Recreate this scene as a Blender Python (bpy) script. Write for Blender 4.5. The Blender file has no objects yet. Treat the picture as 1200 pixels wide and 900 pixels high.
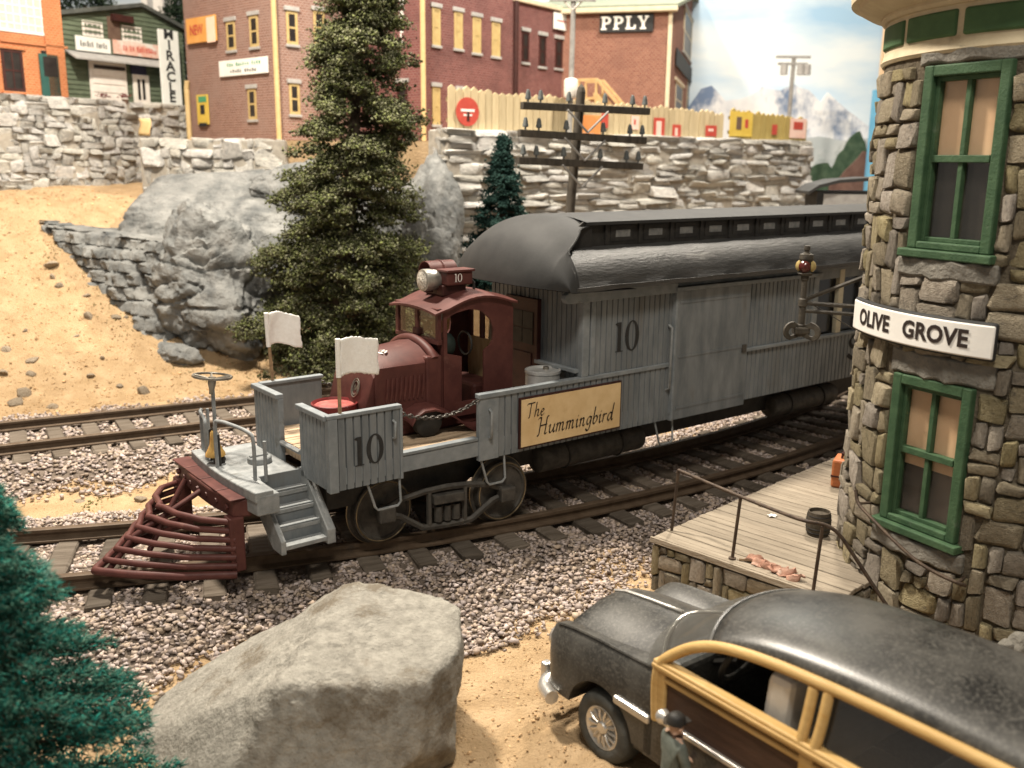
import bpy, bmesh, math, random
import numpy as np
from mathutils import Vector, Matrix, noise
R = math.radians
rnd = random.Random(7)
scene = bpy.context.scene
col = scene.collection

# ------------------------------------------------------------------ camera, world, lamps, exposure
HC = 3.0
PITCH = math.atan(260 / 1120.0); ROLL = R(0.6); FPX = 1120.0
cF = Vector((0, math.cos(PITCH), -math.sin(PITCH)))
_u0 = Vector((1, 0, 0)).cross(cF)
cR = Vector((1, 0, 0)) * math.cos(ROLL) + _u0 * math.sin(ROLL)
cU = Vector((-1, 0, 0)) * math.sin(ROLL) + _u0 * math.cos(ROLL)
cam_d = bpy.data.cameras.new('camera')
cam = bpy.data.objects.new('camera', cam_d); col.objects.link(cam)
m3 = Matrix((cR, cU, -cF)).transposed()
cam.matrix_world = Matrix.Translation((0, 0, HC)) @ m3.to_4x4()
cam_d.sensor_width = 36.0; cam_d.lens = 36.0 * FPX / 1200.0
cam_d.clip_start = 0.05; cam_d.clip_end = 300
cam_d.dof.use_dof = True; cam_d.dof.focus_distance = 7.4; cam_d.dof.aperture_fstop = 1.1
scene.camera = cam

world = bpy.data.worlds.new('World'); scene.world = world; world.use_nodes = True
bgn = world.node_tree.nodes['Background']
bgn.inputs[0].default_value = (1.0, 0.94, 0.86, 1); bgn.inputs[1].default_value = 0.22

def area_lamp(name, loc, target, power, size, colr):
    d = bpy.data.lights.new(name, 'AREA'); d.shape = 'DISK'; d.size = size; d.energy = power; d.color = colr
    o = bpy.data.objects.new(name, d); col.objects.link(o); o.location = loc
    o.rotation_euler = (Vector(target) - Vector(loc)).to_track_quat('-Z', 'Y').to_euler()
    return o
area_lamp('ceiling_or_fill_lamp', (-4.6, 10.6, 13.0), (-2.0, 11.0, 0), 3700, 1.3, (1.0, 0.90, 0.76))
area_lamp('ceiling_or_fill_lamp', (5.5, 16.5, 14.0), (2.0, 13.0, 1), 2700, 1.3, (1.0, 0.91, 0.78))
area_lamp('ceiling_or_fill_lamp', (0.0, -1.5, 13.5), (1.0, 7.0, 0.5), 1150, 2.4, (1.0, 0.92, 0.80))  # unseen fill lamp added above the camera to brighten the near sides
area_lamp('ceiling_or_fill_lamp', (3.5, 23.6, 13.5), (5.0, 27.0, 4.5), 750, 2.0, (1.0, 0.93, 0.82))  # unseen wash lamp added to brighten the painted sky backdrop

scene.view_settings.view_transform = 'Standard'; scene.view_settings.look = 'None'
scene.view_settings.exposure = 0.24; scene.view_settings.gamma = 1.0
scene.view_settings.use_curve_mapping = False

def at(x, y, Y):
    """a point of the place at depth Y seen at photograph pixel x, y"""
    d = cF + cR * ((x - 600) / FPX) - cU * ((y - 450) / FPX)
    return Vector((0, 0, HC)) + d * (Y / d.y)
def atz(x, y, z):
    d = cF + cR * ((x - 600) / FPX) - cU * ((y - 450) / FPX)
    return Vector((0, 0, HC)) + d * ((z - HC) / d.z)

# ------------------------------------------------------------------ helpers: objects
def tag(o, label=None, cat=None, group=None, kind=None):
    if label: o['label'] = label
    if cat: o['category'] = cat
    if group: o['group'] = group
    if kind: o['kind'] = kind
    return o
def empty(name, loc=(0, 0, 0), rz=0.0, label=None, cat=None, group=None, kind=None):
    o = bpy.data.objects.new(name, None); col.objects.link(o)
    o.location = loc; o.rotation_euler = (0, 0, rz); o.empty_display_size = 0.1
    return tag(o, label, cat, group, kind)
def link_mesh(name, me, mat, parent=None, bevel=0.0, segs=2):
    o = bpy.data.objects.new(name, me); col.objects.link(o)
    if mat and not me.materials: me.materials.append(mat)
    if parent: o.parent = parent
    if bevel:
        b = o.modifiers.new('Bevel', 'BEVEL'); b.width = bevel; b.segments = segs; b.limit_method = 'ANGLE'; b.angle_limit = R(40)
    return o

class MB:
    """collects vertices and faces for one mesh"""
    def __init__(s): s.v = []; s.f = []
    def add(s, vs, fs, M=None):
        o = len(s.v)
        s.v += [(M @ Vector(p)) if M else Vector(p) for p in vs]
        s.f += [tuple(i + o for i in f) for f in fs]
        return s
    def box(s, x0, x1, y0, y1, z0, z1, M=None):
        vs = [(x0,y0,z0),(x1,y0,z0),(x1,y1,z0),(x0,y1,z0),(x0,y0,z1),(x1,y0,z1),(x1,y1,z1),(x0,y1,z1)]
        return s.add(vs, [(0,3,2,1),(4,5,6,7),(0,1,5,4),(1,2,6,5),(2,3,7,6),(3,0,4,7)], M)
    def prism(s, poly, y0, y1, M=None, axis='y'):
        """poly in (x,z) extruded along y (axis y), or (x,y) along z, or (y,z) along x"""
        n = len(poly)
        def P(a, b, t):
            return (a, t, b) if axis == 'y' else ((a, b, t) if axis == 'z' else (t, a, b))
        vs = [P(a, b, y0) for a, b in poly] + [P(a, b, y1) for a, b in poly]
        fs = [tuple(range(n)), tuple(range(2*n-1, n-1, -1))] + [(i, n+i, n+(i+1)%n, (i+1)%n) for i in range(n)]
        return s.add(vs, fs, M)
    def tube(s, pts, r, n=8, closed=False, cap=True, M=None):
        pts = [Vector(p) for p in pts]; k = len(pts)
        rr = r if isinstance(r, (list, tuple)) else [r]*k
        vs = []; up = None
        for i, p in enumerate(pts):
            if closed: t = pts[(i+1)%k] - pts[i-1]
            else: t = pts[min(i+1,k-1)] - pts[max(i-1,0)]
            t.normalize()
            if up is None:
                up = t.orthogonal().normalized()
            else:
                up = (up - t*up.dot(t))
                up = up.normalized() if up.length > 1e-6 else t.orthogonal().normalized()
            b = t.cross(up)
            for j in range(n):
                a = 2*math.pi*j/n
                vs.append(p + (up*math.cos(a) + b*math.sin(a))*rr[i])
        fs = []
        for i in range(k if closed else k-1):
            i2 = (i+1)%k
            for j in range(n):
                fs.append((i*n+j, i*n+(j+1)%n, i2*n+(j+1)%n, i2*n+j))
        if cap and not closed:
            fs.append(tuple(range(n-1,-1,-1))); fs.append(tuple((k-1)*n+j for j in range(n)))
        return s.add(vs, fs, M)
    def lathe(s, prof, n=24, M=None, arc=None):
        """prof (r,z) list revolved round z"""
        vs = []; fs = []; k = len(prof)
        a0, a1 = arc if arc else (0, 2*math.pi)
        m = n if not arc else n+1
        for j in range(m):
            a = a0 + (a1-a0)*j/n
            for r_, z in prof: vs.append((r_*math.cos(a), r_*math.sin(a), z))
        for j in range(n):
            j2 = (j+1) % m
            for i in range(k-1): fs.append((j*k+i, j2*k+i, j2*k+i+1, j*k+i+1))
        return s.add(vs, fs, M)
    def grid(s, P, nu, nv, M=None, flip=False):
        """P(i,j)->point for i<=nu, j<=nv"""
        vs = [P(i, j) for i in range(nu+1) for j in range(nv+1)]
        w = nv+1; fs = []
        for i in range(nu):
            for j in range(nv):
                q = (i*w+j, (i+1)*w+j, (i+1)*w+j+1, i*w+j+1)
                fs.append(q[::-1] if flip else q)
        return s.add(vs, fs, M)
    def build(s, name, mat, parent=None, smooth=None, bevel=0.0, segs=2, weld=False):
        me = bpy.data.meshes.new(name); me.from_pydata([tuple(p) for p in s.v], [], s.f); 
        bm = bmesh.new(); bm.from_mesh(me)
        if weld: bmesh.ops.remove_doubles(bm, verts=bm.verts, dist=1e-4)
        bmesh.ops.recalc_face_normals(bm, faces=bm.faces)
        bm.to_mesh(me); bm.free()
        if smooth:
            for p in me.polygons: p.use_smooth = True
            if smooth < 180: me.set_sharp_from_angle(angle=R(smooth))
        return link_mesh(name, me, mat, parent, bevel, segs)

def rotm(ax, deg, loc=(0,0,0)):
    return Matrix.Translation(loc) @ Matrix.Rotation(R(deg), 4, ax)
def frame(o, x, y, z):
    """matrix from axes"""
    M = Matrix((Vector(x), Vector(y), Vector(z))).transposed().to_4x4(); M.translation = Vector(o); return M

# ------------------------------------------------------------------ helpers: materials
MATS = {}
def mat(name, c1, c2=None, scale=6.0, rough=0.75, bump=0.15, bscale=None, metal=0.0, c3=None, s3=1.5, t3=0.55, w3=0.12,
        spec=0.3, rv=0.0, island=False, stretch=None, detail=6.0, bdist=0.01, trans=0.0, coat=0.0, hue=0.0):
    """noise-blended paint/stone/wood; c3 adds sharp-edged stains; rv = value change from piece to piece"""
    m = bpy.data.materials.new(name); m.use_nodes = True
    nt = m.node_tree; N = nt.nodes; L = nt.links
    bs = N['Principled BSDF']
    tc = N.new('ShaderNodeTexCoord'); mp = N.new('ShaderNodeMapping'); L.new(tc.outputs['Object'], mp.inputs[0])
    if stretch: mp.inputs['Scale'].default_value = stretch
    oi = N.new('ShaderNodeObjectInfo')
    if rv or hue:   # shift the pattern from piece to piece
        vm = N.new('ShaderNodeVectorMath'); vm.operation = 'SCALE'; vm.inputs[0].default_value = (37.0, 11.0, 23.0); L.new(oi.outputs['Random'], vm.inputs['Scale'])
        L.new(vm.outputs[0], mp.inputs['Location'])
    n1 = N.new('ShaderNodeTexNoise'); n1.inputs['Scale'].default_value = scale; n1.inputs['Detail'].default_value = detail; n1.inputs['Roughness'].default_value = 0.62
    L.new(mp.outputs[0], n1.inputs['Vector'])
    rp = N.new('ShaderNodeValToRGB'); rp.color_ramp.elements[0].position = 0.34; rp.color_ramp.elements[1].position = 0.66
    rp.color_ramp.elements[0].color = (*c1, 1); rp.color_ramp.elements[1].color = (*(c2 or c1), 1)
    L.new(n1.outputs['Fac'], rp.inputs[0]); out = rp.outputs[0]
    if c3:
        n3 = N.new('ShaderNodeTexNoise'); n3.inputs['Scale'].default_value = s3; n3.inputs['Detail'].default_value = 8.0; n3.inputs['Roughness'].default_value = 0.68
        L.new(mp.outputs[0], n3.inputs['Vector'])
        r3 = N.new('ShaderNodeValToRGB'); r3.color_ramp.elements[0].position = t3; r3.color_ramp.elements[1].position = t3 + w3
        r3.color_ramp.elements[0].color = (0,0,0,1); r3.color_ramp.elements[1].color = (1,1,1,1)
        L.new(n3.outputs['Fac'], r3.inputs[0])
        mx = N.new('ShaderNodeMix'); mx.data_type = 'RGBA'; L.new(r3.outputs[0], mx.inputs[0]); L.new(out, mx.inputs[6]); mx.inputs[7].default_value = (*c3, 1)
        out = mx.outputs[2]
    if rv or hue:
        if island:
            ge = N.new('ShaderNodeNewGeometry'); rsrc = ge.outputs['Random Per Island']
        else: rsrc = oi.outputs['Random']
        hs = N.new('ShaderNodeHueSaturation'); mr = N.new('ShaderNodeMapRange')
        mr.inputs['To Min'].default_value = 1 - rv; mr.inputs['To Max'].default_value = 1 + rv
        L.new(rsrc, mr.inputs['Value']); L.new(mr.outputs[0], hs.inputs['Value'])
        if hue:
            wn = N.new('ShaderNodeTexWhiteNoise'); wn.noise_dimensions = '1D'; L.new(rsrc, wn.inputs['W'])
            mh = N.new('ShaderNodeMapRange'); mh.inputs['To Min'].default_value = 0.5 - hue; mh.inputs['To Max'].default_value = 0.5 + hue
            L.new(wn.outputs['Value'], mh.inputs['Value']); L.new(mh.outputs[0], hs.inputs['Hue'])
            ms = N.new('ShaderNodeMapRange'); ms.inputs['To Min'].default_value = 0.6; ms.inputs['To Max'].default_value = 1.3
            L.new(wn.outputs['Value'], ms.inputs['Value']); L.new(ms.outputs[0], hs.inputs['Saturation'])
        L.new(out, hs.inputs['Color']); out = hs.outputs[0]
    L.new(out, bs.inputs['Base Color'])
    bs.inputs['Roughness'].default_value = rough; bs.inputs['Metallic'].default_value = metal
    bs.inputs['Specular IOR Level'].default_value = spec
    if trans: bs.inputs['Transmission Weight'].default_value = trans
    if coat: bs.inputs['Coat Weight'].default_value = coat; bs.inputs['Coat Roughness'].default_value = 0.25
    if bump:
        nb = N.new('ShaderNodeTexNoise'); nb.inputs['Scale'].default_value = bscale or scale*4; nb.inputs['Detail'].default_value = 6.0; nb.inputs['Roughness'].default_value = 0.6
        L.new(mp.outputs[0], nb.inputs['Vector'])
        bp = N.new('ShaderNodeBump'); bp.inputs['Strength'].default_value = min(1.0, bump*2); bp.inputs['Distance'].default_value = bdist
        L.new(nb.outputs['Fac'], bp.inputs['Height']); L.new(bp.outputs[0], bs.inputs['Normal'])
    MATS[name] = m
    return m

# train and station paints
GREY   = mat('grey_paint', (.162,.181,.193), (.232,.251,.261), 9, .62, .10, 60, c3=(.10,.095,.085), s3=3.2, t3=.60, bdist=.004)
GREYD  = mat('grey_paint_weathered', (.118,.132,.141), (.208,.223,.230), 7, .65, .12, 70, c3=(.085,.078,.066), s3=3.5, t3=.55, w3=.2, stretch=(1,1,.28), bdist=.004)
GREYC  = mat('grey_casting', (.18,.192,.195), (.28,.29,.29), 12, .6, .3, 40, c3=(.095,.09,.08), s3=5, t3=.6, bdist=.008)
GROOVE = mat('black_metal', (.016,.015,.014), (.035,.032,.028), 10, .6, .2, 50, bdist=.004)
MAROON = mat('maroon_paint', (.068,.021,.018), (.102,.034,.028), 8, .55, .12, 60, c3=(.15,.07,.055), s3=5, t3=.62, bdist=.004)
MAROOND= mat('dark_maroon_paint', (.030,.009,.008), (.052,.016,.012), 8, .55, .1, 60, bdist=.003)
ROOFM  = mat('roof_tar_paper', (.026,.026,.025), (.055,.054,.052), 7, .52, .35, 26, c3=(.15,.145,.135), s3=2.2, t3=.60, stretch=(.35,1.4,1.4), bdist=.012, spec=.45)
ROOFB  = mat('roof_smooth_paint', (.019,.019,.019), (.030,.030,.029), 5, .7, .12, 60, bdist=.003, spec=.4)
IRON   = mat('truck_iron', (.036,.033,.029), (.078,.071,.061), 12, .62, .25, 60, c3=(.12,.09,.062), s3=5, t3=.63, bdist=.006)
RIM    = mat('wheel_rim_metal', (.30,.24,.15), (.20,.15,.09), 14, .42, .1, 60, metal=.8)
STEEL  = mat('worn_steel', (.20,.18,.15), (.33,.31,.27), 12, .38, .1, 60, metal=.7)
GALV   = mat('galvanised_metal', (.46,.46,.45), (.66,.66,.64), 10, .34, .15, 40, metal=.45, c3=(.2,.19,.17), s3=4, t3=.6)
BRASS  = mat('brass', (.80,.52,.17), (.62,.37,.11), 16, .22, .1, 60, metal=.6, spec=.8)
DECKW  = mat('deck_wood', (.36,.26,.17), (.50,.38,.26), 10, .8, .25, 60, c3=(.20,.14,.09), s3=4, t3=.62, stretch=(.3,3,1), bdist=.005)
SIGNY  = mat('parchment_board', (.60,.42,.21), (.72,.54,.30), 4, .7, .03, 60, c3=(.52,.34,.16), s3=3, t3=.62)
INK    = mat('dark_ink', (.022,.014,.012), (.03,.02,.016), 20, .7, 0)
INKG   = mat('black_stencil_paint', (.018,.018,.018), (.03,.03,.03), 20, .7, .05, 60)
WHITEL = mat('white_lettering', (.75,.73,.68), (.85,.83,.78), 20, .7, 0)
CLOTH  = mat('white_cloth', (.84,.81,.76), (.92,.90,.86), 30, .95, .5, 130, bdist=.006, spec=.05)
WOODP  = mat('wood_stick', (.22,.14,.08), (.34,.23,.13), 20, .8, .2, 50)
REDP   = mat('red_paint', (.13,.016,.017), (.19,.03,.028), 8, .5, .1, 50, c3=(.14,.02,.02), s3=4, t3=.63)
TAN    = mat('cab_interior_wood', (.38,.25,.12), (.52,.37,.20), 12, .8, .15, 60, stretch=(3,3,.4))
CHAINM = mat('chain_iron', (.05,.045,.04), (.12,.11,.10), 30, .45, .1, 60, metal=.6)
def glass_mat(name, tint, rough=.08, alpha=.25, dust=.03):
    m = bpy.data.materials.new(name); m.use_nodes = True; nt = m.node_tree; N = nt.nodes; L = nt.links
    for n in list(N): N.remove(n)
    o = N.new('ShaderNodeOutputMaterial'); g = N.new('ShaderNodeBsdfGlossy'); t = N.new('ShaderNodeBsdfTransparent'); mx = N.new('ShaderNodeMixShader')
    d = N.new('ShaderNodeBsdfDiffuse'); m2 = N.new('ShaderNodeMixShader')
    g.inputs['Roughness'].default_value = rough; g.inputs['Color'].default_value = (.9,.9,.9,1)
    t.inputs['Color'].default_value = (*tint, 1); d.inputs['Color'].default_value = (.22,.21,.19,1)
    m2.inputs[0].default_value = dust; L.new(t.outputs[0], m2.inputs[1]); L.new(d.outputs[0], m2.inputs[2])
    mx.inputs[0].default_value = alpha; L.new(m2.outputs[0], mx.inputs[1]); L.new(g.outputs[0], mx.inputs[2]); L.new(mx.outputs[0], o.inputs[0])
    return m
GLASS = glass_mat('window_glass', (.95,.93,.90), .1, .05, .01)
GLASSD = glass_mat('dusty_glass', (.35,.36,.36), .2, .10)

# ------------------------------------------------------------------ helpers: lettering
def nib_letters(name, strokes, M, width, mat_, parent, nib=40.0, off=0.0):
    """pen strokes drawn with a broad nib: strokes = polylines in (x,y); M takes (x,y,0) to its place"""
    mb = MB(); d = Vector((math.cos(R(nib)), math.sin(R(nib)), 0)) * width/2; e = Vector((-math.sin(R(nib)), math.cos(R(nib)), 0)) * width*0.14
    z = 0
    for st in strokes:
        p = smooth_line(st)
        z += 1e-4
        for i in range(len(p)-1):
            a = Vector((p[i][0], p[i][1], z)); b = Vector((p[i+1][0], p[i+1][1], z))
            t = (b-a)
            if t.length < 1e-7: continue
            # hull of two nib rectangles -> six points approximated by convex hull
            pts = [q+s1*d+s2*e for q in (a,b) for s1 in (-1,1) for s2 in (-1,1)]
            h = hull2(pts)
            mb.add([(q.x, q.y, z) for q in h], [tuple(range(len(h)))], M)
    return mb.build(name, mat_, parent)
def hull2(pts):
    ps = sorted({(round(p.x,6), round(p.y,6)) for p in pts})
    def half(seq):
        h = []
        for p in seq:
            while len(h) >= 2 and (h[-1][0]-h[-2][0])*(p[1]-h[-2][1])-(h[-1][1]-h[-2][1])*(p[0]-h[-2][0]) <= 0: h.pop()
            h.append(p)
        return h
    a = half(ps); b = half(ps[::-1])
    return [Vector((x, y, 0)) for x, y in a[:-1]+b[:-1]]
def smooth_line(st, k=5):
    if len(st) < 3: return st
    out = []; n = len(st)
    for i in range(n-1):
        p0 = st[max(i-1,0)]; p1 = st[i]; p2 = st[i+1]; p3 = st[min(i+2,n-1)]
        for j in range(k):
            t = j/k
            out.append(tuple(.5*((2*p1[c])+(-p0[c]+p2[c])*t+(2*p0[c]-5*p1[c]+4*p2[c]-p3[c])*t*t+(-p0[c]+3*p1[c]-3*p2[c]+p3[c])*t**3) for c in (0,1)))
    out.append(st[-1]); return out
def serif_ten(name, M, h, mat_, parent, bold=1.0):
    """an old-style serif 10, height h, lower left at origin of M"""
    mb = MB(); b = bold
    mb.add([(.12*h,0,0),(.46*h,0,0),(.46*h,.035*h,0),(.12*h,.035*h,0)], [(0,1,2,3)], M)
    sx = .29*h; w = .062*h*b
    mb.add([(sx-w,.03*h,0),(sx+w,.03*h,0),(sx+w,h,0),(sx-w,h,0)], [(0,1,2,3)], M)
    mb.add([(sx-w,h,1e-4),(sx-w,.88*h,1e-4),(.10*h,.93*h,1e-4),(.10*h,.96*h,1e-4)], [(0,1,2,3)], M)
    cx = .88*h; n = 32; vs = []; fs = []
    for i in range(n):
        a = 2*math.pi*i/n
        vs.append((cx+.33*h*math.cos(a), .5*h+.52*h*math.sin(a), 0)); vs.append((cx+(.33*h-.125*h*b)*math.cos(a), .5*h+.475*h*math.sin(a), 0))
    for i in range(n):
        j = (i+1) % n; fs.append((2*i, 2*j, 2*j+1, 2*i+1))
    mb.add(vs, fs, M)
    return mb.build(name, mat_, parent)
def text_mesh(name, body, size, M, mat_, parent, bold=0.0, sx=1.0, spacing=1.0, shear=0.0, warp=None, vertical=False):
    if vertical: body = '\n'.join(body)
    cu = bpy.data.curves.new(name, 'FONT'); cu.body = body; cu.size = size; cu.offset = bold; cu.space_character = spacing; cu.shear = shear
    cu.align_x = 'CENTER'; cu.align_y = 'CENTER'; cu.resolution_u = 3
    if vertical: cu.space_line = .78
    ob = bpy.data.objects.new(name+'_tmp', cu); col.objects.link(ob)
    dg = bpy.context.evaluated_depsgraph_get(); me = bpy.data.meshes.new_from_object(ob.evaluated_get(dg))
    bpy.data.objects.remove(ob); bpy.data.curves.remove(cu)
    me.name = name; me.materials.clear()
    for v in me.vertices:
        p = Vector((v.co.x*sx, v.co.y, 0)); v.co = warp(p) if warp else (M @ p)
    return link_mesh(name, me, mat_, parent)

# ------------------------------------------------------------------ helpers: rocks and stones
def fbm(p, o=5, lac=2.1, g=.5):
    s = 0; a = 1; q = Vector(p)
    for _ in range(o):
        s += a*noise.noise(q); q = q*lac; a *= g
    return s
def rock_mesh(name, planes, sub=5, soft=14.0, rough=.05, freq=1.5, seed=0, fine=.012, scale=(1,1,1), crack=0.0, chip=0):
    """a many-sided boulder: unit directions cut by planes (normal, distance), roughened"""
    bm = bmesh.new(); bmesh.ops.create_icosphere(bm, subdivisions=sub, radius=1.0)
    pl = [(Vector(n).normalized(), d) for n, d in planes]; so = Vector((seed*7.3, seed*3.1, seed*5.7))
    for v in bm.verts:
        d = v.co.normalized(); acc = 0
        for n, dist in pl:
            c = n.dot(d)
            if c > .02: acc += (c/dist)**soft
        r = 1/(acc**(1/soft)) if acc > 0 else 1.6
        p = d*min(r, 1.8)
        f0 = fbm(p*freq+so, 5); k = (f0 if not chip else .35*f0+.65*round(f0*chip)/chip)*rough + fbm(p*freq*6+so, 3)*fine
        if crack:
            q = p*freq*1.3+so
            k -= crack*max(0, .12-abs(noise.noise(Vector((q.x*.6, q.y*.6, q.z*2.2)))))*8*.12
        p = p + d*k
        v.co = Vector((p.x*scale[0], p.y*scale[1], p.z*scale[2]))
    me = bpy.data.meshes.new(name); bm.to_mesh(me); bm.free()
    for p in me.polygons: p.use_smooth = True
    me.set_sharp_from_angle(angle=R(48))
    return me
def block_mesh(name, seed, jag=.09, rnd_=.22, sub=2):
    """a hewn stone in the unit cube (x along, y outward, z up)"""
    bm = bmesh.new(); bmesh.ops.create_cube(bm, size=1.0)
    bmesh.ops.bevel(bm, geom=bm.edges[:]+bm.verts[:], offset=rnd_, segments=2, affect='EDGES', profile=.6)
    r_ = random.Random(seed)
    sk = [r_.uniform(-.10,.10) for _ in range(6)]
    for v in bm.verts:
        c = v.co
        k = fbm(c*2.2+Vector((seed*9.1,0,seed*3.3)), 3)*jag
        c.x += c.z*sk[0]*1.2 + k + sk[3]*c.y*.3; c.z += c.x*sk[1] + k*.7; c.y += fbm(c*1.7+Vector((0,seed*5.1,2)), 3)*jag*1.7 + c.x*sk[2]*.9 + c.z*sk[4]*.9
    me = bpy.data.meshes.new(name); bm.to_mesh(me); bm.free()
    for p in me.polygons: p.use_smooth = True
    me.set_sharp_from_angle(angle=R(50))
    return me
def pack(W, H, rg, maxw=4, maxh=3, skip=None, bias=None):
    """random rubble packing of a W x H cell grid -> (i,j,w,h)"""
    used = [[False]*H for _ in range(W)]; out = []
    for j in range(H):
        for i in range(W):
            if used[i][j] or (skip and skip(i, j)): continue
            w = rg.randint(1, maxw) if not bias else rg.choice(bias[0]); h = rg.randint(1, maxh) if not bias else rg.choice(bias[1])
            ww = 0
            while ww < w and i+ww < W and not used[i+ww][j] and not (skip and skip(i+ww, j)): ww += 1
            hh = 1
            while hh < h and j+hh < H and all(not used[i+a][j+hh] and not (skip and skip(i+a, j+hh)) for a in range(ww)): hh += 1
            for a in range(ww):
                for b in range(hh): used[i+a][j+b] = True
            out.append((i, j, ww, hh))
    return out
def stone(me, mat_, parent, loc, rz, sc, rx=0.0, name='stone', tilt=0.0):
    o = bpy.data.objects.new(name, me); col.objects.link(o); o.parent = parent
    if not me.materials: me.materials.append(mat_)
    o.location = loc; o.rotation_euler = (rx, tilt, rz); o.scale = sc
    return o
def scatter_mesh(name, pts, sizes, mat_, seed=1, flat=.7, parent=None, nv=8):
    """many small stones as one mesh: pts Nx3, sizes N"""
    rg = np.random.default_rng(seed); n = len(pts)
    base = []
    for k in range(6):
        bm = bmesh.new()
        for _ in range(nv):
            d = rg.normal(size=3); d /= np.linalg.norm(d); bm.verts.new(d*np.array([1, .85, .7])*rg.uniform(.8, 1.15))
        r = bmesh.ops.convex_hull(bm, input=bm.verts)
        for g in list(bm.verts):
            if not g.link_faces: bm.verts.remove(g)
        bmesh.ops.triangulate(bm, faces=bm.faces); bm.verts.index_update()
        base.append((np.array([v.co[:] for v in bm.verts]), np.array([[q.index for q in f.verts] for f in bm.faces]))); bm.free()
    V = []; F = []; off = 0
    for k in range(6):
        idx = np.arange(k, n, 6)
        if len(idx) == 0: continue
        q = rg.normal(size=(len(idx), 4)); q /= np.linalg.norm(q, axis=1)[:, None]
        w, x, y, z = q.T
        Rm = np.stack([np.stack([1-2*(y*y+z*z), 2*(x*y-z*w), 2*(x*z+y*w)], -1), np.stack([2*(x*y+z*w), 1-2*(x*x+z*z), 2*(y*z-x*w)], -1), np.stack([2*(x*z-y*w), 2*(y*z+x*w), 1-2*(x*x+y*y)], -1)], 1)
        bv, bf = base[k]
        vv = np.einsum('nij,vj->nvi', Rm, bv)*sizes[idx][:, None, None]
        vv[:, :, 2] *= flat
        vv += pts[idx][:, None, :]
        ff = bf[None]+ (off+np.arange(len(idx))*len(bv))[:, None, None]
        V.append(vv.reshape(-1, 3)); F.append(ff.reshape(-1, 3)); off += len(idx)*len(bv)
    V = np.concatenate(V); F = np.concatenate(F)
    me = fast_mesh(name, V, F)
    return link_mesh(name, me, mat_, parent)
def fast_mesh(name, V, F):
    me = bpy.data.meshes.new(name); k = F.shape[1]
    me.vertices.add(len(V)); me.vertices.foreach_set('co', V.astype(np.float32).ravel())
    me.loops.add(F.size); me.loops.foreach_set('vertex_index', F.astype(np.int32).ravel())
    me.polygons.add(len(F)); me.polygons.foreach_set('loop_start', np.arange(0, F.size, k, dtype=np.int32))
    me.update(calc_edges=True); me.validate()
    return me
# ------------------------------------------------------------------ ground, tracks, gravel
TC = np.array([-7.206, 21.75]); TR = 15.19; GA = 0.476
P2 = np.array([-5.69, 10.25]); N2 = np.array([-.477, .879]); D2 = np.array([.879, .477])
def sst(a, b, x):
    t = np.clip((x-a)/(b-a), 0, 1); return t*t*(3-2*t)
def ground_z(x, y):
    x = np.asarray(x, float); y = np.asarray(y, float)
    r = np.hypot(x-TC[0], y-TC[1]); t1 = r-TR
    d2 = (x-P2[0])*N2[0] + (y-P2[1])*N2[1]
    z = np.full_like(x, -.30)
    z = np.maximum(z, -.30+.135*(1-sst(.95, 1.65, np.abs(t1))))
    z = np.maximum(z, -.30+.135*(1-sst(.95, 1.75, np.abs(d2))))
    z = np.maximum(z, -.30+.13*sst(1.0, 1.6, d2)*sst(2.0, -1.0, x)+0*z)
    hz = -.17 + .62*np.logaddexp(0, (d2-2.0)*3)/3
    hz = np.where(hz > 2.1, 2.1+.45*(1-np.exp(-(hz-2.1)/.45)), hz)
    hx = sst(-2.3, -4.0, x)
    z = np.where(d2 > 1.0, z*(1-hx)+np.maximum(z, hz)*hx, z)
    return z
def wob(x, y):
    return .018*np.sin(x*3.1+1.3*np.sin(y*2.3))*np.cos(y*2.7+x)+.008*np.sin(x*11+y*5)*np.cos(y*9-x*4)
nx, ny = 300, 300
gx = np.linspace(-13, 11, nx); gy = np.linspace(1.2, 24, ny)
X, Y = np.meshgrid(gx, gy, indexing='ij'); Zg = ground_z(X, Y)+wob(X, Y)
rg_ = np.random.default_rng(3); Zg += rg_.normal(size=Zg.shape)*.006
V = np.stack([X, Y, Zg], -1).reshape(-1, 3)
ii = (np.arange(nx-1)[:, None]*ny+np.arange(ny-1)[None]).ravel()
F = np.stack([ii, ii+ny, ii+ny+1, ii+1], -1)
SAND = mat('sand', (.375,.258,.142), (.50,.358,.215), 3.5, .95, .8, 38, c3=(.33,.225,.125), s3=1.7, t3=.52, w3=.2, bdist=.035, spec=.1, detail=12)
gme = fast_mesh('ground', V, F)
for p in gme.polygons: p.use_smooth = True
tag(link_mesh('ground', gme, SAND), 'tan sand ground sloping up the hill behind the tracks', kind='structure')

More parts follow.
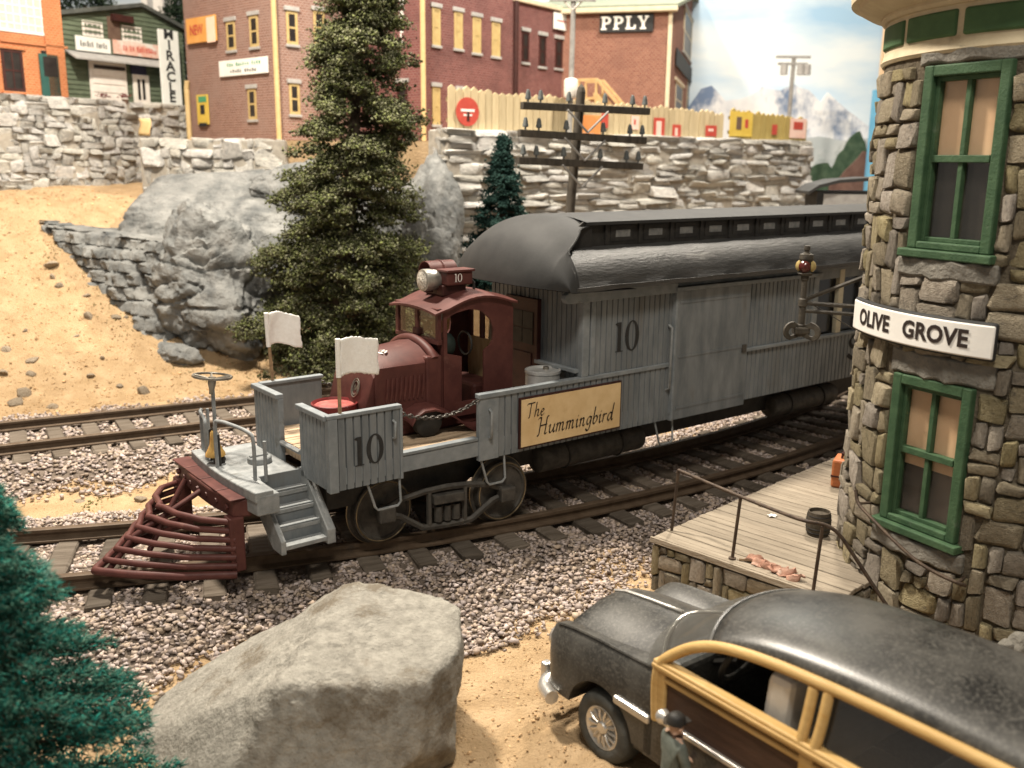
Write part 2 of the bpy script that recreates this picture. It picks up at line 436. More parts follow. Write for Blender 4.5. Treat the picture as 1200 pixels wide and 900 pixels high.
TIE = mat('weathered_tie_wood', (.085,.068,.052), (.155,.130,.105), 5, .9, .4, 22, rv=.3, stretch=(.5,4,2), bdist=.012, spec=.15)
RAILM = mat('rusty_rail', (.075,.050,.032), (.115,.082,.055), 9, .6, .15, 50, c3=(.06,.05,.042), s3=4, t3=.6, bdist=.004, metal=.2)
def tie_mesh(seed):
    bm = bmesh.new(); bmesh.ops.create_cube(bm, size=1.0)
    for v in bm.verts: v.co = Vector((v.co.x*.17, v.co.y*1.72, v.co.z*.11-.055))
    bmesh.ops.bevel(bm, geom=bm.edges[:], offset=.012, segments=1, affect='EDGES')
    bmesh.ops.subdivide_edges(bm, edges=[e for e in bm.edges if abs(e.verts[0].co.y-e.verts[1].co.y) > 1], cuts=5)
    r_ = random.Random(seed)
    for v in bm.verts: v.co += Vector((r_.uniform(-.008,.008), r_.uniform(-.01,.01), r_.uniform(-.006,.004)))
    me = bpy.data.meshes.new('tie'); bm.to_mesh(me); bm.free(); return me
TIES = [tie_mesh(i) for i in range(4)]
RAILP = [(-.062,-.11),(.062,-.11),(.062,-.095),(.016,-.08),(.014,-.04),(.034,-.032),(.034,-.006),(.024,0),(-.024,0),(-.034,-.006),(-.034,-.032),(-.014,-.04),(-.016,-.08),(-.062,-.095)]
def rail(parent, path, normals):
    mb = MB(); k = len(RAILP); vs = []; fs = []
    for p, nn in zip(path, normals):
        for a, b in RAILP: vs.append((p[0]+nn[0]*a, p[1]+nn[1]*a, b))
    for i in range(len(path)-1):
        for j in range(k): fs.append((i*k+j, i*k+(j+1)%k, (i+1)*k+(j+1)%k, (i+1)*k+j))
    mb.add(vs, fs); mb.build('rail', RAILM, parent)
SPIKE = MB().box(-.03,.03,-.02,.02,0,.025).build('spike', IRON).data
bpy.data.objects.remove(bpy.data.objects['spike'])
trk = empty('railway_track', label='curved track that the grey railbus stands on, running from fir to stone tower', cat='track')
A0, A1 = R(-95), R(-22)
for rr in (TR+GA+.034, TR-GA-.034):
    an = np.linspace(A0, A1, 110)
    rail(trk, [(TC[0]+rr*math.cos(a), TC[1]+rr*math.sin(a)) for a in an], [(math.cos(a), math.sin(a)) for a in an])
TS = .385; a = A0; k = 0; tie_angles = []
while a < A1:
    tie_angles.append(a)
    p = (TC[0]+TR*math.cos(a), TC[1]+TR*math.sin(a), -.112)
    stone(TIES[k % 4], TIE, trk, p, a-R(90)+rnd.uniform(-.03,.03), (rnd.uniform(.9,1.1), rnd.uniform(.97,1.03), 1), name='tie')
    a += TS/TR; k += 1
trk2 = empty('railway_track', label='straight track behind the railbus at the foot of the sandy hill', cat='track')
L0, L1 = -6.0, 9.0
for s in (-1, 1):
    tt = np.linspace(L0, L1, 6); o2 = P2+N2*s*(GA+.034)
    rail(trk2, [tuple(o2+D2*t) for t in tt], [tuple(N2)]*6)
t = L0
while t < 7.0:
    p = P2+D2*t
    stone(TIES[k % 4], TIE, trk2, (p[0], p[1], -.112), math.atan2(D2[1], D2[0])+rnd.uniform(-.03,.03), (rnd.uniform(.9,1.1), rnd.uniform(.97,1.03), 1), name='tie')
    t += TS; k += 1

GRAV = mat('ballast_stone', (.31,.245,.208), (.45,.37,.325), 10, .9, .3, 40, rv=.30, island=True, hue=.02, bdist=.01, spec=.15)
rg = np.random.default_rng(11)
def gravel_track1(n, lo, hi):
    a = rg.uniform(R(-90), R(-33), n); r = np.sqrt(rg.uniform(lo**2, hi**2, n))
    return np.stack([TC[0]+r*np.cos(a), TC[1]+r*np.sin(a)], -1), a, r
p, a, r = gravel_track1(72000, 13.7, 17.25)
edge = 16.98+.22*np.sin(a*37)+.12*np.sin(a*91); keep = r < edge+rg.exponential(.09, len(r))
edge2 = 14.0+.15*np.sin(a*43); keep &= r > edge2-rg.exponential(.12, len(r))
ph = ((a-A0)/(TS/TR)+.5) % 1.0-.5
on_tie = (np.abs(ph)*TS < .095) & (np.abs(r-TR) < .86) & (rg.uniform(size=len(r)) > .03)
keep &= ~on_tie & (np.abs(r-(TR+GA+.03)) > .06) & (np.abs(r-(TR-GA-.03)) > .06)
p = p[keep]; s = rg.uniform(.017, .039, len(p))*np.where(rg.uniform(size=len(p)) < .08, 1.3, 1)
z = ground_z(p[:, 0], p[:, 1])+s*.25+np.where(np.abs(r[keep]-TR) < .86, 0.005, rg.uniform(0, .03, len(p)))+wob(p[:, 0], p[:, 1])
g1 = scatter_mesh('gravel', np.column_stack([p, z]), s, GRAV, 5); tag(g1, 'pinkish grey ballast gravel under and beside the curved track', 'gravel', kind='stuff')
n = 23000; al = rg.uniform(-4.2, 7.5, n); dd = rg.uniform(-1.9, 1.3, n)
keep = (dd > -1.62+.15*np.sin(al*5)-rg.exponential(.1, n)) & (dd < 1.05+.12*np.sin(al*6)+rg.exponential(.07, n))
ph = ((al-L0)/TS+.5) % 1.0-.5
keep &= ~((np.abs(ph)*TS < .095) & (np.abs(dd) < .86)) & (np.abs(np.abs(dd)-GA-.03) > .06)
p = P2+al[keep][:, None]*D2+dd[keep][:, None]*N2; s = rg.uniform(.024, .042, len(p))
r1 = np.hypot(p[:, 0]-TC[0], p[:, 1]-TC[1]); ok = r1 < 14.1; p = p[ok]; s = s[ok]
g2 = scatter_mesh('gravel', np.column_stack([p, ground_z(p[:, 0], p[:, 1])+s*.35+.018+wob(p[:, 0], p[:, 1])]), s, GRAV, 6)
tag(g2, 'pale ballast gravel along the straight track below the hill', 'gravel', kind='stuff')
# dark bed under the ballast
BED = mat('ballast_bed', (.11,.085,.066), (.21,.17,.14), 22, .95, .8, 40, bdist=.03, spec=.1)
def bed(name, P, n1, n2, label):
    mb = MB(); mb.grid(P, n1, n2); o = mb.build(name, BED, None, smooth=180); tag(o, label, kind='structure')
def bp1(i, j):
    a_ = R(-95)+R(66)*i/220; r_ = 14.12+.12*math.sin(a_*43)+(2.70+.20*math.sin(a_*37)+.10*math.sin(a_*91))*j/24; x = TC[0]+r_*math.cos(a_); y = TC[1]+r_*math.sin(a_)
    return (x, y, float(ground_z(x, y)+wob(x, y))+(.012 if 0 < j < 24 else -.03))
def bp2(i, j):
    p_ = P2+D2*(-6+13*i/120)+N2*(-1.55+.12*math.sin(i*.54)+2.55*j/24); return (p_[0], p_[1], float(ground_z(p_[0], p_[1])+wob(p_[0], p_[1]))+(.012 if 0 < j < 24 else -.03))
bed('track_bed', bp1, 220, 24, 'dark packed bed under the curved track ballast'); bed('track_bed', bp2, 120, 24, 'dark packed bed under the straight track ballast')
# crumbs of grit on the sand
CRUMB = mat('sand_grit', (.36,.22,.11), (.60,.42,.24), 12, .95, .2, 40, rv=.4, island=True, spec=.1)
n = 5200; q = np.column_stack([rg.uniform(-1.5, 1.8, n), rg.uniform(3.6, 7.3, n)])
n2 = 14000; q2 = np.column_stack([rg.uniform(-8.5, -1.5, n2), rg.uniform(10.5, 17, n2)]); q2 = q2[((q2-P2)@N2) > 1.15]
n3 = 2500; q3 = np.column_stack([rg.uniform(-4.8, 3.5, n3), rg.uniform(8.0, 13.5, n3)])
r3 = np.hypot(q3[:, 0]-TC[0], q3[:, 1]-TC[1]); q3 = q3[(r3 < 14.0) & ((q3-P2)@N2 < -1.6)]
q = np.concatenate([q, q2, q3]); s = rg.uniform(.005, .013, len(q))*np.where(rg.uniform(size=len(q)) < .08, 2.2, 1)*np.where(q[:, 1] > 10, 1.5, 1)
gr = scatter_mesh('grit', np.column_stack([q, ground_z(q[:, 0], q[:, 1])+wob(q[:, 0], q[:, 1])+.002]), s, CRUMB, 8)
tag(gr, 'loose grit scattered over the tan sand', 'grit', kind='stuff')

# terraces behind the stone walls
def slab(name, poly, z0, z1, m, label):
    mb = MB(); mb.prism(poly, z0, z1, axis='z'); o = mb.build(name, m); tag(o, label, kind='structure'); return o
slab('terrace', [(-6.5,17.12),(-4.0,17.12),(-2.4,16.9),(-1.05,16.15),(6.62,22.15),(6.68,24.0),(6.68,26.2),(-6.4,26.2),(-6.35,20)], -.4, 3.33, SAND, 'raised sandy terrace carrying the brick buildings')
slab('terrace', [(-12,11.2),(-8.62,16.5),(-6.55,20.1),(-6.55,26.1),(-14,26.1),(-14,11.2)], 1.0, 3.98, SAND, 'upper sandy terrace under the orange and green shops')

# painted backdrop
def sky_mat():
    m = bpy.data.materials.new('painted_sky'); m.use_nodes = True; nt = m.node_tree; N = nt.nodes; L = nt.links; bs = N['Principled BSDF']
    tc = N.new('ShaderNodeTexCoord'); mp = N.new('ShaderNodeMapping'); L.new(tc.outputs['Object'], mp.inputs[0]); mp.inputs['Scale'].default_value = (.16,.3,.55)
    n1 = N.new('ShaderNodeTexNoise'); n1.inputs['Scale'].default_value = 1.5; n1.inputs['Detail'].default_value = 7; n1.inputs['Roughness'].default_value = .5; L.new(mp.outputs[0], n1.inputs[0])
    rp = N.new('ShaderNodeValToRGB'); e = rp.color_ramp.elements; e[0].position = .33; e[0].color = (.36,.55,.74,1); e[1].position = .62; e[1].color = (.80,.84,.84,1)
    L.new(n1.outputs['Fac'], rp.inputs[0]); L.new(rp.outputs[0], bs.inputs['Base Color']); bs.inputs['Roughness'].default_value = .9; bs.inputs['Specular IOR Level'].default_value = .1
    return m
mb = MB(); mb.grid(lambda i, j: (-26+i*36.6/60, 27.0-.0*i, -1+j*15/20), 60, 20)
sk = mb.build('sky', sky_mat()); tag(sk, 'painted pale blue cloudy sky backdrop', kind='structure')
WALLT = mat('tan_wall_paint', (.62,.44,.27), (.66,.48,.30), 3, .9, .05, 30); WALLB = mat('blue_wall_paint', (.12,.36,.56), (.17,.43,.62), 3, .9, .05, 30)
sw = empty('side_wall', (8.98,24.6,0), 0, 'tan and blue painted board beside the tower at the end of the sky backdrop', 'board')
z_b = at(1030,105,24.6).z
MB().box(0,6,0,.15,z_b,14).build('upper_panel', WALLT, sw); MB().box(-.12,6,-.03,.15,-1,z_b).build('lower_panel', WALLB, sw)
# mountains: cut-out painted boards standing before the sky
SNOW = mat('snowy_rock', (.66,.68,.72), (.84,.84,.84), 2.2, .95, .05, 8, c3=(.16,.22,.34), s3=.75, t3=.49, w3=.12, stretch=(1.2,1,.8))
MIST = mat('misty_slope', (.42,.46,.47), (.58,.60,.60), 1.2, .95, .05, 8, c3=(.20,.25,.24), s3=1.4, t3=.55, w3=.2)
PINE = mat('painted_pines', (.030,.060,.035), (.075,.115,.07), 5, .95, .1, 12)
def ridge(name, pix, ybase, depth, m, label, jag=.008, cat=None):
    mb = MB(); top = [at(x, y, depth) for x, y in pix]; pts = []
    for a_, b_ in zip(top[:-1], top[1:]):
        k = max(2, int((b_-a_).length/.12))
        for q in range(k): pts.append(a_.lerp(b_, q/k)+Vector((0, 0, rnd.gauss(0, jag))))
    pts.append(top[-1])
    zb = at(900, ybase, depth).z; poly = [(p.x, p.z) for p in pts]+[(pts[-1].x, zb), (pts[0].x, zb)]
    mb.prism(poly, depth, depth+.06); o = mb.build(name, m); tag(o, label, cat, kind='structure'); return o
ridge('mountains', [(790,150),(822,104),(834,100),(850,118),(866,116),(880,112),(893,102),(915,106),(930,99),(948,106),(962,120),(970,108),(985,122),(1000,134),(1016,146),(1035,165)], 330, 26.7, SNOW, 'snow-capped mountains painted on the backdrop')
ridge('mountains', [(800,170),(850,168),(900,160),(930,163),(960,160),(990,165),(1035,160)], 330, 26.45, MIST, 'misty grey lower slopes painted on the backdrop')
ridge('hills', [(930,205),(950,196),(965,190),(975,195),(985,180),(1000,158),(1008,154),(1016,175),(1035,168)], 330, 26.2, PINE, 'dark green pine slope painted low on the backdrop', jag=.06)
# ------------------------------------------------------------------ the railbus (local x to the rear, y to the far side, z up)
HD = R(37.8)
bus = empty('railbus', (-.8103, 7.9663, 0), HD, 'grey and maroon railbus number 10 with truck cab, clerestory baggage body and red cowcatcher', 'railbus')
NW = -.70; FW = .63      # near and far side planes
def siding(name, x0, x1, z0, z1, y, parent, m=GREYD, pitch=.068, th=.03, face=-1, top=None):
    """vertical boards with sunk joints, one connected sheet; face -1 looks to -y"""
    mb = MB(); n = max(1, round((x1-x0)/pitch)); w = (x1-x0)/n; g = .0075; d = .020
    xs = []
    for i in range(n):
        a = x0+i*w; xs += [(a+g, 0), (a+w-g, 0)]
        if i < n-1: xs += [(a+w-g*.5, d), (a+w+g*.5, d)]
    tz = (lambda x: z1) if top is None else top
    vs = []; k = len(xs)
    for x, dd in xs: vs.append((x, y-face*dd, z0)); vs.append((x, y-face*dd, tz(x)))
    vs += [(x0+g, y-face*th, z0), (x0+g, y-face*th, tz(x0)), (x1-g, y-face*th, z0), (x1-g, y-face*th, tz(x1))]
    fs = [(2*i, 2*i+2, 2*i+3, 2*i+1) for i in range(k-1)]
    b = 2*k
    fs += [(b, b+1, b+3, b+2), (0, 1, b+1, b), (2*k-2, b+2, b+3, 2*k-1)]
    mb.add(vs, fs)
    return mb.build(name, m, parent)
def siding_end(name, y0, y1, z0, z1, x, parent, m=GREY, pitch=.062, th=.03, top=None):
    """the same for a wall that looks to -x"""
    mb = MB(); n = max(1, round((y1-y0)/pitch)); w = (y1-y0)/n; g = .0075; d = .020; xs = []
    for i in range(n):
        a = y0+i*w; xs += [(a+g, 0), (a+w-g, 0)]
        if i < n-1: xs += [(a+w-g*.5, d), (a+w+g*.5, d)]
    tz = top or (lambda q: z1); vs = []; k = len(xs)
    for q, dd in xs: vs.append((x+dd, q, z0)); vs.append((x+dd, q, tz(q)))
    vs += [(x+th, y0+g, z0), (x+th, y0+g, tz(y0)), (x+th, y1-g, z0), (x+th, y1-g, tz(y1))]
    b = 2*k
    fs = [(2*i, 2*i+2, 2*i+3, 2*i+1) for i in range(k-1)]+[(b, b+1, b+3, b+2), (0, 1, b+1, b), (2*k-2, b+2, b+3, 2*k-1)]
    mb.add(vs, fs); return mb.build(name, m, parent)
def BX(name, x0, x1, y0, y1, z0, z1, m, parent=bus, bevel=.006, M=None):
    return MB().box(x0, x1, y0, y1, z0, z1, M).build(name, m, parent, bevel=bevel)
def NEAR(x, z, y):      # lettering plane on the near side: x to the rear, y up
    return frame((x, y, z), (1,0,0), (0,0,1), (0,-1,0))

# underframe, deck
BX('underframe', -1.1, 7.4, -.42, .40, .36, .60, GROOVE)
BX('side_sill', -1.19, 2.40, NW+.004, NW+.06, .645, .775, GREY)
BX('side_sill', -1.19, 7.4, FW-.06, FW, .645, .775, GREY)
mb = MB()
for i in range(20):
    y = NW+.062+i*(FW-NW-.124)/20; mb.box(-1.16, 1.25, y+.003, y+(FW-NW-.124)/20-.003, .70, .80+rnd.uniform(-.003,.003))
dk = mb.build('deck_boards', DECKW, bus); tag(dk, kind='stuff')
BX('deck_edge', -.58, .14, NW-.004, NW+.066, .778, .806, GREY)
# front corner panels
pn = siding('front_side_panel', -1.13, -.60, .61, 1.165, NW-.004, bus, GREYD, pitch=.064)
serif_ten('number', NEAR(-1.02, .775, NW-.0075), .225, INKG, pn, 1.35)
BX('panel_cap', -1.21, -.585, NW-.014, NW+.05, 1.165, 1.196, GREY, pn)
BX('panel_post', -1.205, -1.13, NW-.012, NW+.055, .60, 1.166, GREY, pn)
BX('panel_post', -.60, -.575, NW-.008, NW+.03, .60, 1.166, GREY, pn)
MB().tube([(-.66,NW-.004,1.08),(-.66,NW-.035,1.07),(-.66,NW-.035,.95),(-.66,NW-.004,.94)], .011, 6).build('grab_iron', GREYC, pn, smooth=60)
pe = siding_end('front_end_panel', NW+.055, -.22, .62, 1.15, -1.205, bus, GREY)
BX('panel_cap', -1.225, -1.16, NW+.02, -.20, 1.15, 1.19, GREY, pe)
pe2 = siding_end('front_end_panel', .21, FW, .62, 1.15, -1.205, bus, GREY)
BX('panel_cap', -1.225, -1.16, .14, FW+.01, 1.15, 1.19, GREY, pe2)
BX('panel_post', -1.208, -1.165, .135, .212, .62, 1.151, GREY, pe2)
pf = BX('far_side_panel', -1.17, -.60, FW-.035, FW, .62, 1.165, GREYD)
BX('panel_cap', -1.16, -.59, FW-.055, FW+.012, 1.166, 1.195, GREY, pf)
MB().tube([(-1.20,-.21,.80),(-1.20,.13,.80)], .02, 6).build('threshold', GREYC, bus)
# the named side panel
hp = siding('named_side_panel', .34, 2.38, .61, 1.13, NW-.004, bus, GREYD)
BX('panel_cap', .14, 2.40, NW-.018, NW+.05, 1.128, 1.168, GREY, hp)
BX('panel_post', .145, .345, NW-.008, NW+.04, .60, 1.129, GREY, hp)
MB().tube([(.245,NW-.008,1.03),(.245,NW-.04,1.015),(.245,NW-.04,.80),(.245,NW-.008,.785)], .012, 6).build('grab_iron', GREYC, hp, smooth=60)
nb = BX('name_board', .548, 1.72, NW-.028, NW-.003, .640, 1.082, MAROOND, bevel=.002)
BX('board_face', .562, 1.706, NW-.032, NW-.027, .655, 1.067, SIGNY, nb, bevel=0)
def S(*pts): return [tuple(p) for p in pts]
LET = {   # chancery italic pen strokes, x height .45
 'T': (0.62, [S((.0,.86),(.06,.93),(.25,.93),(.62,.96)), S((.33,.93),(.27,.4),(.24,.02),(.16,.0))]),
 'H': (0.78, [S((.02,.86),(.10,.93),(.22,.92)), S((.22,.92),(.17,.45),(.12,.0),(.02,-.03)), S((.16,.48),(.4,.5),(.62,.5)), S((.72,.95),(.62,.9),(.58,.45),(.53,.05),(.60,.0),(.66,.05))]),
 'h': (0.46, [S((.14,.95),(.09,.45),(.03,.0)), S((.07,.28),(.2,.44),(.31,.44),(.32,.34),(.27,.06),(.33,.0),(.40,.07))]),
 'e': (0.38, [S((.05,.22),(.2,.25),(.30,.35),(.24,.45),(.12,.38),(.05,.2),(.10,.02),(.2,.0),(.32,.1))]),
 'u': (0.47, [S((.0,.38),(.08,.45),(.07,.35),(.04,.1),(.10,.0),(.22,.08),(.33,.28)), S((.37,.45),(.33,.2),(.31,.05),(.37,.0),(.43,.07))]),
 'm': (0.68, [S((.0,.38),(.09,.45),(.07,.3),(.03,.0)), S((.05,.25),(.17,.43),(.27,.43),(.27,.3),(.23,.0)), S((.25,.25),(.37,.43),(.48,.43),(.48,.32),(.45,.06),(.51,.0),(.58,.07))]),
 'i': (0.24, [S((.0,.38),(.09,.45),(.07,.3),(.05,.05),(.11,.0),(.18,.07)), S((.12,.62),(.14,.64))]),
 'n': (0.47, [S((.0,.38),(.09,.45),(.07,.3),(.03,.0)), S((.05,.25),(.18,.43),(.29,.43),(.29,.32),(.26,.06),(.32,.0),(.39,.07))]),
 'g': (0.44, [S((.34,.42),(.2,.45),(.07,.32),(.05,.1),(.14,.02),(.27,.15),(.36,.42)), S((.36,.42),(.31,.05),(.22,-.28),(.07,-.3),(.0,-.2))]),
 'b': (0.44, [S((.13,.95),(.08,.5),(.04,.1),(.12,.0),(.28,.12),(.33,.32),(.25,.44),(.12,.36),(.07,.25))]),
 'r': (0.33, [S((.0,.38),(.09,.45),(.07,.3),(.03,.0)), S((.05,.25),(.17,.42),(.28,.42))]),
 'd': (0.47, [S((.33,.42),(.2,.45),(.07,.32),(.05,.1),(.14,.01),(.27,.15),(.34,.4)), S((.44,.97),(.38,.5),(.34,.08),(.39,.0),(.45,.07))]),
}
def script_line(name, word, x, z, h, M0):
    st = []; cx = 0
    for ch in word:
        adv, ss = LET[ch]
        for s_ in ss: st.append([((cx+px+.10*py)*h, py*h) for px, py in s_])
        cx += adv+.03
    nib_letters(name, st, NEAR(x, z, NW-.0345), .085*h*1.05, INK, M0)
script_line('lettering', 'The', .615, .905, .128, nb)
script_line('lettering', 'Hummingbird', .73, .735, .160, nb)
# pilot platform at the front
pl = MB(); c0 = .08
out = [(-1.20,-.16),(-1.56,-.17),(-1.57,-.60),(-1.66,-.60)]
front = [(-1.70-.06*math.cos((q-c0)/.66*1.3), q) for q in np.linspace(-.58, .72, 13)]
poly = [(-1.195,-.16),(-1.545,-.16),(-1.545,-.585)]+front+[(-1.6,.74),(-1.195,.74)]
pl.prism(poly, .50, .655, axis='z'); pf_ = pl.build('front_platform', GREYC, bus, bevel=.012)
rim = MB()
fo = [(x-.01, y) for x, y in front]; fi = [(x+.13, y) for x, y in front]
rim.prism(fo+fi[::-1], .60, .682, axis='z'); rim.build('platform_rim', GREYC, pf_, bevel=.010)
MB().lathe([(0,.05),(.088,.05),(.095,.042),(.095,0)], 20, rotm('Z',0,(-1.37,.18,.655))).build('pocket_lid', GREYC, pf_, smooth=40)
BX('lid_bar', -1.45,-1.30,.165,.20,.703,.718, GREYC, pf_, bevel=.004)
# side steps
stp = MB().prism([(-.13,.66),(-.22,.665),(-.64,.29),(-.64,.185),(-.48,.185),(-.20,.42),(-.13,.46)], -1.575, -1.535, axis='x').build('step_stringer', GREYC, bus, bevel=.008)
MB().prism([(-.13,.66),(-.26,.675),(-.64,.30),(-.64,.185),(-.48,.185),(-.20,.42),(-.13,.46)], -1.205, -1.135, axis='x').build('step_stringer', GREYC, bus, bevel=.008)
for i, (yy, zz) in enumerate([(-.27,.555),(-.37,.455),(-.47,.35),(-.575,.245)]):
    BX('tread', -1.54, -1.20, yy-.05, yy+.075, zz-.034, zz, GREYC, bevel=.005)
    BX('riser', -1.54, -1.20, yy+.058, yy+.072, zz, zz+.115, GREYD, bevel=0)
# handrails, bell, brake stand
def hoop(p0, p1, zt, n=3):
    pts = [Vector((*p0,.67)), Vector((*p0,zt-.05))]
    a_, b_ = Vector((*p0, zt)), Vector((*p1, zt-.03))
    pts += [a_.lerp(b_, .12), a_.lerp(b_, .5)+Vector((-.02,0,.02)), a_.lerp(b_, .88), Vector((*p1, zt-.09)), Vector((*p1,.67))]
    MB().tube(smooth3(pts), .015, 7).build('handrail', GREYC, bus, smooth=60)
def smooth3(pts, k=4):
    out = []; n = len(pts)
    for i in range(n-1):
        p0, p1, p2, p3 = pts[max(i-1,0)], pts[i], pts[i+1], pts[min(i+2,n-1)]
        for j in range(k):
            t = j/k; out.append(.5*((2*p1)+(-p0+p2)*t+(2*p0-5*p1+4*p2-p3)*t*t+(-p0+3*p1-3*p2+p3)*t**3))
    out.append(pts[-1]); return out
hoop((-1.64,.68), (-1.71,.40), 1.03); hoop((-1.72,.16), (-1.60,-.28), 1.06)
MB().tube([(-1.60,.64,.67),(-1.60,.64,1.03)], .013, 6).build('handrail_post', GREYC, bus); MB().tube([(-1.54,-.34,.67),(-1.54,-.34,.98)], .014, 6).build('handrail_post', GREYC, bus)
bl = MB().lathe([(0,.20),(.02,.20),(.03,.185),(.034,.15),(.04,.09),(.06,.045),(.075,.02),(.078,0),(.06,.005)], 20, rotm('Z',0,(-1.69,.27,.745))).build('bell', BRASS, bus, smooth=50)
MB().tube([(-1.69,.36,.67),(-1.69,.355,.93),(-1.69,.27,.965),(-1.69,.19,.93),(-1.69,.18,.67)], .012, 6).build('bell_yoke', GROOVE, bl)
MB().lathe([(.04,0),(.05,.04),(.03,.07),(0,.07)], 12, rotm('Z',0,(-1.66,.27,.672))).build('bell_base', GROOVE, bl)
MB().tube([(-1.56,.60,.66),(-1.56,.60,1.26)], .016, 8).build('brake_stand', GREYC, bus)
bw = MB(); bwm = rotm('Y', 6, (-1.56,.60,1.275))
bw.tube([Vector((.15*math.cos(a_), .15*math.sin(a_), .025)) for a_ in np.linspace(0, 2*math.pi, 25)[:-1]], .011, 6, closed=True, M=bwm)
for q in range(5):
    a_ = 2*math.pi*q/5; bw.tube([Vector((.0,0,0)), Vector((.15*math.cos(a_), .15*math.sin(a_), .025))], .010, 5, M=bwm)
bw.lathe([(0,.02),(.03,.02),(.035,-.03),(.02,-.09),(.02,-.12)], 10, M=bwm)
bwo = bw.build('brake_wheel', STEEL, bus, smooth=60)
# cowcatcher
cc = MB(); cy0 = .16
cc.prism([(-1.70,cy0-.60),(-1.83,cy0-.56),(-1.87,cy0-.2),(-1.87,cy0+.2),(-1.83,cy0+.60),(-1.70,cy0+.64)], .46, .60, axis='z')
cco = cc.build('buffer_beam', MAROON, bus, bevel=.015)
tp = MB()
for y0, y1 in ((-.59,-.33),(-.32,.0),(.01,.34),(.35,.64)): tp.box(-1.86, -1.72, cy0+y0, cy0+y1, .60, .612)
tp.build('beam_plates', MAROON, cco, bevel=.006)
apx = (-2.66, cy0+.04)
for i, f_ in enumerate((0, .13, .26, .39, .52, .65, .78)):
    z_ = .06+f_*.50; ap = Vector((apx[0]+f_*.62, apx[1], z_)); w_ = .60-.04*f_
    nrp = Vector((-1.84+.02*f_, cy0-w_, z_-.02)); frp = Vector((-1.84, cy0+w_-.0, z_-.02))
    MB().tube([nrp, nrp.lerp(ap, .33)+Vector((-.07,-.05,.012)), nrp.lerp(ap, .68)+Vector((-.06,-.05,.012)), ap+Vector((.03,-.05,.0)), ap+Vector((.0,.0,.0)), ap+Vector((.03,.05,0)), frp.lerp(ap, .68)+Vector((-.06,.05,.012)), frp.lerp(ap, .33)+Vector((-.07,.05,.012)), frp], .025 if i else .032, 8).build('cowcatcher_bar', MAROON, cco, smooth=60)
for s_ in (0, 1):
    MB().tube([(-1.86, cy0+s_*.34, .52), (-2.02-.35*(s_==0), cy0+s_*.33, .28), (-2.22-.36*(s_==0), cy0+s_*.20, .05)], .022, 7).build('cowcatcher_rib', MAROON, cco, smooth=60)
    
for s_ in (-.53, .57):
    BX('beam_post', -1.87, -1.76, cy0+s_-.06, cy0+s_+.06, .05, .47, MAROON, cco, bevel=.012)
for q in range(7): MB().lathe([(0,.02),(.022,.02),(.025,0)], 8, rotm('Y',-90,(-1.868+.01*abs(q-3),cy0-.48+q*.17,.53))).build('bolt', MAROON, cco)
# front truck
def wheel(x, y, sgn):
    M = frame((x, y, .262), (1,0,0), (0,0,1), (0,sgn,0))
    w_ = MB().lathe([(0,.055),(.05,.055),(.055,.03),(.17,.02),(.215,.03),(.225,.045),(.262,.042),(.264,-.02),(.29,-.03),(.29,-.05),(.2,-.05),(0,-.05)], 36, M).build('wheel', IRON, bus, smooth=40)
    MB().tube([M @ Vector((.247*math.cos(a_), .247*math.sin(a_), .046)) for a_ in np.linspace(0, 2*math.pi, 41)[:-1]], .0065, 5, closed=True).build('tyre_edge', RIM, w_, smooth=60)
    MB().tube([M @ Vector((.291*math.cos(a_), .291*math.sin(a_), -.036)) for a_ in np.linspace(0, 2*math.pi, 41)[:-1]], .006, 5, closed=True).build('flange_edge', RIM, w_, smooth=60)
# the truck sits square to the curved rails
TA = R(28.5)-HD
def tw(x, y): return (x*math.cos(TA)-y*math.sin(TA), x*math.sin(TA)+y*math.cos(TA))
for wx in (-.54, .54):
    for s_ in (-1, 1):
        p_ = tw(wx, s_*.50); wheel(p_[0], p_[1], s_)
    MB().tube([(*tw(wx,-.5),.262), (*tw(wx,.5),.262)], .04, 8).build('axle', IRON, bus)
for s_ in (-1, 1):
    tf = MB(); yy = s_*.60
    arch = [(-.56,.30),(-.30,.40),(0,.425),(.30,.40),(.56,.30),(.56,.245),(.42,.20),(.22,.07),(-.22,.07),(-.42,.20),(-.56,.245)]
    inn1 = [(-.36,.345),(-.15,.375),(-.15,.125),(-.20,.125)]
    # bars of the arch
    def bar(pts, w=.028, t=.05):
        tf.tube([(*tw(x_, yy), z_) for x_, z_ in pts], w, 6)
    bar([(-.60,.27),(-.40,.36),(-.2,.395),(0,.405),(.2,.395),(.40,.36),(.60,.27)]); bar([(-.60,.27),(-.42,.22),(-.22,.085),(0,.075),(.22,.085),(.42,.22),(.60,.27)])
    bar([(-.16,.39),(-.16,.09)], .024); bar([(.16,.39),(.16,.09)], .024)
    fo_ = tf.build('truck_frame', IRON, bus, smooth=50)
    bo = MB(); c_ = tw(0, yy); M_ = rotm('Z', math.degrees(TA), (c_[0], c_[1], 0))
    bo.box(-.14,.14,-.06,.06,.28,.36,M_); bo.build('bolster', IRON, fo_, bevel=.01)
    for q in (-.08, 0, .08): MB().lathe([(.035,0),(.035,.13)], 10, M_ @ Matrix.Translation((q,0,.12))).build('spring', IRON, fo_)
    for wx in (-.54,.54): 
        c2 = tw(wx, yy+s_*.02); MB().box(-.07,.07,-.05,.05,.20,.33, rotm('Z', math.degrees(TA), (c2[0], c2[1], 0))).build('axle_box', IRON, fo_, bevel=.015)
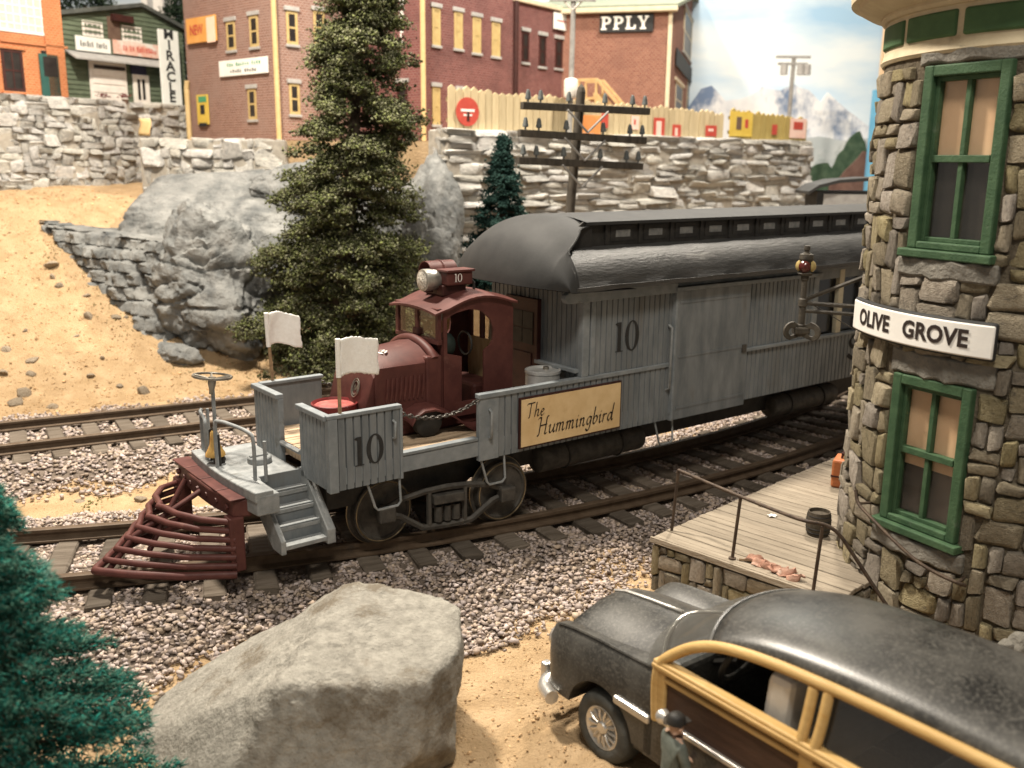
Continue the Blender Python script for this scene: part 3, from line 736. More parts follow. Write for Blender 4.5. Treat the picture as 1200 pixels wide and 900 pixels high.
# stirrup steps and rods
def stirrup(x0, x1, zt, zb):
    MB().tube([(x0,NW+.02,zt),(x0+.05,NW+.0,zb+.03),(x0+.075,NW,zb),(x1-.03,NW,zb),(x1,NW,zb+.03),(x1,NW+.02,zt)], .011, 6).build('stirrup_step', GREYC, bus, smooth=60)
stirrup(-.88,-.60,.61,.39); stirrup(.18,.42,.61,.38); stirrup(2.22,2.46,.61,.37)
# air tanks
for x0, x1 in ((.93,2.27),(4.24,5.44)):
    tk = MB().lathe([(0,0),(.07,.0),(.115,.03),(.122,.06),(.122,x1-x0-.06),(.115,x1-x0-.03),(.07,x1-x0),(0,x1-x0)], 22, frame((x0,-.44,.40), (0,0,1), (0,1,0), (1,0,0))).build('air_tank', IRON, bus, smooth=40)
    for q in (.25,.75): MB().tube([(x0+(x1-x0)*q, -.44+.126*math.cos(a_), .40+.126*math.sin(a_)) for a_ in np.linspace(0,2*math.pi,21)[:-1]], .012, 4, closed=True).build('tank_strap', GROOVE, tk)
# chains
def chain(name, p0, p1, sag, parent, n=22, r=.0065):
    p0, p1 = Vector(p0), Vector(p1); mb = MB()
    for i in range(n):
        t = (i+.5)/n; p = p0.lerp(p1, t); p.z -= sag*4*t*(1-t)
        tg = (p1-p0)/n; tg.z += -sag*4*(1-2*t)/n; L_ = tg.length*.72; tg.normalize()
        sd = tg.cross(Vector((0,0,1))).normalized(); up = sd.cross(tg)
        ax = sd if i % 2 else up
        mb.tube([p+tg*L_*math.cos(a_)+ax*L_*.55*math.sin(a_) for a_ in np.linspace(0, 2*math.pi, 9)[:-1]], r, 5, closed=True)
    o = mb.build(name, CHAINM, parent, smooth=60); tag(o, kind='stuff'); return o
chain('safety_chain', (-.585,NW,1.12), (.15,NW,1.13), .085, bus)
chain('safety_chain', (-.60,FW-.02,1.13), (.0,FW-.02,1.12), .08, bus, 18)

# the truck cab and bonnet
cab = BX('cab_floor', -.62, .78, -.30, .30, .82, .90, MAROON)
# bonnet: coal-scuttle nose
hd = MB()
sec = [(-.68,.30,.90,1.08,1.18), (-.60,.31,.88,1.345,1.42), (-.50,.315,.88,1.405,1.49), (-.12,.33,.88,1.43,1.535), (.02,.335,.88,1.44,1.565)]
def hsec(s_):
    x_, w_, zb, zs, zt = s_
    return [(x_,-w_,zb),(x_,-w_,zs-.02),(x_,-w_+.025,zs+.005),(x_,-w_*.5,zs+(zt-zs)*.72),(x_,0,zt),(x_,w_*.5,zs+(zt-zs)*.72),(x_,w_-.025,zs+.005),(x_,w_,zs-.02),(x_,w_,zb)]
ns = [hsec(s_) for s_ in sec]
hd.grid(lambda i, j: ns[i][j], len(ns)-1, 8)
hd.add(ns[0], [tuple(range(9))]); 
hdo = hd.build('bonnet', MAROON, bus, smooth=28, weld=True)
BX('bonnet_plate', -.60,-.13,-.337,-.325,.92,1.405, MAROON, hdo, bevel=.01)
lv = MB()
for q in range(9):
    x_ = -.50+q*.042
    lv.tube([(x_+.012,-.337,1.31),(x_,-.350,1.21),(x_-.006,-.337,1.12)], .012, 5)
lo = lv.build('louvres', MAROON, hdo, smooth=60); tag(lo, kind='stuff')
MB().tube(smooth3([Vector(q_) for q_ in ((-.045,-.335,1.42),(-.045,-.27,1.475),(-.045,-.14,1.525),(-.045,0,1.545),(-.045,.14,1.525),(-.045,.27,1.475),(-.045,.335,1.42))]), .040, 8).build('bonnet_ridge', MAROON, hdo, smooth=60)
BX('radiator_shoulder', -.13, .03, -.345, .345, .90, 1.45, MAROON, hdo, bevel=.02)
BX('cowl_filler', -.02,.05,-.045,.045,1.575,1.635, MAROOND, hdo, bevel=.012)
em = MB(); Mn = frame((-.662,-.13,1.225), (0,-1,0), (.28,0,.96), (-.96,0,.28))
for rr_ in (.075,.055): em.tube([Mn @ Vector((rr_*.75*math.cos(a_), rr_*math.sin(a_), .004)) for a_ in np.linspace(0,2*math.pi,21)[:-1]], .005, 4, closed=True)
em.build('emblem_ring', STEEL, hdo)
nib_letters('emblem_mark', [S((-.03,-.035),(-.02,.03),(0,-.02),(.02,.03),(.03,-.035))], Mn, .012, STEEL, hdo)
Mb = frame((-.40,-.12,1.492), (0,-1,0), (1,.0,.30), (-.2,0,.97))
nib_letters('bonnet_badge', [S((-.05,-.01),(-.02,.02),(.0,-.01),(.02,.02),(.05,-.01)), S((-.04,-.03),(.04,-.03))], Mb, .018, WHITEL, hdo)
# cab shell with openings
CW = .335
cs = MB()
def side_wall(y0, y1):
    # rear quarter, sill and arched top drawn as a ring round an open window and doorway
    ring_out = [(.05,1.44),(.05,1.78)]+[(.05+.72*(0.5-.5*math.cos(math.pi*q/10)), 1.80+.07*math.sin(math.pi*q/10)+.03*q/10) for q in range(11)]+[(.77,1.44),(.77,.90),(.05,.90)]
    return ring_out
def wall_with_hole(outer, inner, y0, y1, mb):
    k = len(outer); 
    vs = [(x_, y_, z_) for y_ in (y0, y1) for ring in (outer, inner) for x_, z_ in ring]
    fs = []
    for i in range(k):
        j = (i+1) % k
        fs.append((i, j, k+j, k+i)); fs.append((2*k+j, 2*k+i, 3*k+i, 3*k+j))
        fs.append((i, 2*k+i, 2*k+j, j)); fs.append((k+j, 3*k+j, 3*k+i, k+i))
    mb.add(vs, fs)
cx_, cz_ = .35, 1.40
ang = np.linspace(0, 2*math.pi, 41)[:-1]
def outer_pt(a_):
    dx, dz = math.cos(a_), math.sin(a_); best = 9
    for (nx_, nz_, d_) in ((1,0,.77-cx_),(-1,0,cx_-.05),(0,-1,cz_-.90)):
        q = nx_*dx+nz_*dz
        if q > 1e-6: best = min(best, d_/q)
    # arched top
    lo_, hi_ = 0, best
    f_ = lambda t: cz_+dz*t-(1.80+.085*math.sin(math.pi*min(max((cx_+dx*t-.05)/.72,0),1))+.02*(cx_+dx*t-.05)/.72)
    if f_(best) > 0:
        for _ in range(30):
            mid = (lo_+hi_)/2
            if f_(mid) > 0: hi_ = mid
            else: lo_ = mid
        best = hi_
    return (cx_+dx*best, cz_+dz*best)
def inner_pt(a_):
    # open doorway below at the front, round-backed window above
    dx, dz = math.cos(a_), math.sin(a_)
    poly = [(.085,1.45),(.085,1.745),(.16,1.78),(.30,1.805),(.42,1.785),(.52,1.71),(.565,1.61),(.555,1.52),(.52,1.47),(.46,1.455),(.46,1.02),(.23,1.02),(.23,1.43)]
    best = .03
    for (ax_, az_), (bx_, bz_) in zip(poly, poly[1:]+poly[:1]):
        ex, ez = bx_-ax_, bz_-az_; den = dx*ez-dz*ex
        if abs(den) < 1e-9: continue
        t = ((ax_-cx_)*ez-(az_-cz_)*ex)/den; s_ = ((ax_-cx_)*dz-(az_-cz_)*dx)/den
        if t > 0 and -1e-6 <= s_ <= 1+1e-6: best = max(best, t)
    return (cx_+dx*best, cz_+dz*best)
ang = sorted(set(list(np.linspace(0, 2*math.pi, 61)[:-1])+[math.atan2(z_-cz_, x_-cx_) % (2*math.pi) for x_, z_ in ((.77,1.90),(.77,.90),(.05,.90),(.05,1.80),(.085,1.745),(.46,1.02),(.23,1.02),(.46,1.455),(.085,1.45),(.23,1.43))]))
for yn, y2 in ((-CW, -CW+.02), (CW-.02, CW)):
    w_ = MB(); wall_with_hole([outer_pt(a_) for a_ in ang], [inner_pt(a_) for a_ in ang], yn, y2, w_)
    w_.build('cab_side', MAROON, bus)
BX('cab_back_panel', .75,.77,-CW+.02,CW-.02,.90,1.45, TAN, bevel=0); BX('cab_back_header', .75,.77,-CW+.02,CW-.02,1.72,1.83, MAROON, bevel=0)
for y_ in (-.30,-.08,.10,.28): BX('cab_back_post', .748,.768,y_-.03,y_+.03,1.45,1.72, MAROON, bevel=0)
BX('dash_panel', .045,.07,-CW+.02,CW-.02,.90,1.56, MAROON, bevel=.004)
# windscreen frame in two lights
wf = MB()
for y_ in (-.315,0,.315): wf.box(-.005,.03,y_-.022,y_+.022,1.545,1.80)
wf.box(-.01,.035,-CW,CW,1.53,1.565); wf.box(-.01,.035,-CW,CW,1.79,1.83)
wfo = wf.build('windscreen_frame', MAROON, bus, bevel=.004)
for s_ in (-1, 1): MB().box(.008,.013,s_*.168-.145,s_*.168+.145,1.566,1.79).build('windscreen_pane', GLASS, wfo)
cr = MB()
def rp_(i, j):
    x_ = -.05+.85*i/12; y_ = -.365+.73*j/14
    return (x_, y_, 1.815+.085*math.sin(math.pi*min(max((x_-.05)/.72,0),1))+.02*max(0,x_)/.72+.035*(1-(y_/.365)**2)-.02*(x_<0))
cr.grid(rp_, 12, 14); cr.grid(lambda i, j: tuple(Vector(rp_(i, j))-Vector((0,0,.018))), 12, 14)
edge_pts = [(i,0) for i in range(13)]+[(12,j) for j in range(1,15)]+[(i,14) for i in range(11,-1,-1)]+[(0,j) for j in range(13,0,-1)]
vs = [rp_(*e_) for e_ in edge_pts]+[tuple(Vector(rp_(*e_))-Vector((0,0,.018))) for e_ in edge_pts]; k_ = len(edge_pts)
cr.add(vs, [(i,(i+1)%k_,k_+(i+1)%k_,k_+i) for i in range(k_)])
cr.build('cab_roof', MAROON, bus, smooth=40, weld=True)
# seat and wheel seen inside
MB().box(.40,.66,-.26,.26,.90,1.14).build('cab_seat', MAROOND, bus, bevel=.03)
sb = MB().lathe([(0,-.05),(.09,-.05),(.105,-.03),(.105,.03),(.09,.05),(0,.05)], 20, frame((.135,-.22,1.50), (0,1,0), (.2,0,.98), (.98,0,-.2)))
sb.build('seat_back', mat('dark_green_leather', (.006,.012,.010), (.012,.02,.016), 10, .7, .1, 50), bus, smooth=40)
MB().tube([(.40+.0*q, -.14+.10*math.cos(q), 1.48+.10*math.sin(q)) for q in np.linspace(0,2*math.pi,17)[:-1]], .01, 5, closed=True).build('steering_wheel', GROOVE, bus)
# mudguards and running boards
for s_ in (-1, 1):
    fp = [(-.36,.98),(-.32,1.04),(-.24,1.075),(-.14,1.075),(-.04,1.04),(.06,.98),(.16,.90),(.25,.84),(.36,.825)]
    mbf = MB(); y0, y1 = (s_*.33, s_*.50) if s_ > 0 else (-.50, -.33)
    yc = s_*.33; yo = s_*.50
    mbf.grid(lambda i, j: (fp[i][0], yc+(yo-yc)*j/4, fp[i][1]-.03*(j/4)**2), 8, 4)
    mbf.grid(lambda i, j: (fp[i][0], yc+(yo-yc)*j/4, fp[i][1]-.03*(j/4)**2-.016), 8, 4)
    mbf.grid(lambda i, j: (fp[i][0], yo, fp[i][1]-.03-.016*j), 8, 1)
    mbf.build('mudguard', MAROON, bus, smooth=40, weld=True)
    MB().box(.30,.78,min(yc,yo),max(yc,yo),.805,.83).build('running_board', MAROON, bus, bevel=.006)
    for wx in (-.16,):
        MB().lathe([(0,-.05),(.10,-.05),(.13,-.03),(.13,.03),(.10,.05),(0,.05)], 22, frame((wx,s_*.40,.93), (1,0,0), (0,0,1), (0,1,0))).build('truck_tyre', GROOVE, bus, smooth=40)
BX('chassis_box', -.55,.76,-.29,.29,.80,.905, MAROOND, bevel=0)
# roof lamps and number box
hl = MB().lathe([(0,.02),(.07,.02),(.092,.015),(.095,0),(.095,-.04),(.085,-.13),(.055,-.20),(0,-.22)], 24, frame((.06,-.03,2.03), (0,1,0), (0,0,1), (-1,0,0))).build('headlamp', mat('lamp_shell', (.30,.29,.26), (.48,.46,.41), 14, .35, .2, 40, metal=.6), bus, smooth=40)
MB().lathe([(0,.012),(.045,.008),(.075,0)], 22, frame((.038,-.03,2.03), (0,1,0), (0,0,1), (-1,0,0))).build('lamp_lens', mat('lamp_lens', (.16,.15,.13), (.75,.72,.64), 45, .15, .6, 60, spec=.8), hl, smooth=60)
lh = MB().lathe([(.098,-.14),(.105,-.14),(.105,.13),(.098,.13)], 24, frame((.26,.05,2.075), (0,1,0), (0,0,1), (1,0,0)), arc=(R(-20), R(200))).build('horn_hood', MAROON, bus, smooth=40)
MB().tube([(.26,.05+.108*math.cos(a_),2.075+.108*math.sin(a_)) for a_ in np.linspace(R(-15),R(195),16)], .006, 5).build('hood_band', MAROON, lh)
nbx = BX('number_box', .18,.44,-.20,-.06,1.99,2.10, MAROON, bevel=.012)
BX('number_box_lid', .165,.455,-.215,-.05,2.10,2.122, MAROON, nbx, bevel=.006)
BX('lamp_bracket', .16,.40,-.16,.12,1.90,1.99, MAROOND, nbx, bevel=.01)
serif_ten('number', NEAR(.245, 2.02, -.2035), .068, WHITEL, nbx)
MB().tube([(.44,-.12,2.06),(.50,-.13,1.99),(.50,-.13,1.90)], .012, 6).build('lamp_pipe', GROOVE, nbx)
MB().tube([(.10,-.03,1.93),(.10,-.03,1.96)], .04, 8).build('lamp_foot', MAROOND, hl)

# baggage body
def arch(y): return 1.90+.10*math.cos((y+.03)/.68*1.3)
ew = siding_end('body_end_wall', NW+.02, FW, .80, 1.9, 1.25, bus, GREYD, pitch=.066, top=arch)
BX('end_wall_rail', 1.20,1.25,NW+.03,-.10,1.20,1.235, GREY, ew)
dr = BX('end_door', 1.222,1.252,-.10,.30,.82,1.75, MAROOND, bevel=.005)
for y0, y1 in ((-.055,.095),(.105,.255)):
    for z0, z1 in ((1.36,1.50),(1.51,1.66)): BX('door_pane', 1.215,1.224,y0,y1,z0,z1, GROOVE, dr, bevel=0)
BX('door_frame', 1.205,1.252,-.135,-.10,.82,1.79, MAROOND, dr, bevel=.004); BX('door_frame', 1.205,1.252,.30,.335,.82,1.79, MAROOND, dr, bevel=.004); BX('door_frame', 1.205,1.252,-.1,.30,1.75,1.79, MAROOND, dr, bevel=.004)
BX('door_panel', 1.212,1.222,-.04,.24,.92,1.28, MAROOND, dr, bevel=.006)
uw = siding('upper_side_wall', 1.40, 2.40, 1.168, 1.86, NW, bus, GREYD)
serif_ten('number', NEAR(1.615, 1.345, NW-.0035), .27, INKG, uw, 1.4)
BX('corner_post', 1.245,1.325,NW-.012,NW+.05,1.168,1.90, GREY, uw); BX('corner_post', 1.345,1.40,NW-.008,NW+.03,1.168,1.88, GREY, uw)
BX('far_side_wall', 1.28,7.4,FW-.04,FW,.60,1.90, GREYD, bevel=0)
BX('body_floor', 1.28,7.4,NW+.06,FW-.06,.70,.79, DECKW, bevel=0)
# sliding door
sd = BX('sliding_door', 2.40,3.45,NW-.045,NW-.012,.605,1.845, GREYD, bevel=.005)
BX('door_latch', 3.36,3.42,NW-.062,NW-.044,1.16,1.24, IRON, sd, bevel=.004)
for z_ in (.72,1.22,1.74): BX('door_strap', 2.43,3.43,NW-.050,NW-.044,z_-.012,z_+.012, GREYD, sd, bevel=0)
BX('door_track', 2.36,4.62,NW-.062,NW-.008,1.845,1.885, GREY, sd)
BX('door_stop', 2.37,2.398,NW-.05,NW,.60,1.86, GREY, sd)
MB().tube([(2.33,NW-.004,1.53),(2.33,NW-.045,1.51),(2.33,NW-.045,.93),(2.33,NW-.004,.91)], .013, 6).build('grab_iron', GREYC, sd, smooth=60)
eb = MB(); ez0, ez1 = 1.835, 1.93
eb.prism([(2.38,ez0),(2.38,ez1),(1.05,ez1+.005),(1.01,ez1-.02),(1.0,ez1-.05),(1.02,ez0+.005),(1.06,ez0)], NW-.05, NW+.01); eb.build('eave_board', GREY, bus, bevel=.008)
BX('eave_board', 2.38,7.4,NW-.012,NW+.03,1.886,1.955, GREYD)
# rear section: lower boards, sill, upper boards, open windows
lw_ = siding('lower_side_wall', 3.45, 7.4, .64, 1.15, NW, bus, GREYD)
BX('window_sill', 3.45,7.4,NW-.03,NW+.04,1.15,1.185, GREY, lw_)
nib_letters('letter', [S((.19,.21),(.12,.26),(.03,.22),(.05,.15),(.15,.11),(.17,.05),(.10,.0),(.0,.045))], NEAR(5.30, .86, NW-.0045), .05, INKG, lw_)
siding('upper_side_wall', 3.45, 4.55, 1.186, 1.86, NW, bus, GREYD)
for q in range(7):
    x_ = 4.55+q*.46; BX('window_post', x_, x_+.09, NW-.012, NW+.04, 1.185, 1.90, GREY if q != 1 else mat('cream_paint', (.42,.38,.28), (.5,.46,.35), 10, .7, .1, 40))
    BX('window_pane', x_+.12, x_+.43, NW+.05, NW+.055, 1.20, 1.86, GLASSD, bevel=0)
BX('window_header', 4.55,7.4,NW-.004,NW+.04,1.80,1.887, GREYD)
BX('inner_partition', 4.5,7.4,-.1,-.06,.79,1.95, GROOVE, bevel=0)
# roof
XR0, XR1 = .78, 7.5; XC = 1.50
def lower_prof():
    pr = []
    for q in range(11):
        t = q/10; a_ = t*math.pi/2
        pr.append((.80-.36*(1-math.cos(a_))**1.0*1.0, 1.955+.33*math.sin(a_)**.9 if q else 1.955))
    return pr
lp = [(.83,1.945),(.832,1.985)]+[(.44+.385*math.cos(R(8+82*q/9)), 1.985+.295*math.sin(R(90*q/9))**.85 if q else 1.99) for q in range(10)]
rfn = MB(); xs = np.linspace(1.03, XR1, 40)
for s_ in (-1, 1):
    rfn.grid(lambda i, j: (xs[i], s_*lp[j][0]-.035, lp[j][1]+.004*math.sin(xs[i]*9+j)), 39, len(lp)-1)
rlo = rfn.build('lower_roof', ROOFM, bus, smooth=50)
# clerestory
cl = MB()
for s_ in (-1, 1): cl.box(1.46, XR1, s_*.44-.035-.008, s_*.44-.035+.008, 2.275, 2.49)
clo = cl.build('clerestory_wall', GROOVE, bus)
PANE = mat('clerestory_glass_lit', (.10,.10,.095), (.22,.215,.20), 8, .25, .1, 40, spec=.6)  # grey tone paints in the light seen through from the far windows
for q in range(14):
    x_ = 1.75+q*.42
    for s_ in (-1,):
        f_ = BX('clerestory_window', x_, x_+.30, s_*.44-.035+s_*.014, s_*.44-.035+s_*.008, 2.315, 2.455, GROOVE, clo, bevel=0)
        BX('pane', x_+.06, x_+.24, s_*.44-.035+s_*.017, s_*.44-.035+s_*.0145, 2.352, 2.415, PANE, f_, bevel=0)
    BX('mullion', x_-.075, x_-.045, -.44-.035-.024, -.44-.035-.008, 2.29, 2.49, GROOVE, clo, bevel=0)
ur = MB()
def up_(i, j):
    y_ = -.50+1.0*j/12; x_ = 1.41+(XR1-1.41)*i/30
    return (x_, y_-.035, 2.497+.05*(1-(y_/.5)**2))
ur.grid(up_, 30, 12); ur.grid(lambda i, j: tuple(Vector(up_(i, j))-Vector((0,0,.028))), 30, 12)
ur.grid(lambda i, j: (up_(i, 0)[0], up_(i, 0)[1], up_(i, 0)[2]-.028*j), 30, 1); ur.grid(lambda i, j: (up_(i, 12)[0], up_(i, 12)[1], up_(i, 12)[2]-.028*j), 30, 1)
ur.build('upper_roof', ROOFB, bus, smooth=40, weld=True)
# rounded front end of the roof
bn = MB(); NU, NV = 48, 170; XE = 1.50
def lowz(ay):      # lower roof height at distance ay from the middle
    best = lp[-1][1]
    for (y1, z1), (y2, z2) in zip(lp[1:-1], lp[2:]):
        if min(y1, y2) <= ay <= max(y1, y2): return z1+(z2-z1)*(ay-y1)/(y2-y1) if y2 != y1 else z2
    return lp[1][1] if ay > .8 else best
def single(x_, s_):      # one smooth arch that swells back from the lip
    q = max(0, min(1, (x_-XR0)/(1.40-XR0))); lift = max(0, 1-(1-q)**2.3)**.5
    zt = 1.97+(2.547-1.97)*lift
    return 1.945+(zt-1.945)*max(0, 1-abs(s_)**2.7)**.60
def bull(i, j):
    s_ = -1+2*j/NV; s_ = math.sin(s_*math.pi/2)*.35+s_*.65
    xe = 1.06
    for _ in range(8): xe = min(1.40, max(1.06, 1.06+(single(xe, s_)-2.27)/.23*.36))
    ay_ = abs(s_)*.832
    if ay_ < .52: t_ = min(1, (.52-ay_)/.05); xe = xe+(1.47-xe)*t_*t_*(3-2*t_)
    x_ = XR0+(xe-XR0)*(i/NU)**1.6
    return (x_+.20*abs(s_)**3*(1-i/NU), s_*.832-.035, single(x_, s_))
bn.grid(bull, NU, NV)
bn.grid(lambda i, j: (bull(0, j)[0]+.75*i, bull(0, j)[1], bull(0, j)[2]-.004-.012*i), 1, NV)
bno = bn.build('roof_nose', ROOFB, bus, smooth=60)
for rng in (range(0, NV//2), range(NV//2, NV+1)):
    ed_ = [Vector(bull(NU, j)) for j in rng]; ed_ = [p_ for p_ in ed_ if .47 < abs(p_.y+.035) < .70]
    MB().tube(ed_, .011, 6).build('nose_edge', ROOFB, bno, smooth=60)
for s_ in (-1, 1):
    MB().prism([(1.06,2.276),(1.50,2.276),(1.50,2.50),(1.40,2.50)], s_*.468-.035-.008, s_*.468-.035+.008).build('clerestory_cheek', GROOVE, bus)
# loose gear on the deck
fd_ = lambda u, v, z: Vector((-.8103, 7.9663, 0))+Vector((math.cos(HD), math.sin(HD), 0))*u+Vector((math.sin(HD), -math.cos(HD), 0))*v+Vector((0,0,z))
dm = empty('metal_drum', fd_(1.06,.40,.80), HD, 'silvery metal drum on the deck behind the maroon cab', 'drum')
MB().lathe([(.155,0),(.16,.0),(.16,.02),(.155,.03),(.155,.17),(.16,.18),(.155,.19),(.155,.38),(.162,.385),(.162,.41),(.15,.415),(.148,.40),(0,.40)], 28).build('body', GALV, dm, smooth=40)
MB().lathe([(0,.025),(.025,.025),(.03,0)], 12, rotm('Z',0,(.06,.03,.40))).build('bung', STEEL, dm)
tb = empty('red_tub', fd_(-.84,.10,.80), HD, 'red round tub on the front deck ahead of the bonnet', 'tub')
MB().lathe([(0,.02),(.12,.02),(.15,.0),(.165,.0),(.18,.31),(.185,.322),(.176,.328),(.17,.318),(.164,.30),(0,.295)], 28).build('body', REDP, tb, smooth=40)
MB().lathe([(0,.322),(.10,.318),(.15,.31),(.163,.300)], 20).build('contents', mat('faded_red_cloth', (.30,.06,.055), (.42,.13,.11), 14, .9, .5, 30, c3=(.08,.07,.09), s3=6, t3=.55), tb, smooth=60)
def flag(u, v, zb, zt, f0, f1, label, wave, tilt=0):
    fl = empty('flag', fd_(u, v, zb), HD, label, 'flag', 'white flags on the front panels')
    MB().tube([(0,0,0), (tilt, 0, zt-zb)], .0145, 8).build('stick', WOODP, fl, smooth=60)
    mb = MB(); n1, n2 = 22, 16; rr_ = random.Random(int(u*100))
    jag = {}
    def P(i, j, o=0):
        t = i/n1; q = j/n2
        e_ = .006*(rr_.random()-.5) if (i == n1 or j in (0, n2)) else 0
        return (tilt*.9+.012+(f1-f0)*t+e_+.004*math.sin(q*9), wave*math.sin(t*4.0+q*.8)-.012, (zt-zb)-.27*q-wave*.9*t*t+.012*math.sin(t*5)+e_*1.3)
    mb.grid(P, n1, n2); o = mb.build('cloth', CLOTH, fl, smooth=180)
    so = o.modifiers.new('Solidify', 'SOLIDIFY'); so.thickness = .012
    MB().tube([(tilt*.7,0,zt-zb-.28),(tilt,0,zt-zb+.005)], .020, 8).build('sleeve', CLOTH, fl, smooth=60)
    return fl
flag(-1.09,.675,1.19,1.745,-1.11,-.81, 'white cloth flag on the near front panel, in front of the maroon bonnet', .010)
flag(-1.04,-.615,1.19,1.765,-1.12,-.855, 'white cloth flag on the far front panel, against the big conifer', .035, -.03)
# ------------------------------------------------------------------ station: tower, sign, platform
TX, TY = 3.849, 6.625; TRAD = 1.325
STONE = mat('field_stone', (.25,.207,.140), (.40,.342,.245), 7, .85, .9, 20, c3=(.15,.13,.10), s3=3.2, t3=.56, rv=.30, hue=.015, bdist=.03, spec=.2)
MORTAR = mat('dark_mortar', (.085,.070,.050), (.150,.126,.092), 12, .95, .5, 40, bdist=.02, spec=.1)
LINTEL = mat('lintel_stone', (.15,.14,.12), (.235,.22,.19), 6, .85, .7, 18, c3=(.10,.095,.08), s3=3, t3=.57, bdist=.025)
CREAM = mat('cream_trim_paint', (.50,.42,.28), (.60,.52,.36), 6, .65, .12, 40, c3=(.38,.31,.20), s3=3, t3=.62)
GREENP = mat('green_trim_paint', (.032,.072,.034), (.056,.108,.053), 9, .6, .4, 60, c3=(.11,.145,.10), s3=7, t3=.63, bdist=.006)
GREENB = mat('green_band_paint', (.055,.115,.050), (.075,.150,.065), 6, .7, .15, 50)
BLIND = mat('paper_blind', (.76,.54,.36), (.84,.62,.43), 5, .8, .05, 40, c3=(.30,.21,.14), s3=2, t3=.6)
ROOMSH = mat('room_shade_paint', (.028,.028,.028), (.045,.043,.040), 5, .22, .03, 30, spec=.5)  # for the sheet behind the panes; paints in the unlit room's shade
BLOCKS = [block_mesh('stone', i, .12, .19) for i in range(9)]
tw_ = empty('station_tower', (TX, TY, 0), 0, 'round stone station tower with green windows and cream cornice', 'tower')
MB().lathe([(TRAD-.20,-.5),(TRAD-.20,3.80)], 72).build('core', MORTAR, tw_, smooth=60)
MB().lathe([(TRAD+.0,-.5),(TRAD+.0,3.80)], 60, arc=(R(-150.6+12.4), R(-150.6-12.4+360))).build('mortar_bed', MORTAR, tw_, smooth=60)
for z0_, z1_ in ((-.5,.60),(1.67,2.44),(3.61,3.80)): MB().lathe([(TRAD-.2,z0_),(TRAD+.0,z0_),(TRAD+.0,z1_),(TRAD-.2,z1_)], 12, arc=(R(-150.6-12.4), R(-150.6+12.4))).build('mortar_bed', MORTAR, tw_, smooth=40)
def polar(az, r_, z): return (r_*math.cos(R(az)), r_*math.sin(R(az)), z)
WAZ = -150.6
rg5 = random.Random(21)
az0, az1 = -200.0, -112.0; zc0, zc1 = -.42, 3.70; cw_deg = 3.9; ch = .086
NI = int((az1-az0)/cw_deg); NJ = int((zc1-zc0)/ch)
def skip(i, j):
    az = az0+(i+.5)*cw_deg; z = zc0+(j+.5)*ch
    for zb, zt in ((.46,1.86),(2.31,3.80)):
        if abs(az-WAZ) < 12.6 and zb+.12 < z < zt-.20: return True
        if abs(az-WAZ) < 15.5 and zb-.02 < z < zb+.14: return True      # sill stone
        if abs(az-WAZ) < 17.0 and zt-.24 < z < zt-.02: return True      # lintel stone
    return False
for (i, j, w, h) in pack(NI, NJ, rg5, skip=skip, bias=((1,2,2,2,3,3), (1,1,2,2,2,3))):
    a_ = az0+(i+w/2)*cw_deg; z_ = zc0+(j+h/2)*ch
    wid = w*cw_deg*math.pi/180*TRAD-.012; hei = h*ch-.012
    dp = rg5.uniform(.11,.14)
    stone(rg5.choice(BLOCKS), STONE, tw_, polar(a_, TRAD-.028+rg5.uniform(-.010,.010), z_), R(a_+90)+rg5.uniform(-.04,.04)+(math.pi if rg5.random() < .5 else 0), (wid, dp, hei), tilt=rg5.uniform(-.03,.03))
def arc_block(name, azc, half, r0, r1, z0, z1, m, parent, n=10, rough=.012):
    mb = MB(); rr_ = random.Random(int(z0*100))
    vs = []; 
    for i in range(n+1):
        az = azc-half+2*half*i/n
        j_ = lambda: rr_.uniform(-rough, rough)
        vs += [polar(az, r0, z0), polar(az, r1+j_(), z0+j_()), polar(az, r1+j_(), z1+j_()), polar(az, r0, z1)]
    fs = [(4*i+k, 4*i+(k+1)%4, 4*i+4+(k+1)%4, 4*i+4+k) for i in range(n) for k in range(4)]+[(0,1,2,3), (4*n+3,4*n+2,4*n+1,4*n)]
    mb.add(vs, fs); return mb.build(name, m, parent, bevel=.015, smooth=30)
for zb, zt in ((.46,1.86),(2.31,3.80)):
    arc_block('sill_stone', WAZ, 15.0, TRAD-.1, TRAD+.045, zb-.0, zb+.125, LINTEL, tw_)
    arc_block('lintel_stone', WAZ+1, 16.5, TRAD-.1, TRAD+.02, zt-.19, min(zt-.03, 3.70), LINTEL, tw_)
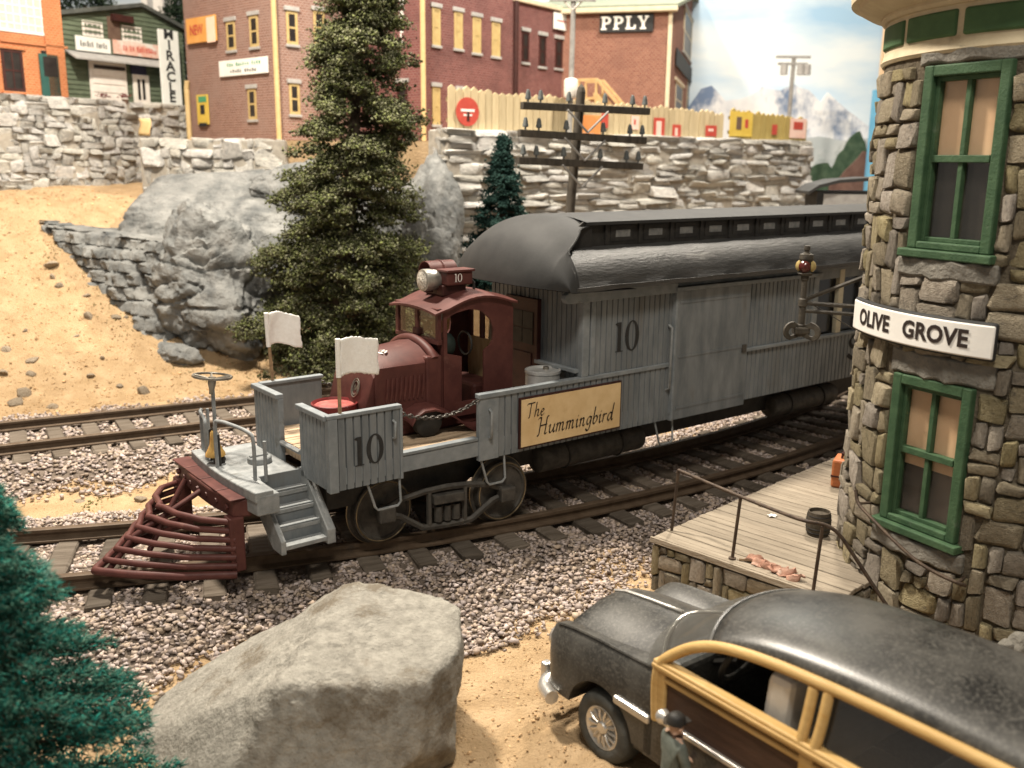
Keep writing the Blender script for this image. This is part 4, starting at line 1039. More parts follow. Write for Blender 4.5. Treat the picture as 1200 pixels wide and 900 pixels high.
def tower_window(zb, zt, shade):
    hw = .292; Mw = Matrix.Translation((0,0,0)) @ frame(polar(WAZ, TRAD-.055, 0), (-math.sin(R(WAZ)), math.cos(R(WAZ)), 0), (math.cos(R(WAZ)), math.sin(R(WAZ)), 0), (0,0,1))
    # local: x across (towards the right in view), y outward, z up
    w_ = MB(); t = .066
    w_.box(-hw,-hw+t,-.02,.07,zb,zt,Mw); w_.box(hw-t,hw,-.02,.07,zb,zt,Mw); w_.box(-hw+t,hw-t,-.02,.07,zt-t,zt,Mw); w_.box(-hw+t,hw-t,-.02,.07,zb,zb+t*.7,Mw)
    wo = w_.build('window', GREENP, tw_, bevel=.008)
    MB().box(-hw-.04,hw+.04,-.02,.11,zb-.055,zb-.002,Mw).build('sill', GREENP, wo, bevel=.008)
    i0 = -hw+t; i1 = hw-t; zm = (zb+zt)/2; b0 = zb+t*.7; b1 = zt-t
    s_ = MB(); q = .028
    s_.box(i0,i0+q,-.02,.03,b0,b1,Mw); s_.box(i1-q,i1,-.02,.03,b0,b1,Mw); s_.box(i0+q,i1-q,-.02,.03,b1-q,b1,Mw); s_.box(i0+q,i1-q,-.02,.03,b0,b0+q,Mw)
    s_.box(i0+q,i1-q,-.015,.038,zm-.022,zm+.022,Mw); s_.box(-.016,.016,-.018,.026,b0+q,zm-.022,Mw); s_.box(-.016,.016,-.018,.026,zm+.022,b1-q,Mw)
    s_.build('sash', GREENP, wo, bevel=.004)
    for x0, x1 in ((i0+q,-.016),(.016,i1-q)):
        for z0, z1 in ((b0+q,zm-.022),(zm+.022,b1-q)): MB().box(x0,x1,-.008,-.003,z0,z1,Mw).build('pane', GLASS, wo)
    MB().box(i0,i1,-.045,-.035,b0,shade,Mw).build('dark_interior', ROOMSH, wo); 
    MB().box(i0,i1,-.043,-.026,shade,b1,Mw).build('roller_blind', BLIND, wo)
tower_window(.65, 1.665, .65+.40); tower_window(2.49, 3.605, 2.49+.58)
# cornice
MB().lathe([(TRAD-.06,3.67),(TRAD+.015,3.67),(TRAD+.028,3.69),(TRAD+.015,3.72),(TRAD+.01,3.74),(TRAD+.01,3.945),(TRAD+.03,3.95),(TRAD+.05,3.97),(TRAD+.045,3.99),(TRAD+.085,4.00),(TRAD+.145,4.02),(TRAD+.20,4.05),(TRAD+.21,4.075),(TRAD+.255,4.08),(TRAD+.265,4.22),(TRAD-.2,4.3)], 96).build('cornice', CREAM, tw_, smooth=30)
for k_ in range(7):
    azc = -192+k_*21.5+6; arc_block('frieze_panel', azc, 9.7, TRAD-.02, TRAD+.026, 3.765, 3.92, GREENB, tw_, 10, 0)
# curved name sign
SGN = mat('white_sign_board', (.72,.70,.66), (.80,.78,.74), 4, .6, .04, 30)
sg = empty('station_sign', (TX, TY, 0), 0, 'curved white OLIVE GROVE name sign wrapped round the stone tower', 'sign')
SR = TRAD+.10
arc_block('backing', -159.6, 26.2, SR-.05, SR-.006, 1.862, 2.095, INKG, sg, 30, 0); arc_block('face', -159.6, 25.8, SR-.02, SR, 1.874, 2.08, SGN, sg, 30, 0)
def wrap(p):
    az = R(-159.8)+p.x/SR; return Vector((SR*math.cos(az)+.004*math.cos(az), SR*math.sin(az)+.004*math.sin(az), 1.978+p.y))
text_mesh('lettering', 'OLIVE', .150, None, INK, sg, bold=.005, sx=.95, spacing=1.02, warp=lambda p: wrap(p+Vector((-.29,0,0))))
text_mesh('lettering', 'GROVE', .150, None, INK, sg, bold=.005, sx=.95, spacing=1.02, warp=lambda p: wrap(p+Vector((.262,0,0))))
for az in (-182, -158, -138): MB().tube([polar(az, TRAD-.02, 1.97), polar(az, SR-.04, 1.97)], .02, 6).build('bracket', INKG, sg)
# train-order signal on brackets
SIGM = mat('signal_iron', (.035,.030,.024), (.075,.065,.050), 14, .6, .25, 50, c3=(.12,.09,.05), s3=6, t3=.6)
YS = 7.35
p_top = at(946,288,YS); p_bot = at(938,394,YS)
sx_, sz0, sz1 = (p_top.x+p_bot.x)/2, p_bot.z, p_top.z
sgn = empty('order_signal', (sx_, YS, sz0), 0, 'rusty train order signal lamp with round holed blades bracketed off the stone tower', 'signal')
hS = sz1-sz0
MB().lathe([(0,hS),(.022,hS),(.024,hS-.03),(.018,hS-.035),(.018,hS-.05),(.05,hS-.065),(.055,hS-.10),(.048,hS-.11),(.048,hS-.20),(.058,hS-.21),(.05,hS-.225),(.03,hS-.23),(.03,hS-.26),(.022,hS-.27),(.022,hS-.40),(.034,hS-.41),(.036,hS-.46),(.026,hS-.47),(.026,.10),(.034,.09),(.036,0),(0,0)], 16).build('post', SIGM, sgn, smooth=35)
LR = mat('red_signal_lens', (.05,.008,.007), (.08,.012,.010), 10, .2, .05, 30, spec=.6); LY = mat('amber_signal_lens', (.30,.22,.08), (.38,.29,.12), 10, .25, .05, 30, spec=.6)
for dv, m_ in (((-.45,-.9,0), LR), ((.9,-.35,0), LY), ((-.9,.3,0), LY), ((.4,.9,0), LR)):
    d_ = Vector(dv).normalized(); b_ = d_.cross(Vector((0,0,1)))
    MB().lathe([(.042,0),(.045,.012),(.038,.02),(.025,.032),(0,.038)], 16, frame(Vector((0,0,hS-.155))+d_*.04, b_, (0,0,1), d_)).build('lens', m_, sgn, smooth=50)
def paddle(dirv, L_):
    d_ = Vector(dirv).normalized(); n_ = d_.cross(Vector((0,0,1))).normalized(); mb = MB(); k_ = 20; out_ = []; inn = []
    for q in range(k_):
        a_ = 2*math.pi*q/k_; ox, oz = .085*math.cos(a_), .075*math.sin(a_)
        if ox < 0: ox *= L_/.085*.75; oz *= .8
        out_.append((ox, oz)); inn.append((.012+.030*math.cos(a_), -.005+.030*math.sin(a_)))
    M_ = frame(Vector((0,0,.045))+d_*L_*.7, d_, n_, (0,0,1))
    wall_with_hole(out_, inn, -.011, .011, mb)
    mb.v = [M_ @ v for v in mb.v]
    mb.build('signal_blade', SIGM, sgn, bevel=.004)
paddle((-.95,-.3,.0), .10); paddle((.75,-.66,-.02), .11)
MB().box(-.06,.06,-.05,.05,.02,.075).build('blade_hub', SIGM, sgn, bevel=.012)
tgt = Vector((TX,TY,0))-Vector((sx_,YS,sz0)); hx_ = Vector((tgt.x, tgt.y, 0)); Lh = hx_.length-TRAD+.08; hx_.normalize()
for z0, z1, rr_ in ((hS-.44,hS-.44-.0,.018),(hS-.50,hS-.50,.016)): MB().tube([Vector((0,0,z0)), hx_*Lh+Vector((0,0,z1))], rr_, 6).build('bracket_arm', SIGM, sgn)
MB().tube([Vector((0,0,hS-.42)), hx_*(Lh+.02)+Vector((0,0,hS-.16))], .017, 6).build('bracket_stay', SIGM, sgn)
MB().tube([Vector((0.02,0,.28)), hx_*Lh+Vector((0,0,.02))], .005, 4).build('signal_wire', SIGM, sgn)

# platform
ZP = .15
Cp = atz(765,628,ZP); E1 = (atz(985,703,ZP)-Cp); L1 = E1.length; E1.normalize(); E2 = Vector((-E1.y, E1.x, 0)); E2 = (E2*.94+Vector((.74,.67,0))*.06).normalized()
PLANK = mat('grey_platform_wood', (.215,.180,.138), (.30,.256,.20), 7, .9, .5, 30, c3=(.19,.155,.115), s3=3, t3=.58, rv=.14, stretch=(.35,3.5,2), bdist=.012, spec=.12)
pf = empty('station_platform', tuple(Cp), math.atan2(E1.y, E1.x), 'weathered grey plank platform on a low stone wall beside the tower', 'platform')
PW = .088
for k_ in range(46):
    y0 = k_*PW; 
    mb = MB().box(rnd.uniform(-.004,.012), L1+rnd.uniform(-.01,.01), y0+.003, y0+PW-.003, -.035, rnd.uniform(-.004,.003)); mb.build('plank', PLANK, pf, bevel=.004, segs=1)
MB().box(.02, L1-.02, .02, 46*PW, -.20, -.037).build('joists', MORTAR, pf)
MB().box(.03, L1-.03, .05, 46*PW, -.50, -.20).build('rubble_core', MORTAR, pf)
MB().box(-.012, L1+.004, -.022, 0.0, -.048, -.002).build('edge_board', PLANK, pf, bevel=.004)
WST = mat('platform_wall_stone', (.125,.105,.075), (.215,.185,.135), 8, .85, .6, 22, c3=(.26,.22,.16), s3=4, t3=.62, rv=.3, hue=.015, bdist=.025)
rg6 = random.Random(4)
for (i, j, w, h) in pack(22, 6, rg6, bias=((1,1,2,2,3,4), (1,1,2,3,4))):
    cwp = L1/22; chp = .066
    stone(rg6.choice(BLOCKS), WST, pf, ((i+w/2)*cwp, .035+rg6.uniform(-.008,.008), -.052-.40+(j+h/2)*chp), 0, (w*cwp-.010, .10, h*chp-.010))
for (i, j, w, h) in pack(14, 6, rg6, bias=((1,2,2,3), (1,1,2,3))):
    stone(rg6.choice(BLOCKS), WST, pf, (.035, .05+(i+w/2)*.075, -.052-.40+(j+h/2)*.066), R(90), (w*.075-.010, .10, h*.066-.010))
for (i, j, w, h) in pack(10, 6, rg6, bias=((1,2,2,3), (1,1,2,3))):
    stone(rg6.choice(BLOCKS), WST, pf, (L1-.035, .05+(i+w/2)*.075, -.052-.40+(j+h/2)*.066), R(90), (w*.075-.010, .10, h*.066-.010))
# railing
RUST = mat('rusted_railing', (.050,.036,.028), (.10,.070,.048), 20, .6, .3, 60, c3=(.20,.10,.05), s3=9, t3=.64, metal=.3)
rl = empty('platform_railing', tuple(atz(787,622,ZP)), 0, 'thin rusty pipe railing along the near edge of the platform', 'railing')
o_ = Vector(rl.location)
bases = [atz(787,622,ZP), atz(858,655,ZP), atz(953,692,ZP)]; tops = []
for b_, (tx, ty) in zip(bases, ((795,551),(868,582),(964,617))):
    t_ = at(tx, ty, b_.y); tops.append(t_); MB().tube([b_-o_, t_-o_], .0125, 7).build('post', RUST, rl, smooth=60)
MB().lathe([(0,0),(.028,0),(.028,.012),(.013,.016)], 10, Matrix.Translation(bases[1]-o_)).build('post_foot', RUST, rl)
rp = [tops[0], tops[1], at(935,608,tops[2].y+.05), at(966,615,tops[2].y), at(983,626,tops[2].y-.02), at(1000,650,tops[2].y-.06), at(1022,684,tops[2].y-.13), at(1042,714,tops[2].y-.20)]
MB().tube([p-o_ for p in smooth3(rp)], .0135, 7).build('rail', RUST, rl, smooth=60)
def oncyl(px, py, r_):
    d = cF + cR*((px-600)/FPX) - cU*((py-450)/FPX); A_ = d.x**2+d.y**2; B_ = -2*(TX*d.x+TY*d.y); C_ = TX*TX+TY*TY-r_*r_; t = (-B_-math.sqrt(max(0, B_*B_-4*A_*C_)))/(2*A_)
    return Vector((0,0,HC))+d*t
pts = [oncyl(x, y, TRAD+.12) for x, y in ((1003,574),(1006,590),(1022,608),(1050,636),(1075,658),(1100,673),(1122,683))]+[oncyl(1131,686,TRAD+.06)]
hr = empty('wall_handrail', tuple(pts[-1]), 0, 'dark iron handrail curving down the tower below the lower window', 'handrail')
o_ = Vector(hr.location)
MB().tube([p-o_ for p in smooth3(pts)], .0125, 7).build('rail', RUST, hr, smooth=60)
for q in (1, 6):
    p = pts[q]; d_ = Vector((TX-p.x, TY-p.y, 0)).normalized(); MB().tube([p-o_, p-o_+d_*.16], .011, 6).build('bracket', RUST, hr)
# things on the platform
bk = empty('barrel', tuple(atz(958,626,ZP)), 0, 'small dark wooden barrel on the platform against the tower', 'barrel')
bp = [(.082,0),(.094,.05),(.097,.10),(.094,.15),(.085,.195),(.078,.195),(.076,.17),(0,.17)]
BW = mat('dark_barrel_wood', (.045,.036,.025), (.075,.060,.042), 16, .8, .4, 40, stretch=(3,3,.3))
MB().lathe([(0,0)]+bp, 18).build('staves', BW, bk, smooth=35)
for z_ in (.03,.065,.13,.165): MB().lathe([(.094-.4*abs(z_-.1)**1.5+.004,z_-.006),(.094-.4*abs(z_-.1)**1.5+.007,z_),(.094-.4*abs(z_-.1)**1.5+.004,z_+.006)], 18).build('hoop', GROOVE, bk)
LEA = mat('orange_leather', (.36,.11,.04), (.46,.16,.06), 10, .5, .2, 50, c3=(.26,.07,.03), s3=4, t3=.6)
su = empty('suitcase', tuple(atz(985,572,ZP)), R(62), 'orange brown leather suitcase standing at the far side of the tower', 'suitcase')
MB().box(-.02,.24,-.05,.09,0,.26).build('case', LEA, su, bevel=.02)
MB().box(-.023,.243,-.053,.093,.10,.115).build('strap', MAROOND, su); MB().tube([(.07,.02,.26),(.08,.02,.30),(.14,.02,.30),(.15,.02,.26)], .01, 6).build('handle', MAROOND, su)
PINK = mat('pinkish_dried_leaf', (.36,.18,.125), (.52,.32,.24), 14, .85, .4, 40, c3=(.60,.50,.42), s3=7, t3=.58)
fr = empty('dried_leaf_spray', tuple(atz(905,668,ZP)), 0, 'crumpled pinkish brown leaf spray lying on the platform edge', 'leaf')
o_ = Vector(fr.location); 
for q, (px, py, s_) in enumerate(((884,658,.060),(893,663,.062),(903,666,.055),(912,671,.060),(922,675,.055),(932,680,.05))):
    p = atz(px, py, ZP)-o_; mb = MB()
    def P(i, j, s_=s_, q=q):
        a_ = i/8*2-1; b_ = j/6*2-1; r_ = (1-b_*b_)**.5 if abs(b_) < 1 else 0
        return (p.x+s_*(b_*.95)+.02*a_, p.y+s_*a_*r_*.62-.3*s_*b_, .008+.030*(1-a_*a_)+.014*math.sin(a_*5+q*2)+.018*math.sin(b_*4+q)*b_)
    mb.grid(P, 8, 6); lf = mb.build('leaf', PINK, fr, smooth=50); so = lf.modifiers.new('Solidify', 'SOLIDIFY'); so.thickness = .008
MB().tube([atz(866,657,ZP)-o_+Vector((0,0,.01)), atz(878,659,ZP)-o_+Vector((0,0,.015)), atz(892,662,ZP)-o_+Vector((0,0,.02))], .008, 5).build('stem', WOODP, fr)
for px, py, w_, nm in ((905,605,.075,'white paper scrap lying on the platform near the barrel'),(893,593,.055,'smaller white paper scrap beyond the first, farther from the railing')):
    p = atz(px, py, ZP); mb = MB(); mb.grid(lambda i, j: (p.x+w_*(i/4-.5)+.01*math.sin(j*2+i), p.y+w_*.8*(j/4-.5)*(1-.3*i/4), ZP+.008+.008*math.sin(i*1.7+j)), 4, 4)
    o = mb.build('paper_scrap', CLOTH, None, smooth=60); o.modifiers.new('Solidify', 'SOLIDIFY').thickness = .003; tag(o, nm, 'paper')
# stone step and loose stones by the tower foot
stp_ = empty('stone_step', (3.05, 5.05, -.32), R(35), 'low stone step at the tower foot behind the car', 'step')
for k_, (x0, x1, h_) in enumerate(((-.35,.05,.34),(.06,.45,.36),(.46,.85,.33))): stone(BLOCKS[k_], LINTEL, stp_, ((x0+x1)/2, 0, h_/2), 0, (x1-x0, .34, h_), name='block')
for px, py, s_, nm in ((1180,757,.055,'small grey stone on the step at the tower foot'),(1197,752,.085,'bigger pale stone on the step at the tower foot')):
    p = at(px, py, 5.1); me = rock_mesh('stone', [((rnd.gauss(0,1), rnd.gauss(0,1), rnd.gauss(0,1)), rnd.uniform(.75,1)) for _ in range(14)], 3, 10, .05, 1.5, int(px), scale=(s_, s_*.8, s_*.75))
    o = link_mesh('loose_stone', me, LINTEL); o.location = p; tag(o, nm, 'stone')
# ------------------------------------------------------------------ wood-sided wagon in front (local x to the rear, y to its far side)
CBLK = mat('dusty_black_paint', (.012,.012,.012), (.085,.082,.074), 3.0, .34, .12, 90, c3=(.115,.110,.098), s3=60.0, t3=.48, w3=.2, bdist=.003, spec=.5, detail=12)
CWOOD = mat('yellow_wood_frame', (.44,.275,.095), (.54,.36,.145), 7, .5, .15, 40, c3=(.44,.24,.06), s3=4, t3=.6, stretch=(.5,3,3))
CPAN = mat('dark_wood_panel', (.050,.026,.017), (.085,.046,.030), 9, .55, .25, 40, stretch=(.4,3,5))
CHROME = mat('dull_chrome', (.55,.53,.49), (.72,.70,.66), 10, .30, .1, 50, metal=.75)
TYRE = mat('dusty_tyre', (.050,.052,.048), (.095,.097,.090), 9, .75, .3, 40, c3=(.14,.13,.11), s3=5, t3=.58)
CSEAT = mat('cream_seat', (.66,.63,.57), (.76,.73,.67), 8, .6, .1, 40)
car = empty('station_wagon', (.533, 4.765, -.32), R(-52.8), 'black and yellow wood-sided station wagon covered in dust, front wheel on the sand', 'car')
CW2 = 1.06
def mirror_sec(sec): return sec+[(CW2-y, z) for y, z in sec[::-1][1:]]
FS = [(-.545, [(.12,.33),(.11,.42),(.11,.50),(.14,.54),(.17,.54),(.21,.53),(.27,.55),(.40,.58),(.53,.60)]),
      (-.535, [(.05,.30),(.045,.45),(.05,.57),(.08,.625),(.13,.62),(.19,.595),(.26,.63),(.40,.675),(.53,.695)]),
      (-.48,  [(.015,.28),(.012,.48),(.022,.62),(.06,.675),(.13,.665),(.19,.625),(.26,.67),(.40,.725),(.53,.745)]),
      (-.36,  [(.0,.27),(.0,.50),(.012,.65),(.05,.705),(.13,.69),(.19,.645),(.26,.695),(.40,.755),(.53,.775)]),
      (-.10,  [(.0,.27),(.0,.52),(.01,.675),(.045,.725),(.13,.71),(.19,.675),(.26,.72),(.40,.78),(.53,.80)]),
      (.12,   [(.0,.27),(.0,.54),(.01,.69),(.04,.74),(.13,.73),(.19,.71),(.26,.745),(.40,.80),(.53,.82)]),
      (.36,   [(.0,.27),(.0,.56),(.008,.71),(.03,.76),(.13,.765),(.19,.77),(.26,.785),(.40,.815),(.53,.83)])]
mb = MB(); sl = [[(u, y, z) for y, z in mirror_sec(s_)] for u, s_ in FS]; kk = len(sl[0])
def refine(sl, n=4):
    out = []
    for i in range(len(sl)-1):
        p0, p1, p2, p3 = sl[max(i-1,0)], sl[i], sl[i+1], sl[min(i+2,len(sl)-1)]
        for j in range(n):
            t = j/n; out.append([tuple(.5*((2*b[c])+(-a[c]+d[c])*t+(2*a[c]-5*b[c]+4*d[c]-e[c])*t*t+(-a[c]+3*b[c]-3*d[c]+e[c])*t**3) for c in range(3)) for a, b, d, e in zip(p0, p1, p2, p3)])
    out.append(sl[-1]); return out
sl = [sl[0]]+refine(sl[1:], 4)
mb.grid(lambda i, j: sl[i][j], len(sl)-1, kk-1); mb.add(sl[0], [tuple(range(kk))]); mb.add(sl[-1], [tuple(range(kk-1,-1,-1))]); mb.grid(lambda i, j: sl[i][0] if j == 0 else sl[i][-1], len(sl)-1, 1)
bod = mb.build('front_body', CBLK, car, smooth=40, weld=True)
cut = MB().lathe([(0,-.1),(.265,-.1),(.265,.22),(0,.22)], 32, frame((-.045,0,.225), (1,0,0), (0,0,1), (0,1,0))).build('cut', CBLK)
cut2 = MB().lathe([(0,-.22),(.265,-.22),(.265,.1),(0,.1)], 32, frame((-.045,CW2,.225), (1,0,0), (0,0,1), (0,1,0))).build('cut', CBLK)
bod.parent = None
for c_ in (cut, cut2):
    bm_ = bod.modifiers.new('Boolean', 'BOOLEAN'); bm_.operation = 'DIFFERENCE'; bm_.object = c_; bm_.solver = 'EXACT'
dg = bpy.context.evaluated_depsgraph_get(); me2 = bpy.data.meshes.new_from_object(bod.evaluated_get(dg)); bod.modifiers.clear(); bod.data = me2; bod.parent = car
me2.set_sharp_from_angle(angle=R(38))
for c_ in (cut, cut2): bpy.data.objects.remove(c_)
MB().tube([(u, .53, z+.006) for u, z in ((-.50,.735),(-.40,.768),(-.25,.787),(-.1,.80),(.06,.815))], .012, 6).build('bonnet_strip', CHROME, bod, smooth=60)
MB().tube(smooth3([Vector(p) for p in ((.34,.03,.765),(.30,.12,.772),(.20,.25,.785),(.12,.40,.805),(.09,.53,.82),(.12,.66,.805),(.20,.81,.785),(.30,.94,.772),(.34,1.03,.765))]), .010, 6).build('cowl_trim', CHROME, bod, smooth=60)
MB().tube(smooth3([Vector(p) for p in ((-.46,.045,.683),(-.30,.04,.715),(-.1,.038,.732),(.15,.035,.745),(.34,.025,.765))]), .008, 5).build('fender_crease', CBLK, bod, smooth=60)
# bumper, grille, lamps
bpm = MB(); bpm.tube(smooth3([Vector(p) for p in ((-.42,-.03,.24),(-.55,.02,.24),(-.60,.12,.25),(-.625,.30,.255),(-.63,.53,.255),(-.625,.76,.255),(-.60,.94,.25),(-.55,1.04,.24),(-.42,1.09,.24))]), .045, 8)
bmo = bpm.build('bumper', CHROME, car, smooth=60)
for y_ in (.10,.30,.76,.96): MB().box(-.66,-.60,y_-.03,y_+.03,.20,.34).build('overrider', CHROME, bmo, bevel=.015)
for q in range(4): MB().tube([(-.56,.20,.36+q*.05),(-.575,.53,.36+q*.05),(-.56,.86,.36+q*.05)], .014, 6).build('grille_bar', CHROME, bod, smooth=60)
for y_ in (.105,.955):
    MB().lathe([(0,.03),(.04,.025),(.062,.01),(.07,0),(.07,-.03)], 20, frame((-.535,y_,.555), (0,1,0), (0,0,1), (-1,0,0))).build('headlight', CHROME, bod, smooth=50)
def car_wheel(x, y, sg):
    M = frame((x, y, .215), (1,0,0), (0,0,1), (0,sg,0)); w_ = MB().lathe([(.12,.0),(.135,.012),(.165,.018),(.195,.010),(.21,-.012),(.215,-.05),(.215,-.09),(.205,-.13),(.12,-.14),(0,-.14)], 40, M).build('wheel', TYRE, car, smooth=50)
    MB().lathe([(0,.012),(.03,.012),(.038,.0),(.045,-.004),(.10,-.006),(.115,.004),(.125,.010),(.134,.004),(.136,-.01)], 40, M).build('rim', CHROME, w_, smooth=40)
    sp = MB()
    for q in range(14):
        a_ = 2*math.pi*q/14; d_ = Vector((math.cos(a_), math.sin(a_), 0)); sp.tube([M @ (d_*.042+Vector((0,0,-.001))), M @ (d_*.075+Vector((0,0,.006))), M @ (d_*.112+Vector((0,0,.0)))], [.006,.009,.006], 5)
    o = sp.build('spokes', CHROME, w_, smooth=60); tag(o, kind='stuff')
for x_ in (-.045, 1.95): car_wheel(x_, .03, -1); car_wheel(x_, CW2-.03, 1)
MB().box(.10,2.55,.06,CW2-.06,.20,.30).build('chassis', CBLK, car)
for y_ in (-.008, CW2+.008): MB().box(.08,.35,y_-.014,y_+.014,.452,.50).build('fender_spear', CHROME, bod, bevel=.012)
# rear body sides
def lean(z): return .0 if z < .84 else (z-.84)*.30
for s_ in (0, 1):
    Y_ = (lambda y: y) if s_ == 0 else (lambda y: CW2-y)
    def bx(name, x0, x1, y0, y1, z0, z1, m, par=car, bev=.006):
        a_, b_ = sorted((Y_(y0), Y_(y1))); return MB().box(x0, x1, a_, b_, z0, z1).build(name, m, par, bevel=bev)
    wp = bx('wood_panel', .36, 2.75, .012, .05, .52, .79, CPAN)
    bx('lower_panel', .30, 2.75, .0, .05, .25, .525, CBLK)
    bx('belt_rail', .36, 2.75, -.018, .05, .785, .845, CWOOD, wp, .012)
    bx('belt_rail', .36, 2.75, -.026, .05, .80, .825, CWOOD, wp, .008)
    bx('belt_rail', .36, 2.75, -.008, .05, .735, .765, CWOOD, wp, .01)
    bx('side_moulding', .42, 2.7, -.012, .02, .50, .53, CHROME, wp, .008)
    for x_ in (.37, 1.255, 2.1): bx('door_post', x_, x_+.075, -.010, .05, .52, .79, CWOOD, wp, .012)
    # curved front pillar and window frames, leaning in
    def frame_tube(name, pts, r_):
        MB().tube(smooth3([Vector((x, Y_(.02+lean(z)-.012), z)) for x, z in pts]), r_, 8).build(name, CWOOD, car, smooth=60)
    frame_tube('window_frame', [(.385,.50),(.375,.62),(.375,.74),(.40,.83),(.48,.91),(.58,.98),(.70,1.03),(.84,1.06),(1.0,1.08),(1.2,1.095),(1.6,1.11),(2.2,1.115),(2.75,1.10)], .029)
    frame_tube('window_frame', [(1.255,.83),(1.255,.95),(1.25,1.07)], .026); frame_tube('window_frame', [(1.325,.83),(1.33,.95),(1.325,1.08)], .026)
    frame_tube('window_frame', [(2.12,.83),(2.12,.95),(2.12,1.10)], .034)
    for x0, x1, m_ in ((1.35,2.10,GLASSD),):
        MB().add([(x0,Y_(.03),.84),(x1,Y_(.03),.84),(x1,Y_(.03+lean(1.09)),1.09),(x0,Y_(.03+lean(1.09)),1.09)], [(0,1,2,3)]).build('side_window', m_, car)
    MB().lathe([(0,.03),(.03,.025),(.042,.0),(.03,-.03),(0,-.035)], 16, frame((.50,Y_(-.07),.60), (0,1,0), (0,0,1), (-1,0,0))).build('wing_mirror', CHROME, car, smooth=50)
    MB().tube([(.52,Y_(-.05),.60),(.50,Y_(.01),.565)], .012, 6).build('mirror_arm', CHROME, car)
# cowl, windscreen and roof as one swept shell in two parts
RS = [(.30,.775,.83,.19),(.42,.855,.905,.19),(.56,.955,1.02,.17),(.72,1.03,1.115,.13),(.90,1.08,1.18,.08),(1.1,1.107,1.215,.04),(1.4,1.125,1.24,0),(1.8,1.135,1.25,0),(2.2,1.135,1.24,0),(2.6,1.125,1.21,0),(2.9,1.07,1.13,-.02)]
def roof_row(u, ze, zc, back):
    row = []; ye = .005+lean(ze)
    for j in range(25):
        s_ = -1+2*j/24; q = (1-abs(s_)**2.6)**.62 if abs(s_) < 1 else 0
        y = CW2/2+s_*(CW2/2-ye); row.append((u-back*(1-s_*s_), y, ze+(zc-ze)*q))
    return row
rows = refine([roof_row(*r_) for r_ in RS], 3); nr = len(rows); cutr = 8
MB().grid(lambda i, j: rows[i][j], cutr, 24).build('windscreen', glass_mat('dusty_windscreen', (.55,.56,.55), .15, .12, .22), car, smooth=60)
ro = MB().grid(lambda i, j: rows[i+cutr][j], nr-1-cutr, 24).build('roof', CBLK, car, smooth=60)
so = ro.modifiers.new('Solidify', 'SOLIDIFY'); so.thickness = .02; so.offset = -1
MB().tube([rows[cutr][j] for j in range(25)], .010, 5).build('windscreen_trim', CBLK, ro, smooth=60)
# inside
MB().box(.85,1.25,.10,CW2-.10,.55,.70).build('front_seat', CSEAT, car, bevel=.03); MB().box(.98,1.12,.10,CW2-.10,.60,1.02, frame((-.10,0,.0), (1,0,0), (0,1,0), (.10,0,1))).build('front_backrest', CSEAT, car, bevel=.04)
MB().box(1.6,2.0,.10,CW2-.10,.55,.70).build('rear_seat', CSEAT, car, bevel=.03); MB().box(1.9,2.04,.10,CW2-.10,.60,.98).build('rear_backrest', CSEAT, car, bevel=.04)
MB().tube([(.70+.05*math.sin(a_), .26+.13*math.cos(a_), .90+.12*math.sin(a_)) for a_ in np.linspace(0,2*math.pi,25)[:-1]], .016, 7, closed=True).build('steering_wheel', GROOVE, car, smooth=60)
MB().tube([(.66,.30,.86),(.50,.30,.78)], .02, 6).build('steering_column', GROOVE, car)
MB().box(.34,.50,.05,CW2-.05,.60,.83).build('dashboard', CBLK, car, bevel=.03)
# ------------------------------------------------------------------ town on the terraces
def brick_mat(name, c1, c2, cm, sc=9.0, c3=None):
    m = bpy.data.materials.new(name); m.use_nodes = True; nt = m.node_tree; N = nt.nodes; L = nt.links; bs = N['Principled BSDF']
    tc = N.new('ShaderNodeTexCoord'); sp = N.new('ShaderNodeSeparateXYZ'); L.new(tc.outputs['Object'], sp.inputs[0])
    ad = N.new('ShaderNodeMath'); L.new(sp.outputs[0], ad.inputs[0]); L.new(sp.outputs[1], ad.inputs[1])
    cb = N.new('ShaderNodeCombineXYZ'); L.new(ad.outputs[0], cb.inputs[0]); L.new(sp.outputs[2], cb.inputs[1])
    bt = N.new('ShaderNodeTexBrick'); bt.inputs['Scale'].default_value = sc; bt.inputs['Color1'].default_value = (*c1,1); bt.inputs['Color2'].default_value = (*c2,1); bt.inputs['Mortar'].default_value = (*cm,1); bt.inputs['Mortar Size'].default_value = .03
    L.new(cb.outputs[0], bt.inputs['Vector'])
    n3 = N.new('ShaderNodeTexNoise'); n3.inputs['Scale'].default_value = 1.6; n3.inputs['Detail'].default_value = 8; L.new(tc.outputs['Object'], n3.inputs[0])
    r3 = N.new('ShaderNodeValToRGB'); r3.color_ramp.elements[0].position = .45; r3.color_ramp.elements[1].position = .7; r3.color_ramp.elements[1].color = (.6,.6,.6,1); r3.color_ramp.elements[0].color = (0,0,0,1); L.new(n3.outputs['Fac'], r3.inputs[0])
    mx = N.new('ShaderNodeMix'); mx.data_type = 'RGBA'; L.new(r3.outputs[0], mx.inputs[0]); L.new(bt.outputs[0], mx.inputs[6]); mx.inputs[7].default_value = (*(c3 or cm),1)
    L.new(mx.outputs[2], bs.inputs['Base Color']); bs.inputs['Roughness'].default_value = .9; bs.inputs['Specular IOR Level'].default_value = .15
    bp = N.new('ShaderNodeBump'); bp.inputs['Strength'].default_value = .4; bp.inputs['Distance'].default_value = .01; L.new(bt.outputs['Fac'], bp.inputs['Height']); bp.invert = True; L.new(bp.outputs[0], bs.inputs['Normal'])
    return m
BRA = brick_mat('brown_brick', (.175,.085,.066), (.25,.135,.105), (.36,.28,.235), 5.5, (.27,.19,.16))
